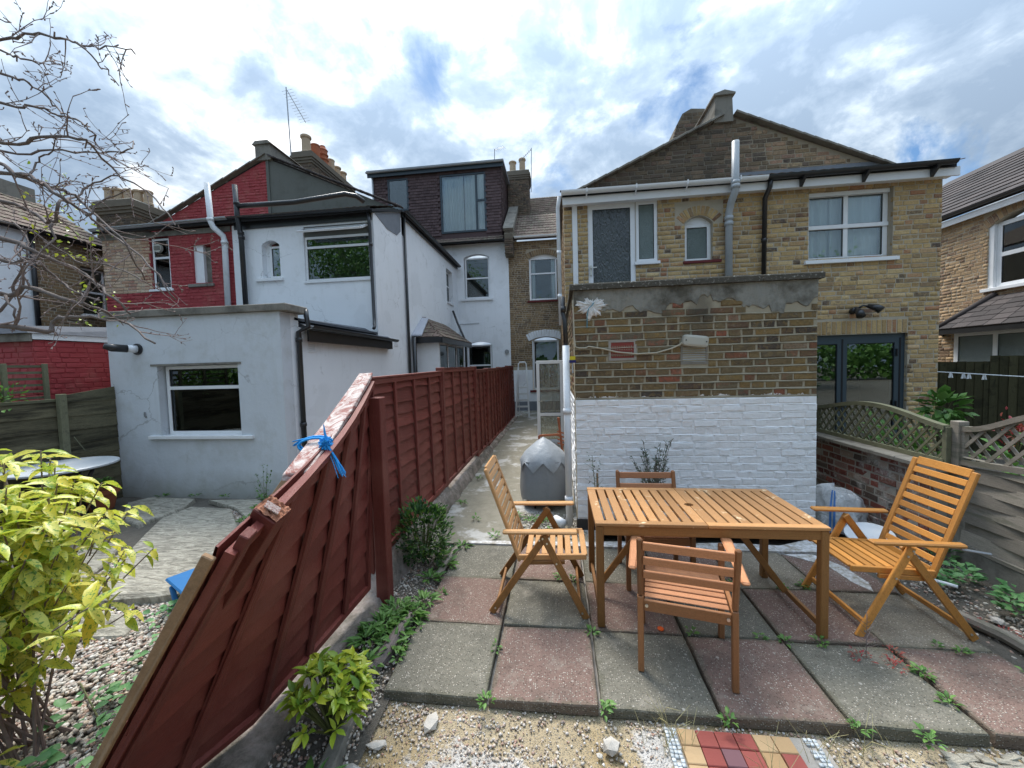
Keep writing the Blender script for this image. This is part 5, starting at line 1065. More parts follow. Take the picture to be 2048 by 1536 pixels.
# ladder and open door
ld = thing('step_ladder', 'white aluminium step ladder standing at the end of the alley', 'ladder', (-1.23, 13.2, 0))
rails = [((-1.46, 13.2, 0), (-1.36, 13.45, 1.72)), ((-1.00, 13.2, 0), (-1.07, 13.45, 1.72))]
mb = MB()
for p, q in rails: mb.bar(p, q, .055, .035, (0, 1, 0))
mb.build('side_rails', LADM, ld); MB().tube([(-1.36, 13.45, 1.7), (-1.35, 13.47, 1.86), (-1.31, 13.48, 1.92), (-1.12, 13.48, 1.92), (-1.08, 13.47, 1.86), (-1.07, 13.45, 1.7)], .025, 8).build('handrail', LADM, ld)
for k, z in enumerate((.16, .38, .60, .82, 1.04)):
    t = z/1.72; MB().box(-1.46+.10*t+.01, -1.0-.07*t-.01, 13.16+.25*t, 13.24+.25*t, z-.028, z+.028).build('tread', LADM, ld)
MB().box(-1.35, -1.09, 13.30, 13.33, 1.24, 1.50).build('top_platform', WHITEPL, ld)
mb = MB()
for x in (-1.40, -1.05): mb.bar((x, 13.45, 1.5), (x, 13.85, 0), .03, .02)
mb.build('rear_legs', LADM, ld)
od = thing('glazed_door', 'white glazed back door standing open into the alley', 'door', (.17, 9.0, 0))
F = FX(-.49, 9.0, -.02)
dd = window(od, F, 0, .62, 0, 1.93, w=0, ft=.075, lights=[(0, 1, 0, .345), (0, 1, .345, 1)], glass=OBSD, name='door_leaf', room=False, depth=.05)
MB().bar(F.P(.04, .98, .03), F.P(.13, .985, .03), .014, .016).build('handle', BOLT, od)
# ---------------------------------------------------------------- far left: red single storey extension, outrigger flank, chimney
rx = thing('red_extension', 'single storey dark red painted brick extension with grey felt roof, far left', 'extension', (-7.3, 5, 0))
RXX = -7.25; F1 = FX(-11.4, 4.56); F2 = FRt(RXX, 4.56)
mb = MB(); plate(mb, F1, 0, 4.15, -.2, 2.36, [], 0, -.2); mb.build('wall', RPAINT, rx); mb = MB(); plate(mb, F2, .201, 3.6, -.2, 2.36, [], 0, -.2); sw_ = mb.build('side_wall', RPAINT, rx)
w1 = [c for c in rx.children if c.name.startswith('wall')][0]
bricks(w1, F1, 2.6, 4.15, .9, 2.34, [], RPAINT, 100, proud=.008); bricks(sw_, F2, 0, 3.6, .9, 2.34, [], RPAINT, 160, proud=.008)
mb = MB(); mb.box(-11.4, RXX+.03, 4.50, 4.53, 2.34, 2.45); mb.build('front_fascia', CONC, rx); MB().box(RXX+.003, RXX+.035, 4.531, 8.1, 2.37, 2.45).build('side_fascia', UPVC, rx)
mb = MB(); mb.hexa([(-11.4, 4.47, 2.452), (RXX+.06, 4.47, 2.452), (RXX+.06, 8.1, 2.452), (-11.4, 8.1, 2.452)], [(-11.4, 4.55, 2.54), (RXX-.1, 4.55, 2.56), (RXX-.25, 8.1, 2.82), (-11.4, 8.1, 2.82)]); mb.build('felt_roof', FELT, rx)
plate(MB(), F2, .98, 1.3, 1.98, 2.14, [(.99, 1.29, 2.0+.03*i, 2.013+.03*i) for i in range(4)], .014, .0).build('vent', RPAINT, rx)
fk = thing('far_brick_house', 'brown brick house with a white rendered end behind the bare branches, far left', 'house', (-12, 8, 0))
FX_ = FRt(-12.0, 4.0); mb = MB(); plate(mb, FX_, 0, 5.3, 0, 5.22, [(4.55, 5.15, 3.4, 4.66)], 0, -.25); mb.box(-16, -12.25, 9.0, 9.3, 0, 5.2); fkw = mb.build('wall', MORT, fk)
bricks(fkw, FX_, 3.63, 5.3, 2.9, 5.2, [(4.55, 5.15, 3.4, 4.66)], BROWNB, 150)
mb = MB(); plate(mb, FX_, 0, 3.62, 0, 5.2, [], .02, .001); mb.build('white_render', WPAINT, fk)
window(fk, FX_, 4.57, 5.13, 3.42, 4.64, w=-.10, ft=.05, lights=[(0, 1, 0, .5), (0, 1, .5, 1)], sill=.06)
under(fk, [(-11.85, 3.9, 5.2), (-11.85, 9.4, 5.2), (-14.3, 9.4, 6.7), (-14.3, 3.9, 6.7)], TILED); slope(fk, (-11.83, 3.9, 5.24), (0, 1, 0), (-2.45, 0, 1.5), 18, 9, .3, .3, TILEM, cap=120)
gutter(fk, (-11.8, 3.9, 5.24), (-11.8, 9.4, 5.24), .06, BLACKP); MB().box(-14.5, -14.0, 3.9, 9.1, 6.3, 6.95).build('parapet_wall', CONC, fk)
pipe('downpipe', [(-11.93, 7.62, 5.2), (-11.93, 7.62, 2.9)], .05, BLACKP, fk, n=6)
mb = MB(); mb.box(-12.0, -11.0, 9.3, 9.5, 0, 4.9); mb.box(-12, -10.85, 9.5, 15, 0, 4.9); mb.build('rear_wall', MORTB, fk)
stack('chimney_stack', 'brick chimney with five buff pots behind the bare branches, far left', -12.75, -11.6, 9.55, 10.6, 5.2, 6.72, [(-12.6+.22*i, 9.8+.08*i, .11, .42, 0, POT) for i in range(5)], cap=60)
# ---------------------------------------------------------------- right neighbour
nb = thing('buff_brick_house', 'buff brick house with dark tiled roof and white sash window at the right edge', 'house', (9.5, 9, 0))
NX = 9.5; FN = FL(NX, 15.0); Y2U = lambda y: 15.0-y
hs = [(Y2U(9.78), Y2U(8.2), 3.18, 4.78)]
mb = MB(); plate(mb, FN, 0, 9.0, -.2, 5.0, hs, 0, -.25); archfill(mb, FN, hs[0][0], hs[0][1], 4.55, 4.78, -.001, -.25); nw = mb.build('wall', MORT, nb)
bricks(nw, FN, 2.5, 9.0, 1.2, 4.98, hs+[(hs[0][0]-.1, hs[0][1]+.1, 4.55, 5.0)], NEIGHB, 290)
voussoirs(nw, FN, hs[0][0], hs[0][1], 4.55, 4.78, .2, NEIGHB, 22)
window(nb, FN, hs[0][0]+.1, hs[0][1], 3.22, 4.62, w=-.08, ft=.09, lights=[(0, 1, 0, .5), (0, 1, .5, 1)], sill=.08, silloff=.16, sillh=.07, curtain=None)
plate(MB(), FN, hs[0][0], hs[0][0]+.10, 3.2, 4.6, [], -.02, -.2).build('reveal', UPVC, nb)
under(nb, [(NX-.12, 5.5, 5.08), (NX-.12, 15.2, 5.08), (NX+4, 15.2, 7.7), (NX+4, 5.5, 7.7)][::-1], TILED)
its = []
for j in range(12):
    for i in range(22):
        y = 15.0-.42*(i+.5); x = NX-.15+.262*j; z = 5.12+.1715*j; its.append(MM(Vector((x+.13, y, z+.10)), Matrix(((0, -1, 0), (1, 0, 0), (0, 0, 1))).transposed().to_3x3() @ Matrix.Identity(3), (.415, .36, .035)))
Mn = Matrix((Vector((0, -1, 0)), Vector((.836, 0, .548)), Vector((-.548, 0, .836)))).transposed()
its = [MM(M.translation, Mn @ Euler((R(-5), 0, 0)).to_matrix(), (.415, .36, .034)) for M in its]
pieces(nb, 'roof_tile', its, TILED, 'slab', tpls('slab'), 200, 'roof_tiles')
gutter(nb, (NX-.20, 15.2, 5.10), (NX-.20, 5.5, 5.10), .06, BLACKP); MB().box(NX-.14, NX-.11, 5.6, 15.2, 4.86, 4.98).build('fascia', UPVC, nb); MB().box(NX-.14, NX-.0, 5.6, 15.2, 4.982, 5.0).build('soffit', UPVC, nb)
by = thing('bay_window', 'white bay with hipped dark tiled roof on the buff brick house at the right edge', 'bay window', (9, 9.3, 0))
b0 = [(NX, 10.35), (NX-.55, 9.85), (NX-.55, 8.2), (NX, 7.7)]
for a, b in zip(b0[:-1], b0[1:]):
    a_ = Vector((*a, 0)); b_ = Vector((*b, 0)); d = (b_-a_); L = d.length; d.normalize(); Fw = Fr((a[0], a[1], 0), d, Vector((d.y, -d.x, 0)))
    n_ = 1 if L < 1 else 2
    window(by, Fw, 0, L, 1.0, 2.28, w=0, ft=.09, lights=[(i/n_, (i+1)/n_, 0, 1) for i in range(n_)], glass=OBSG, name='window', room=False)
mb = MB(); mb.hexa([(x, y, -.1) for x, y in b0], [(x, y, .998) for x, y in b0]); mb.build('base_wall', MORT, by)
ev = [(NX+.02, 10.75, 2.36), (NX-.78, 10.0, 2.36), (NX-.78, 8.0, 2.36), (NX+.02, 7.4, 2.36)]; rg_ = [(NX, 9.6, 3.02), (NX, 8.3, 3.02)]
mb = MB(); mb.v = ev+rg_+[(p[0], p[1], 2.30) for p in ev]; mb.f = [(0, 1, 4), (1, 2, 5, 4), (2, 3, 5), (0, 6, 7, 1), (1, 7, 8, 2), (2, 8, 9, 3), (6, 9, 8, 7)]; mb.build('roof_deck', TILED, by)
rowtiles(by, ev[1], ev[2], rg_[0], rg_[1], 6, .3, TILED, cap=60, th_=.028); rowtiles(by, ev[0], ev[1], rg_[0], rg_[0], 6, .3, TILED, cap=40, th_=.028)
for a, b in ((ev[1], rg_[0]), (ev[2], rg_[1])): MB().tube([Vector(a)+Vector((0, 0, .03)), Vector(b)+Vector((0, 0, .06))], .065, 10).build('hip_tile', TILED, by, smooth=True)
mb = MB()
for a, b in zip(ev[:-1], ev[1:]): mb.bar((a[0], a[1], 2.30), (b[0], b[1], 2.30), .04, .10)
mb.build('fascia', BLACKP, by)
pipe('waste_pipe', [(NX-.08, 12.2, 2.72), (NX-.08, 11.2, 2.66)], .03, WPIPE, by, n=8); pipe('waste_pipe', [(NX-.1, 12.4, 2.36), (NX-.1, 11.0, 2.30), (NX-.3, 10.6, 2.33)], .03, WPIPE, by, n=8)
# ---------------------------------------------------------------- red lap fence along the alley
def lap_panel(parent, B, T, rows, battens, name='fence_panel', seed=1, bw=.036, top=True, frame=True, ns=8, wmul=1.0, broken=()):
    """B(t), T(t): bottom and top curves, t from far (0) to near (1); boards and battens become parts"""
    rr2 = random.Random(seed)
    def S(t, h, w=0.0):
        e = 1e-3; b, tp_ = B(t), T(t); du = (B(min(1, t+e))+(T(min(1, t+e))-B(min(1, t+e)))*h)-(B(max(0, t-e))+(T(max(0, t-e))-B(max(0, t-e)))*h)
        n = du.cross(tp_-b); n.normalize()
        if n.x < 0: n = -n
        return b+(tp_-b)*h+n*w
    LB = (B(1)-B(0)).length; H_ = (T(0)-B(0)).length
    mb = MB()
    def strip(t0, t1, h0, h1, w0, w1, n=ns, mb=mb, wav=0):
        r_ = []
        for i in range(n+1):
            t = t0+(t1-t0)*i/n; r_.append([S(t, h0+wav*math.sin(i*1.9+h0*40)*.5, w0), S(t, h1, w0), S(t, h1, w1), S(t, h0+wav*math.sin(i*1.9+h0*40)*.5, w1)])
        b0 = len(mb.v)
        for q in r_: mb.v += [tuple(p) for p in q]
        for i in range(n):
            for k in range(4): mb.f.append((b0+i*4+k, b0+i*4+(k+1) % 4, b0+(i+1)*4+(k+1) % 4, b0+(i+1)*4+k))
        mb.f.append((b0, b0+3, b0+2, b0+1)); e = b0+n*4; mb.f.append((e, e+1, e+2, e+3))
    hh = .045/H_; tt = .04/LB
    strip(0, 1, 0, hh, .022, .05); strip(0, 1, 1-hh*1.1, 1-.002, .022, .05)
    strip(0, tt, hh, 1-hh*1.1, .022, .049, 1); strip(1-tt, 1, hh, 1-hh*1.1, .022, .049, 1)
    fr = mb.build(name, FRED, parent)
    for k in range(rows):
        h0 = k/rows; h1 = min(1.0, (k+1.25)/rows); m2 = MB(); a = rr2.uniform(0, 6); n = 10; b0 = 0
        for i in range(n+1):
            t = i/n; wv = .16/rows*(math.sin(t*9+a)+.5*math.sin(t*23+a*2)); hb_ = max(.003, h0+wv*.6)
            m2.v += [tuple(S(t, hb_, .030)), tuple(S(t, h1, .002)), tuple(S(t, h1, -.006)), tuple(S(t, hb_, .017))]
        for i in range(n):
            for q in range(4): m2.f.append((i*4+q, i*4+(q+1) % 4, (i+1)*4+(q+1) % 4, (i+1)*4+q))
        m2.build('lap_board', FRED, fr)
    for t in battens:
        m2 = MB(); w2 = bw/LB/2; strip(t-w2, t+w2, hh, 1-hh*1.1, .0275, .052, 2, m2); m2.build('batten', FRED, fr, bevel=.004)
    if top:
        m2 = MB(); strip(-.0, 1.0, 1.0, 1.0+.014/H_, -.022, .062, 6, m2); m2.build('top_capping', FRED, fr)
    return fr, S
fn_ = thing('lap_fence', 'dark red stained overlapping board fence running back along the alley', 'fence', (-1.55, 8, 0))
ys = [2.98, 4.93, 5.0, 6.98, 7.06, 8.2, 8.27, 9.95, 10.02, 11.7, 11.77, 13.35]; tops = [1.76, 1.80, 1.745, 1.755, 1.77, 1.80]; bots = [.23, .22, .13, .09, .05, .03]
for k in range(6):
    ya, yb = ys[2*k], ys[2*k+1]; zb, zt = bots[k], tops[k]; bx = -1.55
    Bf = (lambda ya, yb, zb: lambda t: Vector((bx, yb+(ya-yb)*t, zb)))(ya, yb, zb); Tf = (lambda ya, yb, zt, k: lambda t: Vector((bx-.02, yb+(ya-yb)*t, zt+(-.02 if k == 0 else 0)*t)))(ya, yb, zt, k)
    nb_ = 3 if yb-ya > 1.5 else 2
    lap_panel(fn_, Bf, Tf, 12, [(i+1)/(nb_+1) for i in range(nb_)], seed=k+3)
for k in range(1, 6):
    y = (ys[2*k-1]+ys[2*k])/2; MB().box(-1.60, -1.50, y-.04, y+.04, .0, max(tops[k-1], tops[k])+.02).build('fence_post', FRED, fn_, bevel=.006)
MB().box(-1.46, -1.36, 2.80, 2.90, -.06, 1.60).build('fence_post', FRED, fn_, bevel=.006)
tag(MB().box(-1.60, -1.535, 2.93, 2.975, .1, 1.74).build('fence_post', FRED, fn_, bevel=.004), None)
# rough concrete kerb under the fence
n = 120; V = []; rr = random.Random(3)
for i in range(n+1):
    y = 1.0+12.5*i/n; hgt = (.03 if y < 2.95 else .24 if y < 5 else .15 if y < 7 else .10 if y < 10 else .07)+rr.uniform(-.012, .012)
    for x, z in ((-1.66, -.1), (-1.66, hgt), (-1.56+rr.uniform(-.01, .01), hgt+rr.uniform(-.008, .008)), (-1.49+rr.uniform(-.012, .012), hgt*.9), (-1.43+rr.uniform(-.02, .02), hgt*.45+rr.uniform(-.02, .02)), (-1.40+rr.uniform(-.025, .025), -.06)): V.append((x, y, z))
Fc = [(i*6+k, i*6+k+1, (i+1)*6+k+1, (i+1)*6+k) for i in range(n) for k in range(5)]
tag(arr_mesh('concrete_kerb', V, Fc, KERBM, None, None, False), 'low rough concrete kerb under the dark red fence', 'kerb')
# collapsed near panel, leaning over towards the patio
lp = thing('leaning_fence_panel', 'collapsed dark red lap fence panel leaning towards the patio in the foreground', 'fence', (-1.5, 2, 0))
def Bn(t):
    return Vector((-1.52-.10*t-.22*max(0, t-.62)/.38, 2.74-1.70*t, .12-.06*t))
def Tn(t):
    a, c = Vector((-1.50, 2.90, 1.73)), Vector((-.955, .945, 1.335)); p = a.lerp(c, t); p.z -= .05*math.sin(math.pi*t); p.x += .03*math.sin(math.pi*t); return p
fr_, Sn = lap_panel(lp, Bn, Tn, 10, [.19, .40, .60, .79], name='panel_frame', seed=21, top=False, bw=.05)
def Sbar(name, t0, t1, h0, h1, w0, w1, m, n=6, par=lp, tw0=None):
    mb = MB(); r_ = []
    for i in range(n+1):
        s = i/n; t = t0+(t1-t0)*s; r_ += [Sn(t, h0, w0), Sn(t, h1, w0), Sn(t, h1, w1), Sn(t, h0, w1)]
    mb.v = [tuple(p) for p in r_]
    for i in range(n):
        for k in range(4): mb.f.append((i*4+k, i*4+(k+1) % 4, (i+1)*4+(k+1) % 4, (i+1)*4+k))
    mb.f += [(0, 3, 2, 1), (n*4, n*4+1, n*4+2, n*4+3)]
    return mb.build(name, m, par, bevel=.003)
a0, a1 = Vector((-1.53, 2.93, 1.775)), Vector((-1.125, 1.50, 1.37))
mb = MB(); nn = 10; rr = random.Random(9)
for i in range(nn+1):
    p = a0.lerp(a1, i/nn); p.z -= .02*math.sin(math.pi*i/nn); s = Vector((.96, .25, 0)); u_ = Vector((-.05, .22, .97))
    for q, e in ((-.055, .016), (.055, .018), (.055, -.018), (-.055, -.02)): mb.v.append(tuple(p+s*(q+rr.uniform(-.004, .004))+u_*(e+rr.uniform(-.003, .003))))
for i in range(nn):
    for k in range(4): mb.f.append((i*4+k, i*4+(k+1) % 4, (i+1)*4+(k+1) % 4, (i+1)*4+k))
mb.f += [(0, 3, 2, 1), (nn*4, nn*4+1, nn*4+2, nn*4+3)]
mb.build('bleached_top_rail', FCAP, lp, bevel=.004)
Sbar('raw_edge_batten', 1.003, 1.012, -.02, .985, -.02, .014, RAWW, 1); Sbar('edge_batten', .965, .99, .0, 1.03, .03, .06, FRED, 1)
sg = MB(); pA = Sn(1.0, .0, -.02); 
ps_ = MB(); ptop = CAM+1.27*(fw+rt*((545-1024)/FPX)+up*((768-1020)/FPX)); pdir = (Vector((-1.98, 1.42, .1))-ptop).normalized()
sd = pdir.cross(Vector((0, 1, .2))).normalized(); s2 = pdir.cross(sd).normalized()
sp = thing('broken_post', 'broken fence post stump with rough sawn end grain beside the leaning panel', 'fence post', tuple(ptop+pdir*1.0))
def pbox(mb, p, d, a, b, L, ra, rb):
    return mb.hexa([p-a*ra-b*rb, p+a*ra-b*rb, p+a*ra+b*rb, p-a*ra+b*rb], [p+d*L-a*ra-b*rb, p+d*L+a*ra-b*rb, p+d*L+a*ra+b*rb, p+d*L-a*ra+b*rb])
pbox(MB(), ptop, pdir, sd, s2, 1.35, .043, .038).build('post_shaft', FRED, sp, bevel=.003)
mb = MB(); g_ = 12; rr = random.Random(2)
for i in range(g_+1):
    for j in range(g_+1): a, b = -1+2*i/g_, -1+2*j/g_; mb.v.append(tuple(ptop+sd*.042*a+s2*.037*b-pdir*(.004+rr.uniform(0, .010))))
for i in range(g_):
    for j in range(g_): k = i*(g_+1)+j; mb.f.append((k, k+1, k+g_+2, k+g_+1))
mb.build('end_grain', ENDG, sp)
mb = MB(); q = ptop-pdir*.016+sd*.0+s2*.01; mb.hexa([q-sd*.03-s2*.012, q+sd*.02-s2*.016, q+sd*.028+s2*.010, q-sd*.022+s2*.014], [p-pdir*.005 for p in (q-sd*.03-s2*.012, q+sd*.02-s2*.016, q+sd*.028+s2*.010, q-sd*.022+s2*.014)]); mb.build('paint_flake', FCAP, sp)
# dark stake tied on with blue rope
def ray3(x, y, d): return CAM+d*(fw+rt*((x-1024)/FPX)+up*((768-y)/FPX))
k0_, k1_ = Vector((-1.09, 1.70, 1.49)), Vector((-1.25, 1.30, 1.20))
tag(MB().bar(ray3(628, 890, 2.10), ray3(420, 1190, 1.90), .055, .05, (1, 0, 0)).build('wooden_stake', RAWW, None, bevel=.004), 'dark wooden stake tied behind the bleached top rail', 'stake')
rp = thing('blue_rope', 'frayed bright blue rope knotted round the bleached top rail', 'rope', (-1.15, 1.7, 1.45))
c = a0.lerp(a1, .80); s = Vector((.96, .25, 0)); u_ = Vector((-.05, .22, .97)); lo = []
for i in range(40):
    an = 2*math.pi*i/18; lo.append(c+s*(-.012+.078*math.cos(an))+u_*(.030*math.sin(an)*1.1)+Vector((.28, -1, -.28)).normalized()*(-.02+.0011*i))
MB().tube(lo, .006, 6).build('loops', ROPE, rp, smooth=True)
mb = MB(); rr = random.Random(5); kn = c+s*.075+u_*.02+Vector((0, -.05, -.0))
for i in range(46):
    a = Vector((rr.uniform(-1, 1), rr.uniform(-1, 1), rr.uniform(-1, 1))).normalized(); b = Vector((rr.uniform(-1, 1), rr.uniform(-1, 1), rr.uniform(-1, 1))).normalized(); e = kn+Vector((.0, -.02, -.005))
    mb.tube([e+a*.006, e+a*.028+b*.012, e+a*.030-b*.006, e-a*.005+b*.026], [.004, .0035, .003, .001], 4)
mb.build('knot', ROPE, rp)
mb = MB()
for i in range(20):
    d = Vector((.085+rr.uniform(-.015, .015), -.03+rr.uniform(-.02, .02), -.15+rr.uniform(-.02, .02))); o_ = Vector((rr.uniform(-.006, .006), rr.uniform(-.006, .006), 0))
    mb.tube([kn+o_+Vector((0, -.02, 0)), kn+o_+d*.55+Vector((rr.uniform(-.006, .006), 0, 0)), kn+o_*2.5+d], [.0035, .003, .0015], 4)
mb.build('frayed_end', ROPE, rp); mb = MB()
for i in range(16):
    d = Vector((-.05+rr.uniform(-.02, .02), -.01, -.02+rr.uniform(-.03, .02))); mb.tube([c-s*.07+u_*.03, c-s*.07+u_*.03+d*.8], [.004, .0012], 4)
mb.build('frayed_end', ROPE, rp); MB().tube([kn, kn+Vector((-.012, 0, .04)), kn+Vector((-.016, 0, .085))], [.006, .006, .002], 5).build('frayed_end', ROPE, rp)
# ---------------------------------------------------------------- left boundary: dark boards with a post, trellis
lf = thing('board_fence', 'dark mouldy horizontal board fence left of the grey extension', 'fence', (-6.75, 4.4, 0))
def hboards(th, x, y0, y1, z0, z1, nrow, m, name='board', tilt=.008, seed=1, clipf=None, lapx=.02, side=1, steps=1):
    rr2 = random.Random(seed); h = (z1-z0)/nrow
    for k in range(nrow):
        a, b = z0+h*k, z0+h*(k+1)+.012; dz = rr2.uniform(-tilt, tilt)
        zt0, zt1 = b, b
        if clipf: zt0, zt1 = min(b, clipf(y0)), min(b, clipf(y1))
        if zt0-a < .02 and zt1-a < .02: continue
        zt0 = max(zt0, a+.015); zt1 = max(zt1, a+.015)
        mb = MB(); s_ = side; mb.hexa([(x+s_*lapx, y0, a+dz), (x+s_*lapx, y1, a-dz), (x+s_*(lapx-.015), y1, a-dz), (x+s_*(lapx-.015), y0, a+dz)], [(x+s_*.006, y0, zt0+dz), (x+s_*.006, y1, zt1-dz), (x-s_*.009, y1, zt1-dz), (x-s_*.009, y0, zt0+dz)])
        mb.build(name, m, th)
hboards(lf, -6.76, 4.50, 5.12, -.1, 1.67, 9, DARKW, seed=4, clipf=lambda y: 1.56+min(.11, (y-4.46)*.33)); hboards(lf, -6.76, 2.2, 4.42, -.1, 1.50, 8, DARKW, seed=6, steps=2)
MB().box(-6.73, -6.66, 4.40, 4.48, .70, 1.60).build('post_cover', GREENW, lf, bevel=.005); MB().box(-6.74, -6.67, 4.41, 4.50, -.1, .70).build('fence_post', DARKW, lf, bevel=.005)
MB().box(-6.80, -6.74, 2.2, 4.42, 1.50, 1.535).build('capping', GREENW, lf); MB().tube([(-6.66, 4.52, 1.0), (-6.62, 4.6, .8), (-6.64, 4.85, .62), (-6.7, 5.0, .6)], .006, 5).build('hanging_wire', GREENW, lf)
tr = thing('slatted_trellis', 'pale green weathered slatted trellis in front of the red extension, far left', 'trellis', (-7.0, 4.2, 1.5))
for k in range(6): z = 1.56+.085*k; MB().box(-7.05, -7.03, 3.0, 4.52, z-.016, z+.016).build('slat', GREENW, tr)
for y in (3.1, 3.6, 4.10, 4.50): MB().box(-7.026, -6.99, y-.025, y+.025, 1.50, 2.02).build('upright', GREENW, tr, bevel=.003)
# ---------------------------------------------------------------- right boundary: low brick wall, trellis panels, slatted fence
lw = thing('low_brick_wall', 'low patchy red brick wall with stone capping between the gardens', 'wall', (3.36, 4.5, 0))
FW = FL(3.28, 6.6); mb = MB(); plate(mb, FW, 0, 2.82, -.1, .80, [], 0, -.22); lwo = mb.build('wall', MORTR, lw)
bricks(lwo, FW, 0, 2.82, -.02, .80, [], LOWB, 300, gap=.010, proud=.004, sl=.2)
its = []; y = 6.6
while y > 3.8:
    L = .42; its.append(MM(Vector((3.37, y-L/2, .822)), Matrix.Rotation(R(-90), 3, 'Z'), (L-.008, .30, .04))); y -= L
pieces(lw, 'capping_stone', its, MATS['weathered_concrete'], 'slab', tpls('slab'), 20)
def trellis(label, x, y0, y1, zb, ztop, m=GREENW, sp=.085, bcurve=None, lw_=.021):
    """in the plane x, from y0 (far) to y1 (near), curved top rail ztop(s) with s 0..1"""
    th = thing('lattice_trellis', label, 'trellis', (x, (y0+y1)/2, zb), 0, 'lattice trellis panels on the garden boundary'); L = abs(y1-y0); sg_ = -1 if y1 < y0 else 1
    bc = bcurve or (lambda s: zb); P = lambda u, z, w=0: Vector((x+w, y0+sg_*u, z)); n = 24
    for cv, nm, dz in ((ztop, 'top_rail', .0), (bc, 'bottom_rail', .0)):
        mb = MB()
        for i in range(n+1):
            s_ = i/n; z = cv(s_); mb.v += [tuple(P(s_*L, z-.022, -.028)), tuple(P(s_*L, z+.022, -.028)), tuple(P(s_*L, z+.022, .028)), tuple(P(s_*L, z-.022, .028))]
        for i in range(n):
            for k in range(4): mb.f.append((i*4+k, i*4+(k+1) % 4, (i+1)*4+(k+1) % 4, (i+1)*4+k))
        mb.f += [(0, 3, 2, 1), (n*4, n*4+1, n*4+2, n*4+3)]; mb.build(nm, m, th)
    for u in (0, L): MB().bar(P(u, bc(u/L)-.02), P(u, ztop(u/L)+.01), .045, .04, (1, 0, 0)).build('stile', m, th, bevel=.003)
    for d, w_ in ((1, -.012), (-1, .004)):
        c_ = -1.6
        while c_ < L+1.6:
            seg = []
            for i in range(201):
                u = L*i/200; z = (u-c_)*d*1.15+zb if d > 0 else -(u-c_)*1.15+zb
                if bc(u/L) < z < ztop(u/L): seg.append((u, z))
            if len(seg) > 8: (ua, za), (ub, zb_) = seg[0], seg[-1]; MB().bar(P(ua, za, w_), P(ub, zb_, w_), lw_, .008, (1, 0, 0)).build('lath', m, th)
            c_ += sp*1.25
    return th
trellis('first lattice trellis with humped top rail on the low brick wall, below the folding doors', 3.40, 5.45, 3.78, .865, lambda s: 1.165+.125*math.sin(math.pi*min(1, max(0, s*1.0)))**1.3)
trellis('second lattice trellis with dipped top rail and arched bottom rail at the right edge', 3.46, 3.70, 1.90, 1.02, lambda s: 1.17+.20*(.5-.5*math.cos(math.pi*min(1, s*2.8))), GREYW, .10, lambda s: .865+.075*math.sin(math.pi*min(1, .06+s*.9)), .026)
MB().box(3.42, 3.50, 3.70, 3.78, -.1, 1.23).build('trellis_post', GREYW, thing('fence_post', 'grey wooden post between the two lattice trellises', 'fence post', (3.46, 3.74, 0)), bevel=.004)
sf = thing('slatted_fence', 'silvered horizontal board fence panel with arched top, right edge behind the folding chair', 'fence', (3.47, 2.8, 0))
for k in range(9):
    z = .19+.092*k; o = MB(); s_ = 1 if k % 2 else 0; y0_, y1_ = 3.68, 1.3
    n = 8; zt = lambda y: .835+.075*math.sin(math.pi*min(1, max(0, (3.7-y)/1.9)))
    for i in range(n+1):
        y = y0_+(y1_-y0_)*i/n; t_ = min(z+.105, zt(y)); w_ = .016*math.sin(i*math.pi/2+(math.pi/2 if s_ else -math.pi/2)); o.v += [(3.46-.012+w_, y, z), (3.47-.012+w_, y, max(z+.01, t_)), (3.478-.012+w_, y, max(z+.01, t_)), (3.468-.012+w_, y, z)]
    for i in range(n):
        for q in range(4): o.f.append((i*4+q, i*4+(q+1) % 4, (i+1)*4+(q+1) % 4, (i+1)*4+q))
    o.f += [(0, 3, 2, 1), (n*4, n*4+1, n*4+2, n*4+3)]
    if z < 1.0: o.build('board', GREYW, sf)
for y in (3.2, 2.6, 2.0): MB().box(3.452, 3.462, y-.018, y+.018, .17, .93).build('upright', GREYW, sf)
tag(MB().box(3.43, 3.50, 1.3, 4.0, -.12, .155).build('gravel_board', MATS['weathered_concrete'], None, bevel=.006), 'concrete gravel board below the silvered fence panel', 'gravel board')
MB().box(3.425, 3.505, 1.3, 4.0, .157, .185).build('bottom_rail', GREYW, sf)
# dark close boarded fence in the neighbour's garden
for (xa, ya, xb, yb, zt, lab) in ((6.1, 8.5, 7.45, 7.62, 1.69, 'lower length of dark close boarded fence beside the brick house corner'), (7.47, 7.60, 9.40, 6.5, 1.755, 'taller length of dark close boarded fence at the right edge')):
    cf = thing('close_board_fence', lab, 'fence', ((xa+xb)/2, (ya+yb)/2, 0)); a = Vector((xa, ya, 0)); b = Vector((xb, yb, 0)); L = (b-a).length; d = (b-a)/L; nr = Vector((d.y, -d.x, 0)); k = 0; u = 0
    while u < L:
        p = a+d*u; q = a+d*(u+.115); z_ = zt+random.uniform(-.008, .008)-.02*u; w0, w1 = (.012, 0)
        MB().hexa([p+nr*.018, q+nr*.004, q-nr*.004, p], [p+nr*.018+Vector((0, 0, z_)), q+nr*.004+Vector((0, 0, z_)), q-nr*.004+Vector((0, 0, z_)), p+Vector((0, 0, z_))]).build('board', BLKW, cf); u += .105
ws = MB().tube([(6.10, 7.0, 1.53), (7.0, 6.2, 1.42), (7.9, 5.5, 1.32), (9, 4.6, 1.22)], .008, 6).build('washing_line', WHITEPL); tag(ws, 'white washing line crossing in front of the dark fence', 'washing line')
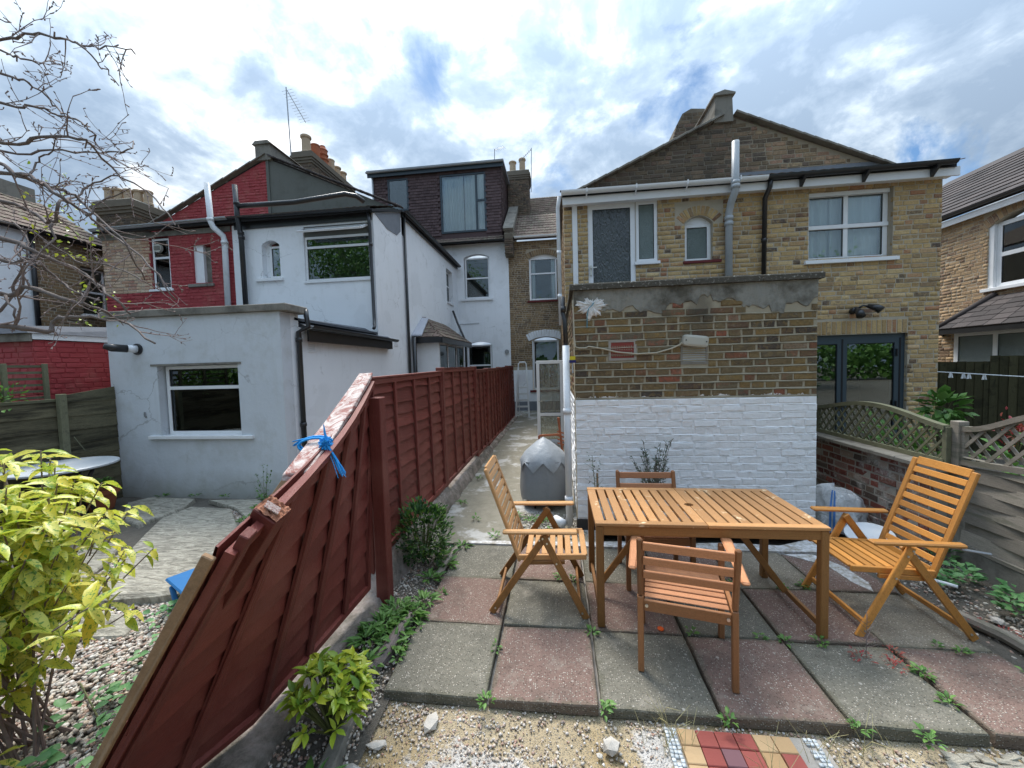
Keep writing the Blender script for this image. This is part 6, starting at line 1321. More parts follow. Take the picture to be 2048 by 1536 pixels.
for k, (t, dx) in enumerate(((.09, 0), (.16, 0), (.19, .0), (.27, 0))):
    p = Vector((6.10, 7.0, 1.53)).lerp(Vector((9, 4.6, 1.22)), t*.5); p.z += -.03+.0; lab = ['white clothes peg nearest the brick house corner', 'left one of two touching white clothes pegs', 'right one of two touching white clothes pegs', 'white clothes peg hanging alone furthest along the line'][k]
    th = thing('clothes_peg', lab, 'clothes peg', tuple(p), 0, 'pegs on the washing line')
    for s_ in (-1, 1): MB().hexa([p+Vector((s_*.004-.007, -.008, .028)), p+Vector((s_*.004+.007, -.008, .028)), p+Vector((s_*.004+.007, .008, .028)), p+Vector((s_*.004-.007, .008, .028))], [p+Vector((s_*.02-.009, -.009, -.055)), p+Vector((s_*.02+.009, -.009, -.055)), p+Vector((s_*.02+.009, .009, -.055)), p+Vector((s_*.02-.009, .009, -.055))]).build('jaw', WHITEPL, th)
# ---------------------------------------------------------------- garden table
TX0, TX1, TY0, TY1, TZ = .235, 1.705, 2.60, 3.37, .735
tb = thing('garden_table', 'slatted wooden garden table with worn oil finish in the middle of the patio', 'table', ((TX0+TX1)/2, (TY0+TY1)/2, 0))
mid = .965
for a, b in ((TX0, mid-.002), (mid+.002, TX1)):
    for y0, y1 in ((TY0, TY0+.055), (TY1-.055, TY1)): MB().box(a, b, y0, y1, TZ-.022, TZ).build('top_rail', TABLEW, tb, bevel=.003)
    n = 10; pch = (b-a)/n
    for k in range(n):
        x0, x1 = a+pch*k+(.0 if k == 0 else .008), a+pch*(k+1)-(.0 if k == n-1 else .008)
        cx = (x0+x1)/2
        if x0 < 1.02 and x1 > .91 and abs(cx-mid) < .08:
            s_ = 1 if cx < mid else -1; mb = MB(); ys_ = [TY0+.056]+[2.985+.032*math.sin(q) for q in (-1.57, -.8, 0, .8, 1.57)]+[TY1-.056]; hx = [0]+[.032*math.cos(q) for q in (-1.57, -.8, 0, .8, 1.57)]+[0]
            inner = x1 if s_ > 0 else x0; outer = x0 if s_ > 0 else x1
            for yv, hv in zip(ys_, hx): mb.v += [(outer, yv, TZ-.018), (inner-s_*hv, yv, TZ-.018), (inner-s_*hv, yv, TZ-.002), (outer, yv, TZ-.002)]
            m_ = len(ys_)
            for i in range(m_-1):
                for q in range(4): mb.f.append((i*4+q, i*4+(q+1) % 4, (i+1)*4+(q+1) % 4, (i+1)*4+q))
            mb.f += [(0, 3, 2, 1), (m_*4-4, m_*4-3, m_*4-2, m_*4-1)]; mb.build('slat', TABLEW, tb)
        else: MB().box(x0, x1, TY0+.056, TY1-.056, TZ-.020, TZ-.002+random.uniform(-.0008, .0008)).build('slat', TABLEW, tb, bevel=.002)
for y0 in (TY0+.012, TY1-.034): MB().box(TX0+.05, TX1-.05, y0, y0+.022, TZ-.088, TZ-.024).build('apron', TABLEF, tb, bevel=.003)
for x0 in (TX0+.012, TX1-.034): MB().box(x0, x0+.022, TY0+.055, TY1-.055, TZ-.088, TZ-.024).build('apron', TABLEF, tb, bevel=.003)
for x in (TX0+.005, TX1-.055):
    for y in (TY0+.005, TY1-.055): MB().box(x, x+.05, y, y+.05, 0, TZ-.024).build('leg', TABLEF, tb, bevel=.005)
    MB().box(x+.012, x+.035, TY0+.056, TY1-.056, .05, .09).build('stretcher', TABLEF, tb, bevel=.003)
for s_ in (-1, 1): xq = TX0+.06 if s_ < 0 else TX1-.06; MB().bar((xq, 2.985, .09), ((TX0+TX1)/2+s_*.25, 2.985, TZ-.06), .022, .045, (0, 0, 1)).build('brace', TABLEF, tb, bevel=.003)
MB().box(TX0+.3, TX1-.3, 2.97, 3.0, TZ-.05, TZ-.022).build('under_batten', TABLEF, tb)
for x, lab in ((1.11, 0), (.92, 1)): pass
# ---------------------------------------------------------------- folding chairs
def folding_chair(label, m, md, loc, rz, rake=0.0):
    t = thing('folding_chair', label, 'chair', loc, 0, 'high backed folding garden chairs'); L = lambda n_, mb, mm, bv=.004: mb.build(n_, mm, t, world=False, bevel=bv)
    for s in (-1, 1):
        y = .25*s
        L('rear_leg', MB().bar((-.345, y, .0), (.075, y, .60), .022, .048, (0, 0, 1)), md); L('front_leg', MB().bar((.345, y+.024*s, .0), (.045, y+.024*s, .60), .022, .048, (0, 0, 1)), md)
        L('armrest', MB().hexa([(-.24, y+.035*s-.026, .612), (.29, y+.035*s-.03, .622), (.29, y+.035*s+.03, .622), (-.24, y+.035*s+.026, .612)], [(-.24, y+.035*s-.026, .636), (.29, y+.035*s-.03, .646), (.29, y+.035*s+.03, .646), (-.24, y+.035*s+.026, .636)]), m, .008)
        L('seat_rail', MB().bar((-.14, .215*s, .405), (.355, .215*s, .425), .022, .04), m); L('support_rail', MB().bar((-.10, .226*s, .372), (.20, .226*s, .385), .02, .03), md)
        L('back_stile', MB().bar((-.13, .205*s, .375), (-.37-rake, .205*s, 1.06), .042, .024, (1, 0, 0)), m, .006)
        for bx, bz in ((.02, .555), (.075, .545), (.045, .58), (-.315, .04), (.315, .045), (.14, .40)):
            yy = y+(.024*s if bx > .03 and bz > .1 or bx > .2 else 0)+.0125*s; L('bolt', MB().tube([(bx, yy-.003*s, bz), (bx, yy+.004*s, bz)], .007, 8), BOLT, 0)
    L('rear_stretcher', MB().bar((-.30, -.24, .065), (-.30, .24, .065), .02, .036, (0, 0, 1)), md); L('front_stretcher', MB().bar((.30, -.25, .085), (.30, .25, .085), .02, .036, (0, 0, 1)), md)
    for k in range(8):
        x = -.085+.058*k; L('seat_slat', MB().box(x, x+.042, -.203, .203, .408+.02*(x+.1)+.008, .408+.02*(x+.1)+.024), m, .003)
    nb_ = 11; a = Vector((-.13, 0, .375)); b = Vector((-.37-rake, 0, 1.06)); d = (b-a).normalized(); nrm = Vector((d.z, 0, -d.x))
    for k in range(nb_):
        c = a.lerp(b, .055+.925*k/(nb_-1)); w2 = .021 if k < nb_-1 else .028
        mb = MB().hexa([c-d*w2-nrm*.008+Vector((0, -.184, 0)), c-d*w2+nrm*.008+Vector((0, -.184, 0)), c-d*w2+nrm*.008+Vector((0, .184, 0)), c-d*w2-nrm*.008+Vector((0, .184, 0))], [c+d*w2-nrm*.008+Vector((0, -.184, 0)), c+d*w2+nrm*.008+Vector((0, -.184, 0)), c+d*w2+nrm*.008+Vector((0, .184, 0)), c+d*w2-nrm*.008+Vector((0, .184, 0))]); L('back_slat', mb, m, .003)
    t.rotation_euler = (0, 0, rz); t.location = loc; return t
folding_chair('pale honey folding chair at the left end of the table', TEAK, TABLEF, (-.175, 2.965, 0), R(0))
rc = folding_chair('bright amber folding chair at the right end of the table', TEAKD, TEAKD, (2.25, 2.925, 0), R(180), -.0)
MB().tube([(-.22, .285, .60), (-.36, .31, .585)], .008, 6).build('adjuster_rod', STEEL, rc, world=False)
def armchair(label, m, md, loc, rz):
    t = thing('garden_armchair', label, 'chair', loc, 0, 'low backed wooden armchairs'); L = lambda n_, mb, mm, bv=.005: mb.build(n_, mm, t, world=False, bevel=bv)
    for s in (-1, 1):
        x = .245*s
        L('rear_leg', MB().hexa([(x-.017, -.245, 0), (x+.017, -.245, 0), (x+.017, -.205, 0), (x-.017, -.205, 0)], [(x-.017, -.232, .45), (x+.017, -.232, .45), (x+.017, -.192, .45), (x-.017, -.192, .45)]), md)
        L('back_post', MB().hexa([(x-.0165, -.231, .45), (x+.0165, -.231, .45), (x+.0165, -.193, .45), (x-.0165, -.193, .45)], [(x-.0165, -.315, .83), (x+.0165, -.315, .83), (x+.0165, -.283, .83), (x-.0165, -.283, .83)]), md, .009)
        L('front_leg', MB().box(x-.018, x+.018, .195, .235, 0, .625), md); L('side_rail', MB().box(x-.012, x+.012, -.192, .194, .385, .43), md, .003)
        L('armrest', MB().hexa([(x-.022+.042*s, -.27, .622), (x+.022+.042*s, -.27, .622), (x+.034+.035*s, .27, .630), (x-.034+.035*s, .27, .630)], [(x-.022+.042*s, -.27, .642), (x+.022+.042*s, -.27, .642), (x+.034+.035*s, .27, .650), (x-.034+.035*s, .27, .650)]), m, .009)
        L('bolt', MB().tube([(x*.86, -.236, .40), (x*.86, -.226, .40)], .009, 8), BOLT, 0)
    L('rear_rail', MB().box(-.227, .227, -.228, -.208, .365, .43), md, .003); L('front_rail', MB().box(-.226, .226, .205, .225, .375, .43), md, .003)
    for k in range(8): y = -.198+.0525*k; L('seat_slat', MB().box(-.222, .222, y, y+.044, .432, .448-.003*abs(k-3.5)), m, .003)
    for z, h in ((.60, .05), (.69, .05), (.785, .052)):
        y = -.212-(z-.45)*.235; L('back_slat', MB().hexa([(-.229, y-.011, z-h/2), (.229, y-.011, z-h/2), (.229, y+.007, z-h/2), (-.229, y+.007, z-h/2)], [(-.229, y-.011-.010, z+h/2), (.229, y-.011-.010, z+h/2), (.229, y+.007-.010, z+h/2), (-.229, y+.007-.010, z+h/2)]), m, .004)
    t.rotation_euler = (0, 0, rz); t.location = loc; return t
armchair('nearest low backed armchair, turned away with its back to the camera', ACACIA, ACACD, (.745, 2.42, 0), R(-13))
armchair('low backed armchair on the far side of the table, facing the camera', ACACIA, ACACD, (.775, 3.28, 0), R(180))
# ---------------------------------------------------------------- barbecue under a cover
bq = thing('covered_barbecue', 'round barbecue under a grey fitted cover with pale zigzag top', 'barbecue', (-.20, 5.0, 0))
n = 48; mb = MB(); prof = [(.33, .10), (.335, .2), (.325, .35), (.31, .5), (.305, .60)]
def rad(a, r, z): return r*(1+.045*math.sin(5*a+.4)*(1.3-z)+.03*math.sin(3*a+1.0)*(1 if z < .55 else .4)+.012*math.sin(14*a+z*5))
for r_, z in prof:
    for k in range(n): a = 2*math.pi*k/n; q = rad(a, r_, z); mb.v.append((-.20+q*math.cos(a), 5.0+q*math.sin(a), z+(.03*math.sin(5*a) if z < .15 else 0)))
for i in range(len(prof)-1):
    for k in range(n): j = (k+1) % n; mb.f.append((i*n+k, i*n+j, (i+1)*n+j, (i+1)*n+k))
mb.build('cover_skirt', GRAYC, bq, smooth=True)
mb = MB(); pr_ = [(.0, .875), (.09, .82), (.18, .745), (.26, .675), (.318, .59)]
for r_, z in pr_:
    for k in range(n):
        a = 2*math.pi*k/n; f_ = 1-.045*abs(math.cos(4*a))*(r_/.3); mb.v.append((-.20+r_*f_*1.0*math.cos(a)*1.02, 5.0+r_*f_*math.sin(a)*1.02, z))
for k in range(n):
    a = 2*math.pi*k/n; ph = (k % 6)/6; zz_ = .47+.13*abs(ph-.5)*2; q = rad(a, .316, .55)+.006; mb.v.append((-.20+q*math.cos(a), 5.0+q*math.sin(a), zz_))
for i in range(len(pr_)):
    for k in range(n): j = (k+1) % n; mb.f.append((i*n+k, i*n+j, (i+1)*n+j, (i+1)*n+k))
mb.build('cover_top', GRAYL, bq, smooth=True)
mb = MB()
for a in (.5, 2.6, 4.2): mb.tube([(-.2+.24*math.cos(a), 5+.24*math.sin(a), 0), (-.2+.14*math.cos(a), 5+.14*math.sin(a), .4)], .014, 6)
mb.build('legs', GASKET, bq)
# terracotta coloured folded chair behind the barbecue
fc = thing('folded_chair', 'folded reddish wooden chair behind the barbecue beside the downpipe', 'chair', (.02, 5.9, 0))
MB().bar((.10, 5.95, 0), (-.0, 5.9, 1.0), .04, .02).build('stile', POTR, fc); MB().bar((-.28, 5.95, .0), (-.30, 5.9, .72), .03, .02).build('stile', POTR, fc)
MB().bar((-.3, 5.9, .72), (.04, 5.9, .74), .02, .03).build('rail', POTR, fc)
for k in range(4): MB().bar((-.02, 5.93, .60+.06*k), (.08, 5.93, .57+.06*k), .012, .02).build('slat', POTR, fc)
# pipe offcut and rubble at the outbuilding corner
po = MB().tube([(-.06, 4.28, .07), (.03, 4.18, .06)], .05, 14).build('pipe_offcut', WPIPE, None, smooth=True); tag(po, 'short white pipe elbow on the ground at the outbuilding corner', 'pipe')
# bag and tub on the right
bgt = thing('rubble_sack', 'crumpled white woven sack with a blue stripe beside the low brick wall', 'sack', (2.92, 4.4, 0))
n, mrow = 56, 22; V = []; rr = random.Random(12)
for i in range(mrow+1):
    v = i/mrow; ph = v*math.pi*.5
    for k in range(n):
        a = 2*math.pi*k/n; rx = .30*math.cos(ph)**.45+.0; ry = .20*math.cos(ph)**.45
        w_ = 1+.05*math.sin(3*a+v*4)+.035*math.sin(7*a-v*9)+.03*math.sin(11*a+v*15)+.018*math.sin(19*a+v*7); V.append((2.92+rx*w_*math.cos(a)*(1-.06*v), 4.42+ry*w_*math.sin(a), .44*math.sin(ph)*(1+.07*math.sin(2*a+1)-.16*(math.cos(a) > .35)*math.cos(a))+rr.uniform(-.004, .004)))
Fc = [(i*n+k, i*n+(k+1) % n, (i+1)*n+(k+1) % n, (i+1)*n+k) for i in range(mrow) for k in range(n)]
bo = arr_mesh('sack_body', V, Fc, BAGM, bgt, None, True)
BS = mat('blue_stripe_print', (.06, .17, .42), .5)
for a_ in (-2.05, -1.93):
    mb = MB()
    for i in range(mrow-3):
        k = int(((a_/(2*math.pi)) % 1)*n); p = Vector(V[i*n+k]); q = Vector(V[i*n+(k+1) % n]); c_ = Vector((2.92, 4.42, p.z)); o1_ = (p-c_).normalized()*.005; q2 = p.lerp(q, .62); mb.v += [tuple(p+o1_), tuple(q2+o1_)]
    for i in range(mrow-4): mb.f.append((2*i, 2*i+1, 2*i+3, 2*i+2))
    mb.build('blue_stripe', BS, bo)
tu = thing('plastic_tub', 'shallow white plastic lid tilted on the ground beside the sack', 'tub', (2.98, 4.02, 0))
mb = MB().lathe((0, 0, 0), [(.16, -.03), (.185, .0), (.19, .022), (.178, .022), (.165, .006)], 32); o = mb.build('tub_body', WHITEPL, tu, world=False, smooth=True); tu.rotation_euler = (R(10), R(-12), 0); tu.location = (2.98, 4.03, .07)
# left yard: round table, pot, blue stool
rt_ = thing('round_table', 'round pale topped garden table at the left edge in front of the dark fence', 'table', (-6.25, 4.1, 0))
MB().lathe((-6.25, 4.1, .70), [(.50, -.02), (.515, -.012), (.515, .006), (.50, .014), (.06, .014)], 48).build('tabletop', ZINCT, rt_)
for a in (.4, 1.97, 3.54, 5.1):
    c_, s_ = math.cos(a), math.sin(a); MB().tube([(-6.25+.32*c_, 4.1+.32*s_, .67), (-6.25+.24*c_, 4.1+.24*s_, .5), (-6.25+.22*c_, 4.1+.22*s_, .3), (-6.25+.34*c_, 4.1+.34*s_, -.05)], .022, 8).build('leg', BLACKP, rt_, smooth=True)
pt = thing('flower_pot', 'terracotta pot with low green plants against the grey extension', 'plant pot', (-6.85+.25, 4.62, 0))
MB().lathe((-6.45, 4.62, -.05), [(.13, 0), (.175, .22), (.20, .225), (.205, .29), (.185, .29), (.17, .25)], 28).build('pot_body', POTR, pt, smooth=False)
bs = thing('blue_stool', 'blue plastic stool tipped behind the leaning fence', 'stool', (-2.95, 2.62, 0))
mb = MB(); mb.hexa([(-3.25, 2.72, .12), (-2.75, 2.45, .14), (-2.6, 2.72, .19), (-2.98, 2.98, .17)], [(-3.25, 2.72, .145), (-2.75, 2.45, .165), (-2.6, 2.72, .215), (-2.98, 2.98, .195)]); mb.build('seat', BLUEPL, bs, bevel=.01)
MB().bar((-3.12, 2.66, .12), (-2.98, 2.58, -.05), .035, .03).build('leg', BLUEPL, bs, bevel=.006); MB().bar((-2.75, 2.55, .14), (-2.68, 2.50, -.05), .035, .03).build('leg', BLUEPL, bs, bevel=.006)
cap_ = MB().lathe((.66, 2.62, .0), [(.02, 0), (.022, .006), (.012, .012)], 12).build('bottle_cap', ORANGE); tag(cap_, 'small orange cap on a slab under the nearest armchair', 'cap')
# log and timber edging
tag(MB().tube([(-1.02, 3.80, .0), (-1.05, 3.5, .01), (-1.08, 3.15, .0)], [.03, .032, .03], 8).build('timber_edging', GREYW), 'straight grey timber edging beside the far patio corner', 'edging')
tag(MB().tube([(-1.10, 2.62, .0), (-1.12, 2.45, .01), (-1.13, 2.25, .0), (-1.18, 2.08, -.015)], [.035, .042, .045, .04], 9).build('log_edging', BARK), 'round log edging along the middle of the left patio side', 'edging')
tag(MB().hexa([(-1.22, 2.04, -.06), (-1.13, 2.06, -.06), (-1.0, 1.30, -.06), (-1.12, 1.26, -.06)], [(-1.21, 2.04, -.01), (-1.14, 2.06, -.005), (-1.02, 1.30, .0), (-1.10, 1.26, -.01)]).build('concrete_edging', MATS['weathered_concrete'], None, bevel=.008), 'grey concrete edging strip at the lower left of the patio', 'edging')
tag(MB().tube([(2.70, 3.0, -.0), (2.80, 2.7, .01), (2.84, 2.35, .0), (2.86, 2.0, 0)], [.035, .04, .042, .04], 8).build('log_edging', GREYW), 'grey log edging between patio and planting bed on the right', 'edging')
tag(MB().tube([(2.72, 3.52, .03), (2.98, 3.2, .05)], .013, 8).build('plastic_rod', WHITEPL), 'white plastic tube lying in the planting bed', 'tube')
# ---------------------------------------------------------------- bare tree
LIMBS=[(0.055,[(-5.48,2.41,2.63),(-4.6,2.48,2.29),(-4.22,2.47,2.23),(-4.08,2.64,2.2),(-4.04,2.69,2.29),(-3.56,2.45,2.27),(-3.34,2.52,2.24)]),
(0.05,[(-5.84,2.59,2.93),(-4.8,2.66,2.65),(-4.64,2.77,2.54),(-4.45,2.81,2.6),(-3.89,2.65,2.44),(-3.77,2.73,2.4),(-3.87,3.02,2.32),(-3.37,2.88,2.09)]),
(0.04,[(-5.47,2.44,3.18),(-4.28,2.55,2.93),(-3.98,2.53,2.8),(-3.91,2.69,2.73),(-3.75,2.74,2.62),(-3.28,2.49,2.44),(-3.17,2.55,2.28)]),
(0.035,[(-6.0,2.71,3.7),(-4.73,2.84,3.35),(-4.59,2.94,3.3),(-4.25,2.86,3.14),(-4.03,2.76,3.24),(-4.21,3.01,3.43),(-4.15,3.12,3.58),(-3.5,2.79,3.44)]),
(0.03,[(-5.09,2.31,3.71),(-4.06,2.45,3.35),(-3.76,2.42,3.29),(-3.46,2.38,3.1),(-3.49,2.55,3.04),(-3.35,2.61,2.9),(-2.77,2.37,2.58),(-2.62,2.4,2.34)]),
(0.022,[(-4.71,2.17,4.01),(-4.04,2.25,4.09),(-3.79,2.35,4.18),(-3.45,2.3,4.13),(-3.14,2.23,4.02),(-3.27,2.42,4.15),(-3.22,2.51,4.18),(-2.65,2.25,3.9)]),
(0.012,[(-3.19,2.35,4.09),(-3.06,2.36,3.96),(-3.13,2.49,3.98),(-2.88,2.33,3.78)]),
(0.018,[(-4.88,2.47,4.48),(-4.17,2.58,4.33),(-3.83,2.47,4.14),(-3.76,2.55,4.18),(-4.01,2.81,4.41)]),
(0.02,[(-5.05,2.56,4.49),(-4.25,2.62,4.2),(-4.02,2.58,4.1),(-4.08,2.73,4.13),(-4.0,2.78,4.02),(-3.52,2.52,3.73),(-3.45,2.58,3.66)]),
(0.022,[(-5.42,2.6,4.35),(-4.37,2.68,4.03),(-4.17,2.73,4.01),(-4.13,2.86,4.04),(-3.8,2.75,3.88),(-3.48,2.61,3.69),(-3.74,2.86,3.7),(-3.74,3.01,3.65)]),
(0.025,[(-4.73,2.26,3.88),(-3.9,2.37,3.51),(-3.63,2.41,3.53),(-3.22,2.33,3.45),(-3.18,2.38,3.43),(-3.25,2.58,3.34),(-2.83,2.46,3.11),(-2.43,2.24,2.81)]),
(0.022,[(-5.78,2.75,4.17),(-4.72,2.86,3.79),(-4.43,3.01,3.84),(-3.82,2.93,3.72),(-3.4,2.8,3.64),(-3.72,3.12,3.92)]),
(0.03,[(-5.45,2.55,3.22),(-4.38,2.6,2.77),(-4.2,2.66,2.79),(-4.17,2.83,2.65),(-3.78,2.68,2.48),(-3.36,2.5,2.39)]),
(0.03,[(-4.9,2.43,3.57),(-4.25,2.52,3.49),(-3.91,2.46,3.32),(-3.71,2.53,3.24),(-3.73,2.69,3.23),(-3.4,2.57,3.0),(-2.99,2.4,2.74),(-3.16,2.66,2.56)]),
(0.025,[(-5.78,2.75,2.11),(-4.96,2.91,2.44),(-4.84,2.96,2.71),(-4.43,2.79,2.82),(-4.57,2.88,3.07),(-5.18,3.17,3.35)]),
(0.02,[(-4.56,2.72,2.52),(-4.38,2.65,2.34),(-4.7,2.84,2.27)]),
(0.02,[(-3.89,2.62,3.03),(-3.86,2.58,2.88),(-3.84,2.44,2.69)]),
(0.018,[(-4.88,2.48,4.63),(-4.4,2.57,4.69),(-3.93,2.45,4.41),(-3.99,2.53,4.48)]),
(0.02,[(-5.24,2.58,3.37),(-4.38,2.62,3.09),(-4.11,2.68,2.97),(-4.02,2.83,2.81),(-3.54,2.72,2.71),(-3.1,2.58,2.55),(-3.24,2.88,2.49)]),
(0.016,[(-3.79,2.44,3.3),(-3.83,2.52,3.45),(-3.58,2.43,3.46),(-3.29,2.32,3.5)]),
(0.016,[(-3.4,2.48,3.0),(-3.34,2.58,3.15),(-3.0,2.47,3.16)])]
tree = thing('bare_tree', 'nearly leafless old fruit tree reaching in from the left edge', 'tree', (-6.1, 2.4, 0))
MB().tube([(-6.2, 2.3, -.1), (-6.15, 2.35, 1.0), (-6.0, 2.4, 2.0), (-5.95, 2.45, 3.0), (-6.0, 2.5, 4.1)], [.17, .14, .12, .09, .05], 12).build('trunk', BARK, tree, smooth=True)
rr = random.Random(31); tw = MB(); nleaf = []
def smooth_pts(pts, r0, jit=.014, sub=4):
    P = [Vector(p) for p in pts]; out = []
    for i in range(len(P)-1):
        a, b = P[i], P[i+1]; p0 = P[max(0, i-1)]; p3 = P[min(len(P)-1, i+2)]
        for k in range(sub):
            t = k/sub; out.append(.5*((2*a)+(b-p0)*t+(2*p0-5*a+4*b-p3)*t*t+(3*a-p0-3*b+p3)*t**3)+Vector([rr.uniform(-jit, jit) for _ in range(3)])*(1 if i or k else 0))
    out.append(P[-1]); return out
def twig(p, d, L, r, depth):
    n = max(3, int(L/.06)); pts = [p]; d = d.normalized()
    for i in range(n):
        d = (d+Vector([rr.uniform(-.22, .22) for _ in range(3)])+Vector((0, 0, .03))).normalized(); pts.append(pts[-1]+d*L/n)
    tw.tube(pts, [max(.0016, r*(1-.75*i/n)) for i in range(n+1)], 4 if r < .006 else 5, False)
    for i in range(1, n+1):
        if rr.random() < .62:   # spur buds
            e = (d+Vector([rr.uniform(-1, 1) for _ in range(3)])).normalized(); q = pts[i]; tw.tube([q, q+e*rr.uniform(.012, .03)], [.0032, .0042], 4, True)
        if depth > 0 and rr.random() < .30:
            e = (d*.7+Vector([rr.uniform(-1, 1) for _ in range(3)])).normalized(); twig(pts[i], e, L*rr.uniform(.35, .6), r*.6, depth-1)
for r0_, pts in LIMBS:
    sp_ = smooth_pts(pts, r0_); n = len(sp_)
    MB().tube(sp_, [r0_*.52*(1-.75*i/n)*(1+.12*math.sin(i*2.1)) for i in range(n)], 8 if r0_ > .02 else 6).build('limb', BARK, tree, smooth=True)
    for i in range(3, n):
        k_ = 1 if r0_ > .02 else .7
        if rr.random() < .32*k_:
            d = (sp_[i]-sp_[i-1]).normalized(); e = (d*.8+Vector([rr.uniform(-1, 1) for _ in range(3)])*.9); twig(sp_[i], e, rr.uniform(.15, .5)*k_, max(.0035, r0_*.25*(1-.6*i/n)), 2)
        elif rr.random() < .4:
            e = Vector([rr.uniform(-1, 1) for _ in range(3)]).normalized(); tw.tube([sp_[i], sp_[i]+e*rr.uniform(.02, .05)], [.005, .004], 4)
tw.build('twigs', TWIG, tree, kind='stuff')
def leaf_M(p, d, L, roll=0.0, wid=1.0):
    d = Vector(d).normalized(); s = d.cross(Vector((0, 0, 1)));
    if s.length < .05: s = Vector((1, 0, 0))
    s.normalize(); u = s.cross(d); M = Matrix((d, -s, u)).transposed() @ Matrix.Rotation(roll, 3, 'X')
    return MM(Vector(p), M, (L, L*wid, L))
def rv(rr, a=1.0): return Vector((rr.uniform(-a, a), rr.uniform(-a, a), rr.uniform(-a, a)))
its = []
for cx, cy, cz, n, s_ in ((-4.6, 3.2, 3.15, 60, .22), (-4.9, 3.6, 2.6, 25, .2), (-5.0, 3.4, 3.7, 25, .2)):
    for _ in range(n): its.append(leaf_M(Vector((cx, cy, cz))+rv(rr, s_)*Vector((1.2, 1, .8)).length*.6, rv(rr), rr.uniform(.03, .055), rr.uniform(-1, 1)))
pieces(tree, 'leaf', its, YGREEN, 'leaf', tpls('leaf', wd=.6), 0, 'leaves', True)
# ---------------------------------------------------------------- shrubs
au = thing('variegated_shrub', 'large yellow and green variegated shrub at the lower left', 'shrub', (-2.75, 1.55, -.05)); rr = random.Random(8); its = []; sm = MB()
C0 = Vector((-2.88, 1.55, .90)); tips = []
for _ in range(9000):
    d = rv(rr).normalized(); d.x = abs(d.x)*1.0-.25*(rr.random() < .5); d.y = -abs(d.y) if rr.random() < .7 else d.y; q = rr.uniform(.55, 1.0)
    p = C0+Vector((d.x*.70, d.y*.60, d.z*.60))*q
    if rr.random() < .2 and p.x < -2.45: p.z -= .45
    if p.z < .06 or (p.z < .35 and (rr.random() < .4 or p.x > -2.5)): continue
    if p.z+1.0*(p.x+2.75) > 1.62: continue
    if any((p-t[0]).length < .055 for t in tips): continue
    tips.append((p, d)); 
    if len(tips) >= 300: break
tips.append((Vector((-1.96, 1.33, .86)), Vector((.5, -.3, -.4)))); tips.append((Vector((-2.12, 1.34, .72)), Vector((.5, -.3, -.6))))
for p, d in tips:
    base = Vector((-2.7+rr.uniform(-.12, .12), 1.55+rr.uniform(-.12, .12), -.05)); m1 = base.lerp(p, .55)+Vector((-(p.x-base.x)*.25, 0, .12)); (rr.random() < .13) and sm.tube([base, m1, p.lerp(m1, .3), p], [.007, .0055, .004, .003], 5) or sm.tube([m1.lerp(p, .5), p], [.004, .003], 4)
    n = rr.randint(5, 8); ph = rr.uniform(0, 6)
    ax = (Vector((0, 0, 1))*.6+d*.7).normalized(); s = ax.orthogonal().normalized(); t = ax.cross(s)
    for i in range(n):
        a = ph+i*2.4; o_ = (s*math.cos(a)+t*math.sin(a)); e = (o_*1.0+ax*rr.uniform(-.15, .55)+Vector((0, 0, -.12))).normalized(); its.append(leaf_M(p-ax*.012*i, e, rr.uniform(.06, .145), rr.uniform(-.5, .5)))
pieces(au, 'leaf', its, AUC, 'leaf', tpls('leaf', wd=.38, fold=.10, droop=.32), 300, 'leaves', True)
sm.build('stems', TWIG, au, kind=None)
def dome(th, C, rx, rz_, n, L, m, cap, wd=.5, seed=1, up_=.5, inner=.55, stemn=14, droop=.15, name='leaf', core=True, zmin=.0):
    rr = random.Random(seed); its = []
    for _ in range(n):
        d = rv(rr).normalized(); q = rr.uniform(inner, 1.0); bump_ = 1+.16*math.sin(d.x*5+seed)+.12*math.sin(d.y*7+d.z*4)
        p = Vector(C)+Vector((d.x*rx*q*bump_, d.y*rx*q*bump_, d.z*rz_*q*bump_))
        if p.z < zmin: continue
        its.append(leaf_M(p, d*.8+Vector((0, 0, up_))+rv(rr, .5), L*rr.uniform(.7, 1.2), rr.uniform(-.6, .6)))
    pieces(th, name, its, m, 'leaf', tpls('leaf', wd=wd, droop=droop), cap, 'leaves', True)
    sm = MB()
    for _ in range(stemn):
        d = rv(rr); d.z = abs(d.z)+.5; d.normalize(); b = Vector((C[0], C[1], max(-.03, C[2]-rz_))); sm.tube([b, b+Vector((d.x*rx*.4, d.y*rx*.4, rz_*.8)), Vector(C)+Vector((d.x*rx, d.y*rx, d.z*rz_))*.85], [.006, .004, .002], 4)
    sm.build('stems', STEM, th)
rb = thing('round_shrub', 'dark green rounded small leaved shrub growing against the red fence', 'shrub', (-1.28, 3.35, 0)); dome(rb, (-1.27, 3.38, .30), .23, .29, 1300, .042, DGREEN, 120, .6, 4, .6, .6, 16)
yb = thing('glossy_shrub', 'small yellow green glossy leaved shrub at the foot of the leaning fence', 'shrub', (-1.19, 1.74, -.03)); rr = random.Random(15); its = []; sm = MB()
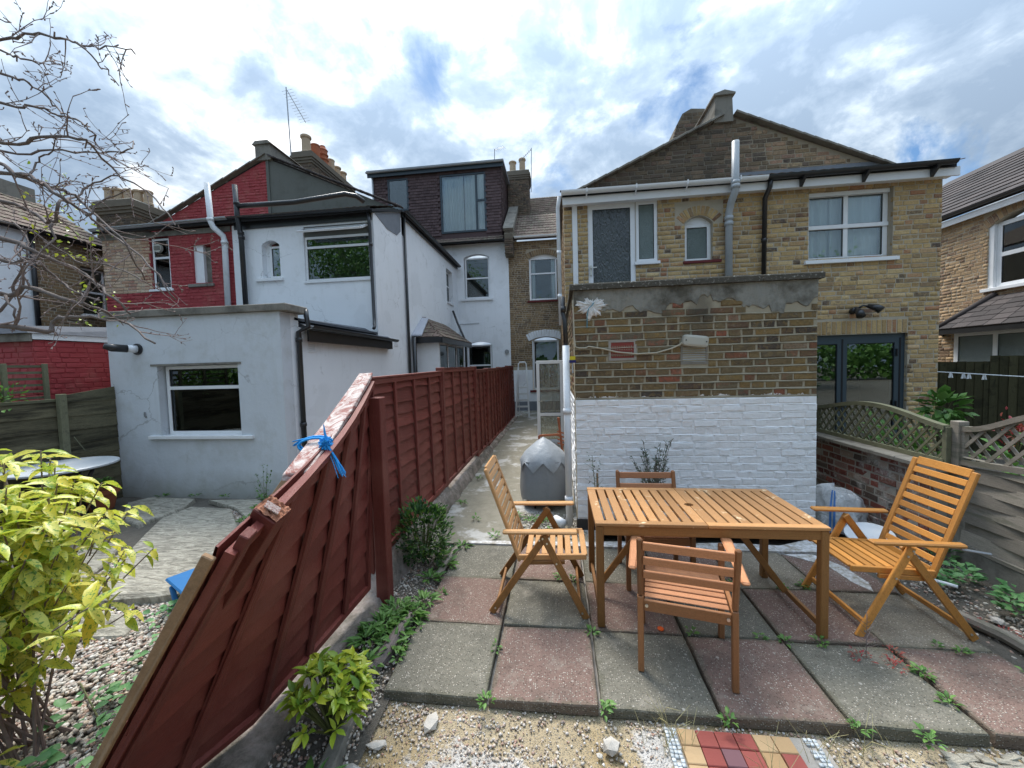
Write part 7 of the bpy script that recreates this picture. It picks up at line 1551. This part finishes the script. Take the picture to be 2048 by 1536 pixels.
for _ in range(64):
    d = rv(rr).normalized(); d.z = abs(d.z)*1.0-.15; p = Vector((-1.17, 1.74, .17))+Vector((d.x*.20, d.y*.20, d.z*.24))*rr.uniform(.7, 1.0); sm.tube([(-1.18, 1.74, -.03), Vector((-1.18, 1.74, 0)).lerp(p, .6), p], [.007, .005, .003], 4)
    ax = (d+Vector((0, 0, .9))).normalized(); s = ax.orthogonal().normalized(); t = ax.cross(s); ph = rr.uniform(0, 6)
    for i in range(rr.randint(5, 7)):
        a = ph+i*2.4; its.append(leaf_M(p-ax*.006*i, (s*math.cos(a)+t*math.sin(a))+ax*rr.uniform(.3, 1.1), rr.uniform(.05, .085), rr.uniform(-.4, .4)))
pieces(yb, 'leaf', its, YGREEN, 'leaf', tpls('leaf', wd=.40, droop=.2, fold=.08), 300, 'leaves', True); sm.build('stems', STEM, yb)
ol = thing('olive_shrub', 'young grey green olive like shrub in front of the white painted brick', 'shrub', (.95, 4.02, 0)); rr = random.Random(6); sm = MB(); its = []
for k in range(26):
    a = rr.uniform(0, 6.28); top = Vector((.95+.24*math.cos(a)*rr.uniform(.2, 1), 4.02+.12*math.sin(a), rr.uniform(.66, 1.03))); b = Vector((.95+rr.uniform(-.02, .02), 4.02, .15)); md = b.lerp(top, .5)+Vector((-(top.x-.95)*.2, 0, .03)); sm.tube([Vector((.95, 4.02, 0)), b, md, top], [.009, .005, .003, .0015], 4)
    for i in range(30):
        t = rr.uniform(.35, 1); p = (b.lerp(md, t*2) if t < .5 else md.lerp(top, t*2-1)); its.append(leaf_M(p, (top-b).normalized()*.6+rv(rr, .8), rr.uniform(.03, .052), rr.uniform(-1, 1)))
pieces(ol, 'leaf', its, OLIVE, 'leaf', tpls('leaf', wd=.2, droop=.1), 0, 'leaves', True); sm.build('stems', TWIG, ol)
cs = thing('climbing_stem_plant', 'thin sparse plant tied to a cane left of the olive shrub', 'plant', (.38, 4.05, 0)); sm = MB(); its = []
sm.tube([(.38, 4.05, 0), (.37, 4.06, .5), (.345, 4.08, .85)], [.005, .004, .002], 5)
for k in range(70):
    z = rr.uniform(.3, .85); p = Vector((.37, 4.06, z))+rv(rr, .11)*(1.1-z*.6); its.append(leaf_M(p, rv(rr), rr.uniform(.02, .038), rr.uniform(-1, 1)))
for k in range(9): z = .3+.05*k; sm.tube([(.37, 4.06, z), (.37+rr.uniform(-.12, .12), 4.05, z+rr.uniform(.02, .1))], [.002, .001], 4)
pieces(cs, 'leaf', its, OLIVE, 'leaf', tpls('leaf', wd=.45), 0, 'leaves', True); sm.build('stems', STEM, cs); MB().tube([(.40, 4.04, 0), (.395, 4.07, .66)], .012, 6).build('cane', MATS['raw_sawn_timber'], cs)
# ---------------------------------------------------------------- weeds and brambles
def patch(name, label, pts, m, L, per, spread, seed, kind='stuff', wd=.45, upz=.5, cap=0, cat=None, h=.03, droop=.3):
    rr = random.Random(seed); its = []
    for (x, y, k) in pts:
        for _ in range(int(per*k)):
            a = rr.uniform(0, 6.28); r_ = spread*k**.5*rr.random()**.6; its.append(leaf_M((x+r_*math.cos(a)*.6, y+r_*math.sin(a)*.6, rr.uniform(0, h)), (math.cos(a)+rr.uniform(-.3, .3), math.sin(a)+rr.uniform(-.3, .3), rr.uniform(.1, 1.1)*upz*2), L*rr.uniform(.5, 1.25), rr.uniform(-.5, .5)))
    if kind == 'stuff':
        V = []; Fs = []; off = 0; tp_ = tpls('leaf', wd=wd, droop=droop)
        for i, M in enumerate(its): v, f = tp_[i % len(tp_)]; M = np.array(M); V.append(v@M[:3, :3].T+M[:3, 3]); Fs.append(f+off); off += len(v)
        o = arr_mesh(name, np.concatenate(V), np.concatenate(Fs), m, None, 'stuff', True); o['label'] = label; return o
    th = thing(name, label, cat, (pts[0][0], pts[0][1], 0)); pieces(th, 'leaf', its, m, 'leaf', tpls('leaf', wd=wd, droop=droop), cap, 'leaves', True); return th
patch('weeds', 'leafy weeds growing in the soil strip between red fence and patio', [(-1.26, 2.50, 1.3), (-1.14, 2.42, 1), (-1.22, 2.66, 1.2), (-1.1, 2.62, .9), (-1.32, 2.36, .8), (-1.06, 2.78, .5), (-1.1, 2.3, .5), (-1.2, 2.15, .4), (-1.12, 3.1, .5), (-1.05, 3.35, .6), (-1.1, 3.5, .5), (-.98, 3.7, .3)], GREENL, .075, 75, .15, 3, wd=.3)
patch('joint_weeds', 'small green weeds growing in the joints between the patio slabs', [(-.43, 2.35, .45), (.19, 2.53, .5), (-.02, 3.2, .9), (.1, 3.17, .6), (1.41, 2.55, .5), (1.62, 2.56, .6), (1.28, 2.58, .3), (2.02, 2.35, .9), (1.98, 2.15, .6), (.85, 2.58, .4), (-.42, 1.95, .8), (.2, 1.95, .4), (.82, 1.95, .6), (1.42, 1.96, .6), (1.9, 3.2, .7), (1.72, 3.15, .5), (1.35, 3.2, .4), (.22, 1.98, .3), (-1.0, 2.5, .4), (-1.04, 2.3, .5), (-1.03, 2.2, .4), (2.4, 2.55, .5), (2.6, 2.4, .4), (2.3, 2.58, .3), (1.7, 1.93, .7), (-.95, 2.9, .3)], GREENL, .032, 34, .07, 5, wd=.5)
patch('red_weeds', 'dark reddish weeds in the slab joints near the right folding chair', [(1.78, 2.45, .8), (1.92, 2.4, .9), (1.99, 2.5, .5), (2.75, 2.85, .8), (2.85, 2.75, .7)], REDL, .020, 50, .10, 7, wd=.4)
patch('alley_weeds', 'weeds along the foot of the fence and the alley path', [(-1.3, 4.2, .7), (-1.0, 4.4, .3), (-.55, 4.5, .9), (-.35, 4.4, .8), (-.2, 4.35, .6), (-1.3, 4.9, .5), (-1.28, 6.0, .4), (-.7, 3.98, .4), (-.1, 4.1, .3)], GREENL, .05, 40, .13, 9)
patch('bed_plants', 'leafy ground cover in the planting bed beside the silvered fence', [(3.2, 3.4, 1.0), (3.3, 3.1, 1.1), (3.1, 2.95, .7), (3.3, 2.75, .9), (3.35, 3.75, .9), (3.0, 3.3, .6), (3.3, 2.4, .9), (3.35, 2.0, .8)], BRAMB, .060, 50, .16, 11, wd=.7, h=.10)
patch('yard_weeds', 'weeds at the foot of the grey extension and round the stone slabs', [(-5.9, 5.0, .7), (-5.4, 5.03, .5), (-4.9, 5.02, .4), (-4.3, 5.0, .6), (-4.0, 4.6, 1.0), (-3.85, 4.2, .7), (-4.2, 4.95, .5), (-4.6, 2.9, .6), (-4.15, 3.05, .6), (-4.0, 2.6, .6), (-5.0, 3.4, .4)], GREENL, .05, 40, .13, 13)
bmb = patch('bramble', 'trailing bramble with serrated green leaves across the gravel at the lower left', [(-2.95, 2.45, 1.2), (-2.75, 2.3, 1), (-3.05, 2.6, .7), (-2.45, 1.85, 1.3), (-2.3, 1.75, 1.2), (-2.6, 1.7, 1.2), (-2.35, 1.5, 1.4), (-2.1, 1.55, 1.0), (-2.15, 1.35, 1.4), (-2.0, 1.25, 1.1), (-2.75, 2.0, .7), (-2.5, 1.4, 1), (-2.2, 2.05, .5), (-2.35, 1.2, 1.2)], BRAMB, .058, 17, .19, 17, None, .72, .22, 300, 'bramble', .05, .12)
mb = MB()
for a in ([(-3.1, 2.7, .02), (-2.8, 2.35, .03), (-2.5, 2.0, .02), (-2.3, 1.6, .03), (-2.0, 1.2, .02)], [(-2.9, 1.9, .02), (-2.5, 1.7, .03), (-2.1, 1.5, .02)], [(-2.6, 1.3, .02), (-2.2, 1.4, .03), (-1.95, 1.5, .02)]): mb.tube([Vector(p)-Vector((0, 0, .045)) for p in a], .004, 5)
mb.build('runner', STEM, bmb)
dd_ = thing('dandelion', 'broad leaved dandelion below the glossy shrub', 'plant', (-1.12, 1.45, -.04)); rr = random.Random(3)
its = [leaf_M((-1.12+.01*math.cos(a), 1.46+.01*math.sin(a), -.04), (math.cos(a), math.sin(a), rr.uniform(.5, 1.6)), rr.uniform(.12, .18), 0) for a in [i*.7 for i in range(9)]]
pieces(dd_, 'leaf', its, GREENL, 'leaf', tpls('leaf', wd=.24, droop=.45), 20, 'leaves', True)
gr_ = MB(); rr = random.Random(44)
for cx, cy, n in ((.52, 1.88, 26), (.9, 1.7, 14), (-.35, 1.45, 30), (1.2, 1.85, 10), (-1.3, 1.2, 30), (1.45, 1.85, 12), (.05, 1.5, 10)):
    for _ in range(n):
        a = rr.uniform(0, 6.28); L = rr.uniform(.06, .2); x, y = cx+rr.gauss(0, .06), cy+rr.gauss(0, .05); gr_.tube([(x, y, -.06), (x+.3*L*math.cos(a), y+.3*L*math.sin(a), -.06+.6*L), (x+.8*L*math.cos(a), y+.8*L*math.sin(a), -.06+.9*L)], [.0016, .0013, .0006], 3)
o = gr_.build('dry_grass', mat('straw_grass', (.36, .32, .16), .8), None, kind='stuff'); o['label'] = 'thin dry grass blades in front of the patio'
ws_ = thing('tall_weed', 'tall thin flowering weed at the right corner of the grey extension', 'plant', (-4.0, 4.75, 0)); sm = MB(); its = []
for k in range(7):
    a = rr.uniform(0, 6.28); t_ = Vector((-4.0+.12*math.cos(a), 4.72+.1*math.sin(a), rr.uniform(.25, .62))); sm.tube([(-4.0, 4.74, -.03), (-4.0+.03*math.cos(a), 4.73, t_.z*.5), t_], [.003, .002, .001], 4); its += [leaf_M(Vector((-4.0, 4.74, -.03)).lerp(t_, rr.uniform(.2, 1)), rv(rr), rr.uniform(.015, .04), 0) for _ in range(14)]
pieces(ws_, 'leaf', its, GREENL, 'leaf', tpls('leaf', wd=.5), 0, 'leaves', True); sm.build('stems', STEM, ws_)
tp3 = thing('bare_twig_plant', 'dead twiggy weed standing in a slab joint before the right folding chair', 'plant', (1.82, 2.47, 0)); sm = MB(); rr = random.Random(9)
for k in range(16):
    z = .02+.014*k; a = rr.uniform(0, 6.28); sm.tube([(1.82, 2.47, z), (1.82+.03*math.cos(a), 2.47+.03*math.sin(a), z+.02), (1.82+.05*math.cos(a), 2.47+.05*math.sin(a), z+.045)], [.002, .0014, .001], 3)
sm.tube([(1.82, 2.47, 0), (1.822, 2.47, .27)], [.003, .0012], 4); sm.build('stems', TWIG, tp3)
# plants behind the right hand trellis and in the pot
dp = thing('leafy_shrub', 'large leaved green shrub behind the trellis at the brick house corner', 'shrub', (5.0, 5.6, 0)); dome(dp, (4.95, 5.6, 1.12), .20, .30, 90, .15, GREENL, 120, .62, 9, .2, .3, 8)
dq = thing('mixed_border', 'mixed green and red border plants seen through the lattice trellises', 'plants', (4.2, 4.4, 0)); dome(dq, (4.0, 4.9, .62), .45, .55, 420, .09, GREENL, 60, .6, 10, .2, .3, 8); dome(dq, (4.3, 3.8, .62), .5, .52, 420, .09, GREENL, 60, .6, 12, .2, .3, 8)
dome(dq, (4.75, 4.55, .98), .16, .22, 90, .06, REDL, 40, .4, 14, .6, .3, 6, name='red_leaf'); dome(dq, (5.3, 4.7, 1.0), .12, .26, 60, .06, REDL, 40, .4, 16, .6, .3, 6, name='red_leaf')
its = []; rr = random.Random(4)
for _ in range(160): a = rr.uniform(0, 6.28); its.append(leaf_M((-6.45+.15*rr.random()*math.cos(a), 4.62+.15*rr.random()*math.sin(a), .25+rr.uniform(0, .12)), (math.cos(a), math.sin(a), rr.uniform(.2, 1.4)), rr.uniform(.03, .06), 0))
pieces(pt, 'leaf', its, GREENL, 'leaf', tpls('leaf', wd=.6), 0, 'leaves', True)
cr = thing('climber', 'pale green climber leaves on the trellis at the far left', 'climber', (-7.0, 3.9, 1.4)); dome(cr, (-6.95, 4.0, 1.55), .28, .22, 160, .06, GREENL, 20, .6, 21, .2, .2, 5)
dl = []
rr = random.Random(77)
for x, y in ((-1.36, 2.55), (-1.42, 2.42), (-1.38, 2.46), (-1.33, 2.3), (.56, 1.985), (2.62, 2.75), (-1.3, 2.6)): dl.append(leaf_M((x, y, -.02 if x != .56 else -.045), rv(rr)*Vector((1, 1, .2)).length, .07, rr.uniform(-.5, .5)))
V = []; Fs = []; off = 0; tp_ = tpls('leaf', wd=.8, droop=.3)
for i, M in enumerate(dl): v, f = tp_[i % 8]; M = np.array(M); V.append(v@M[:3, :3].T+M[:3, 3]); Fs.append(f+off); off += len(v)
o = arr_mesh('fallen_leaves', np.concatenate(V), np.concatenate(Fs), DRYL, None, 'stuff', True); o['label'] = 'dry brown fallen leaves on the ground'
# ---------------------------------------------------------------- gravel, grit and broken stones
def inpoly(x, y, P):
    c = np.zeros(len(x), bool); j = len(P)-1
    for i in range(len(P)):
        xi, yi = P[i]; xj, yj = P[j]; c ^= ((yi > y) != (yj > y)) & (x < (xj-xi)*(y-yi)/(yj-yi+1e-12)+xi); j = i
    return c
def scatter(name, label, n, x0, x1, y0, y1, z, smin, smax, m, avoid=(), seed=1, keep=None, dens=None):
    r = np.random.RandomState(seed); x = r.uniform(x0, x1, n); y = r.uniform(y0, y1, n); k = np.ones(n, bool)
    for P in avoid: k &= ~inpoly(x, y, P)
    if keep is not None: k &= inpoly(x, y, keep)
    if dens is not None: k &= r.uniform(0, 1, n) < dens(x, y)
    x, y = x[k], y[k]; n = len(x); T = np.array([(a, b, c) for a in (-1, 1) for b in (-1, 1) for c in (-1, 1)])*.5; Fq = np.array([(0, 1, 3, 2), (4, 6, 7, 5), (0, 4, 5, 1), (2, 3, 7, 6), (0, 2, 6, 4), (1, 5, 7, 3)])
    s = r.uniform(smin, smax, (n, 1, 1))*r.uniform(.55, 1.2, (n, 1, 3)); s[:, :, 2] *= .75; v = T[None]*s*(1+r.uniform(-.28, .28, (n, 8, 3))); a = r.uniform(0, 6.28, n); tl = r.uniform(-.5, .5, n)
    cx, sx_ = np.cos(tl)[:, None], np.sin(tl)[:, None]; vx, vz = v[:, :, 0]*cx-v[:, :, 2]*sx_, v[:, :, 0]*sx_+v[:, :, 2]*cx; ca, sa = np.cos(a)[:, None], np.sin(a)[:, None]
    V = np.stack([vx*ca-v[:, :, 1]*sa+x[:, None], vx*sa+v[:, :, 1]*ca+y[:, None], vz+z+r.uniform(0, .008, n)[:, None]], 2).reshape(-1, 3); Fc = (Fq[None]+8*np.arange(n)[:, None, None]).reshape(-1, 4)
    o = arr_mesh(name, V, Fc, m, None, 'stuff', True); o['label'] = label; return o
SL1 = [(-3.75, 2.60), (-3.3, 2.68), (-2.95, 2.82), (-3.0, 3.2), (-3.35, 3.6), (-3.8, 4.05), (-4.35, 4.55), (-5.0, 4.6), (-5.0, 4.2), (-4.7, 3.75), (-4.3, 3.2), (-4.05, 2.8)]
scatter('gravel', 'loose mixed gravel covering the left yard', 40000, -4.6, -1.64, 1.0, 4.9, -.05, .012, .024, PEB, [SL1], 3, dens=lambda x, y: np.clip(1.25-.12*np.maximum(0, y-2.6)-.3*np.maximum(0, -3.6-x), .15, 1))
scatter('grit', 'small pale stones in the sandy ground before the patio', 16000, -1.15, 2.9, 1.2, 1.98, -.064, .004, .013, PEB, [[(.5, .6), (1.24, .6), (1.24, 1.95), (.5, 1.95)]], 5, dens=lambda x, y: .35+.6*(np.sin(x*4+y*9) > .1))
scatter('soil_grit', 'stones and grit in the soil strip beside the fence', 3500, -1.42, -1.02, 1.3, 3.9, -.04, .004, .016, PEB, (), 6)
scatter('bed_stones', 'pale stones and grit in the right planting bed', 3000, 2.66, 3.42, 1.7, 4.2, -.045, .005, .022, PEB, (), 7, None, lambda x, y: .3+.5*(np.sin(x*9+y*4) > .2))
scatter('paint_flecks', 'white flecks and crumbs scattered on the soil of the alley edge', 700, -.5, .25, 3.95, 4.6, -.004, .005, .022, RUBB, (), 8)
def rock(lab, x, y, z, s, seed, m=RUBB, sq=(1, 1, .6)):
    r = random.Random(seed); bm = bmesh.new(); bmesh.ops.create_icosphere(bm, subdivisions=1, radius=1); ph = [rv(r) for _ in range(5)]
    for v in bm.verts:
        d = v.co.normalized(); k = 1
        for p in ph: k = min(k, .92/max(.05, d.dot(p.normalized())) if d.dot(p.normalized()) > .55 else k)
        v.co = Vector((d.x*sq[0], d.y*sq[1], d.z*sq[2]))*s*k*r.uniform(.78, 1.08)
    me = bpy.data.meshes.new('stone'); bm.to_mesh(me); bm.free(); me.materials.append(m); o = bpy.data.objects.new('stone', me); link(o); o.location = (x, y, z); o.rotation_euler = (0, 0, r.uniform(0, 6)); return tag(o, lab, 'stone', 'broken stones lying round the patio')
rock('flat pale broken stone just below the first grey slab', -.70, 1.86, -.04, .055, 1, sq=(1.2, .8, .45)); rock('white triangular stone chip beside the concrete edging', -.93, 1.72, -.045, .045, 2, sq=(1.3, .7, .4)); rock('narrow white chip nearest the concrete edging', -.99, 1.60, -.045, .05, 3, sq=(1.4, .5, .4))
rock('grey and white jagged lump left of the old tiled path', .22, 1.80, -.03, .045, 4, sq=(1, 1, .8)); rock('small pebble touching the jagged lump', .16, 1.77, -.05, .018, 5); rock('broken block of kerb beside the fence post', -1.38, 2.5, .0, .075, 6, MATS['weathered_concrete'], (1.2, .9, .7)); rock('rounded stone in the planting bed nearest the log edging', 2.95, 2.9, -.01, .04, 7)
# slate shards at the lower right corner of the patio
its = []
rr = random.Random(10)
for k in range(46): its.append(MM(Vector((1.75+rr.random()*.7, 1.93-rr.random()*.09, -.055+rr.uniform(0, .02))), Euler((rr.uniform(-.2, .2), rr.uniform(-.2, .2), rr.uniform(-.4, .4))).to_matrix(), (rr.uniform(.05, .12), rr.uniform(.02, .045), .008)))
st_ = MB().box(1.6, 3.2, .9, 1.86, -.12, -.055).build('concrete_slab', MATS['weathered_concrete'], None, kind='structure', bevel=.006); pieces(st_, 'stone_shard', its, STONE, 'slab', tpls('slab'), 50)
# ---------------------------------------------------------------- trees of the garden behind, mirrored in the windows
def leafy(label, x, y, h, r, n, seed):
    t = thing('garden_tree', label, 'tree', (x, y, -.1)); rr = np.random.RandomState(seed); r2 = random.Random(seed)
    MB().tube([(x, y, -.1), (x+.1, y, h*.35), (x+.2, y+.1, h*.62)], [.24, .18, .08], 10).build('trunk', BARK, t, smooth=True); mb = MB()
    cl_ = [(x+r2.uniform(-.75, .75)*r, y+r2.uniform(-.6, .6)*r, h*.66+r2.uniform(-.45, .5)*r) for _ in range(16)]
    for c in cl_: mb.tube([(x+.1, y, h*.4), ((x+c[0])/2, (y+c[1])/2, (h*.45+c[2])/2), c], [.07, .04, .015], 6)
    mb.build('limb', BARK, t)
    ci = rr.randint(0, len(cl_), n); P = np.array(cl_)[ci]+rr.normal(0, .34*r*.75, (n, 3))*np.array([1, 1, .8]); A = rr.normal(0, 1, (n, 3)); A /= np.linalg.norm(A, axis=1)[:, None]; B_ = np.cross(A, rr.normal(0, 1, (n, 3))); B_ /= np.linalg.norm(B_, axis=1)[:, None]
    s = rr.uniform(.07, .15, (n, 1)); V = np.stack([P-A*s, P+B_*s*.6, P+A*s, P-B_*s*.6], 1).reshape(-1, 3); arr_mesh('crown', V, np.arange(4*n).reshape(-1, 4), GREENL, t, None)
leafy('tall leafy garden tree far behind on the left, mirrored in the white house windows', -12.5, -9.5, 14.5, 5.0, 13000, 1)
leafy('leafy garden tree straight behind the viewpoint, mirrored in the middle windows', -3, -20, 11, 4.0, 7000, 2)
leafy('leafy garden tree far behind on the right, mirrored in the folding doors', 15, -11, 7.5, 3.2, 7000, 3)
rh = np.random.RandomState(5); n = 16000; x = rh.uniform(-34, 34, n); y = -21+rh.normal(0, .8, n); z = rh.uniform(0, 1, n)**.8*(3.4+1.0*np.sin(x*.7)+.6*np.sin(x*2.3)); P = np.stack([x, y, z], 1); A = rh.normal(0, 1, (n, 3)); A /= np.linalg.norm(A, axis=1)[:, None]; B_ = np.cross(A, rh.normal(0, 1, (n, 3))); B_ /= np.linalg.norm(B_, axis=1)[:, None]; s = rh.uniform(.14, .3, (n, 1))
o = arr_mesh('hedge', np.stack([P-A*s, P+B_*s*.6, P+A*s, P-B_*s*.6], 1).reshape(-1, 3), np.arange(4*n).reshape(-1, 4), GREENL, None, 'stuff'); o['label'] = 'long hedge closing the gardens far behind, seen only in window reflections'
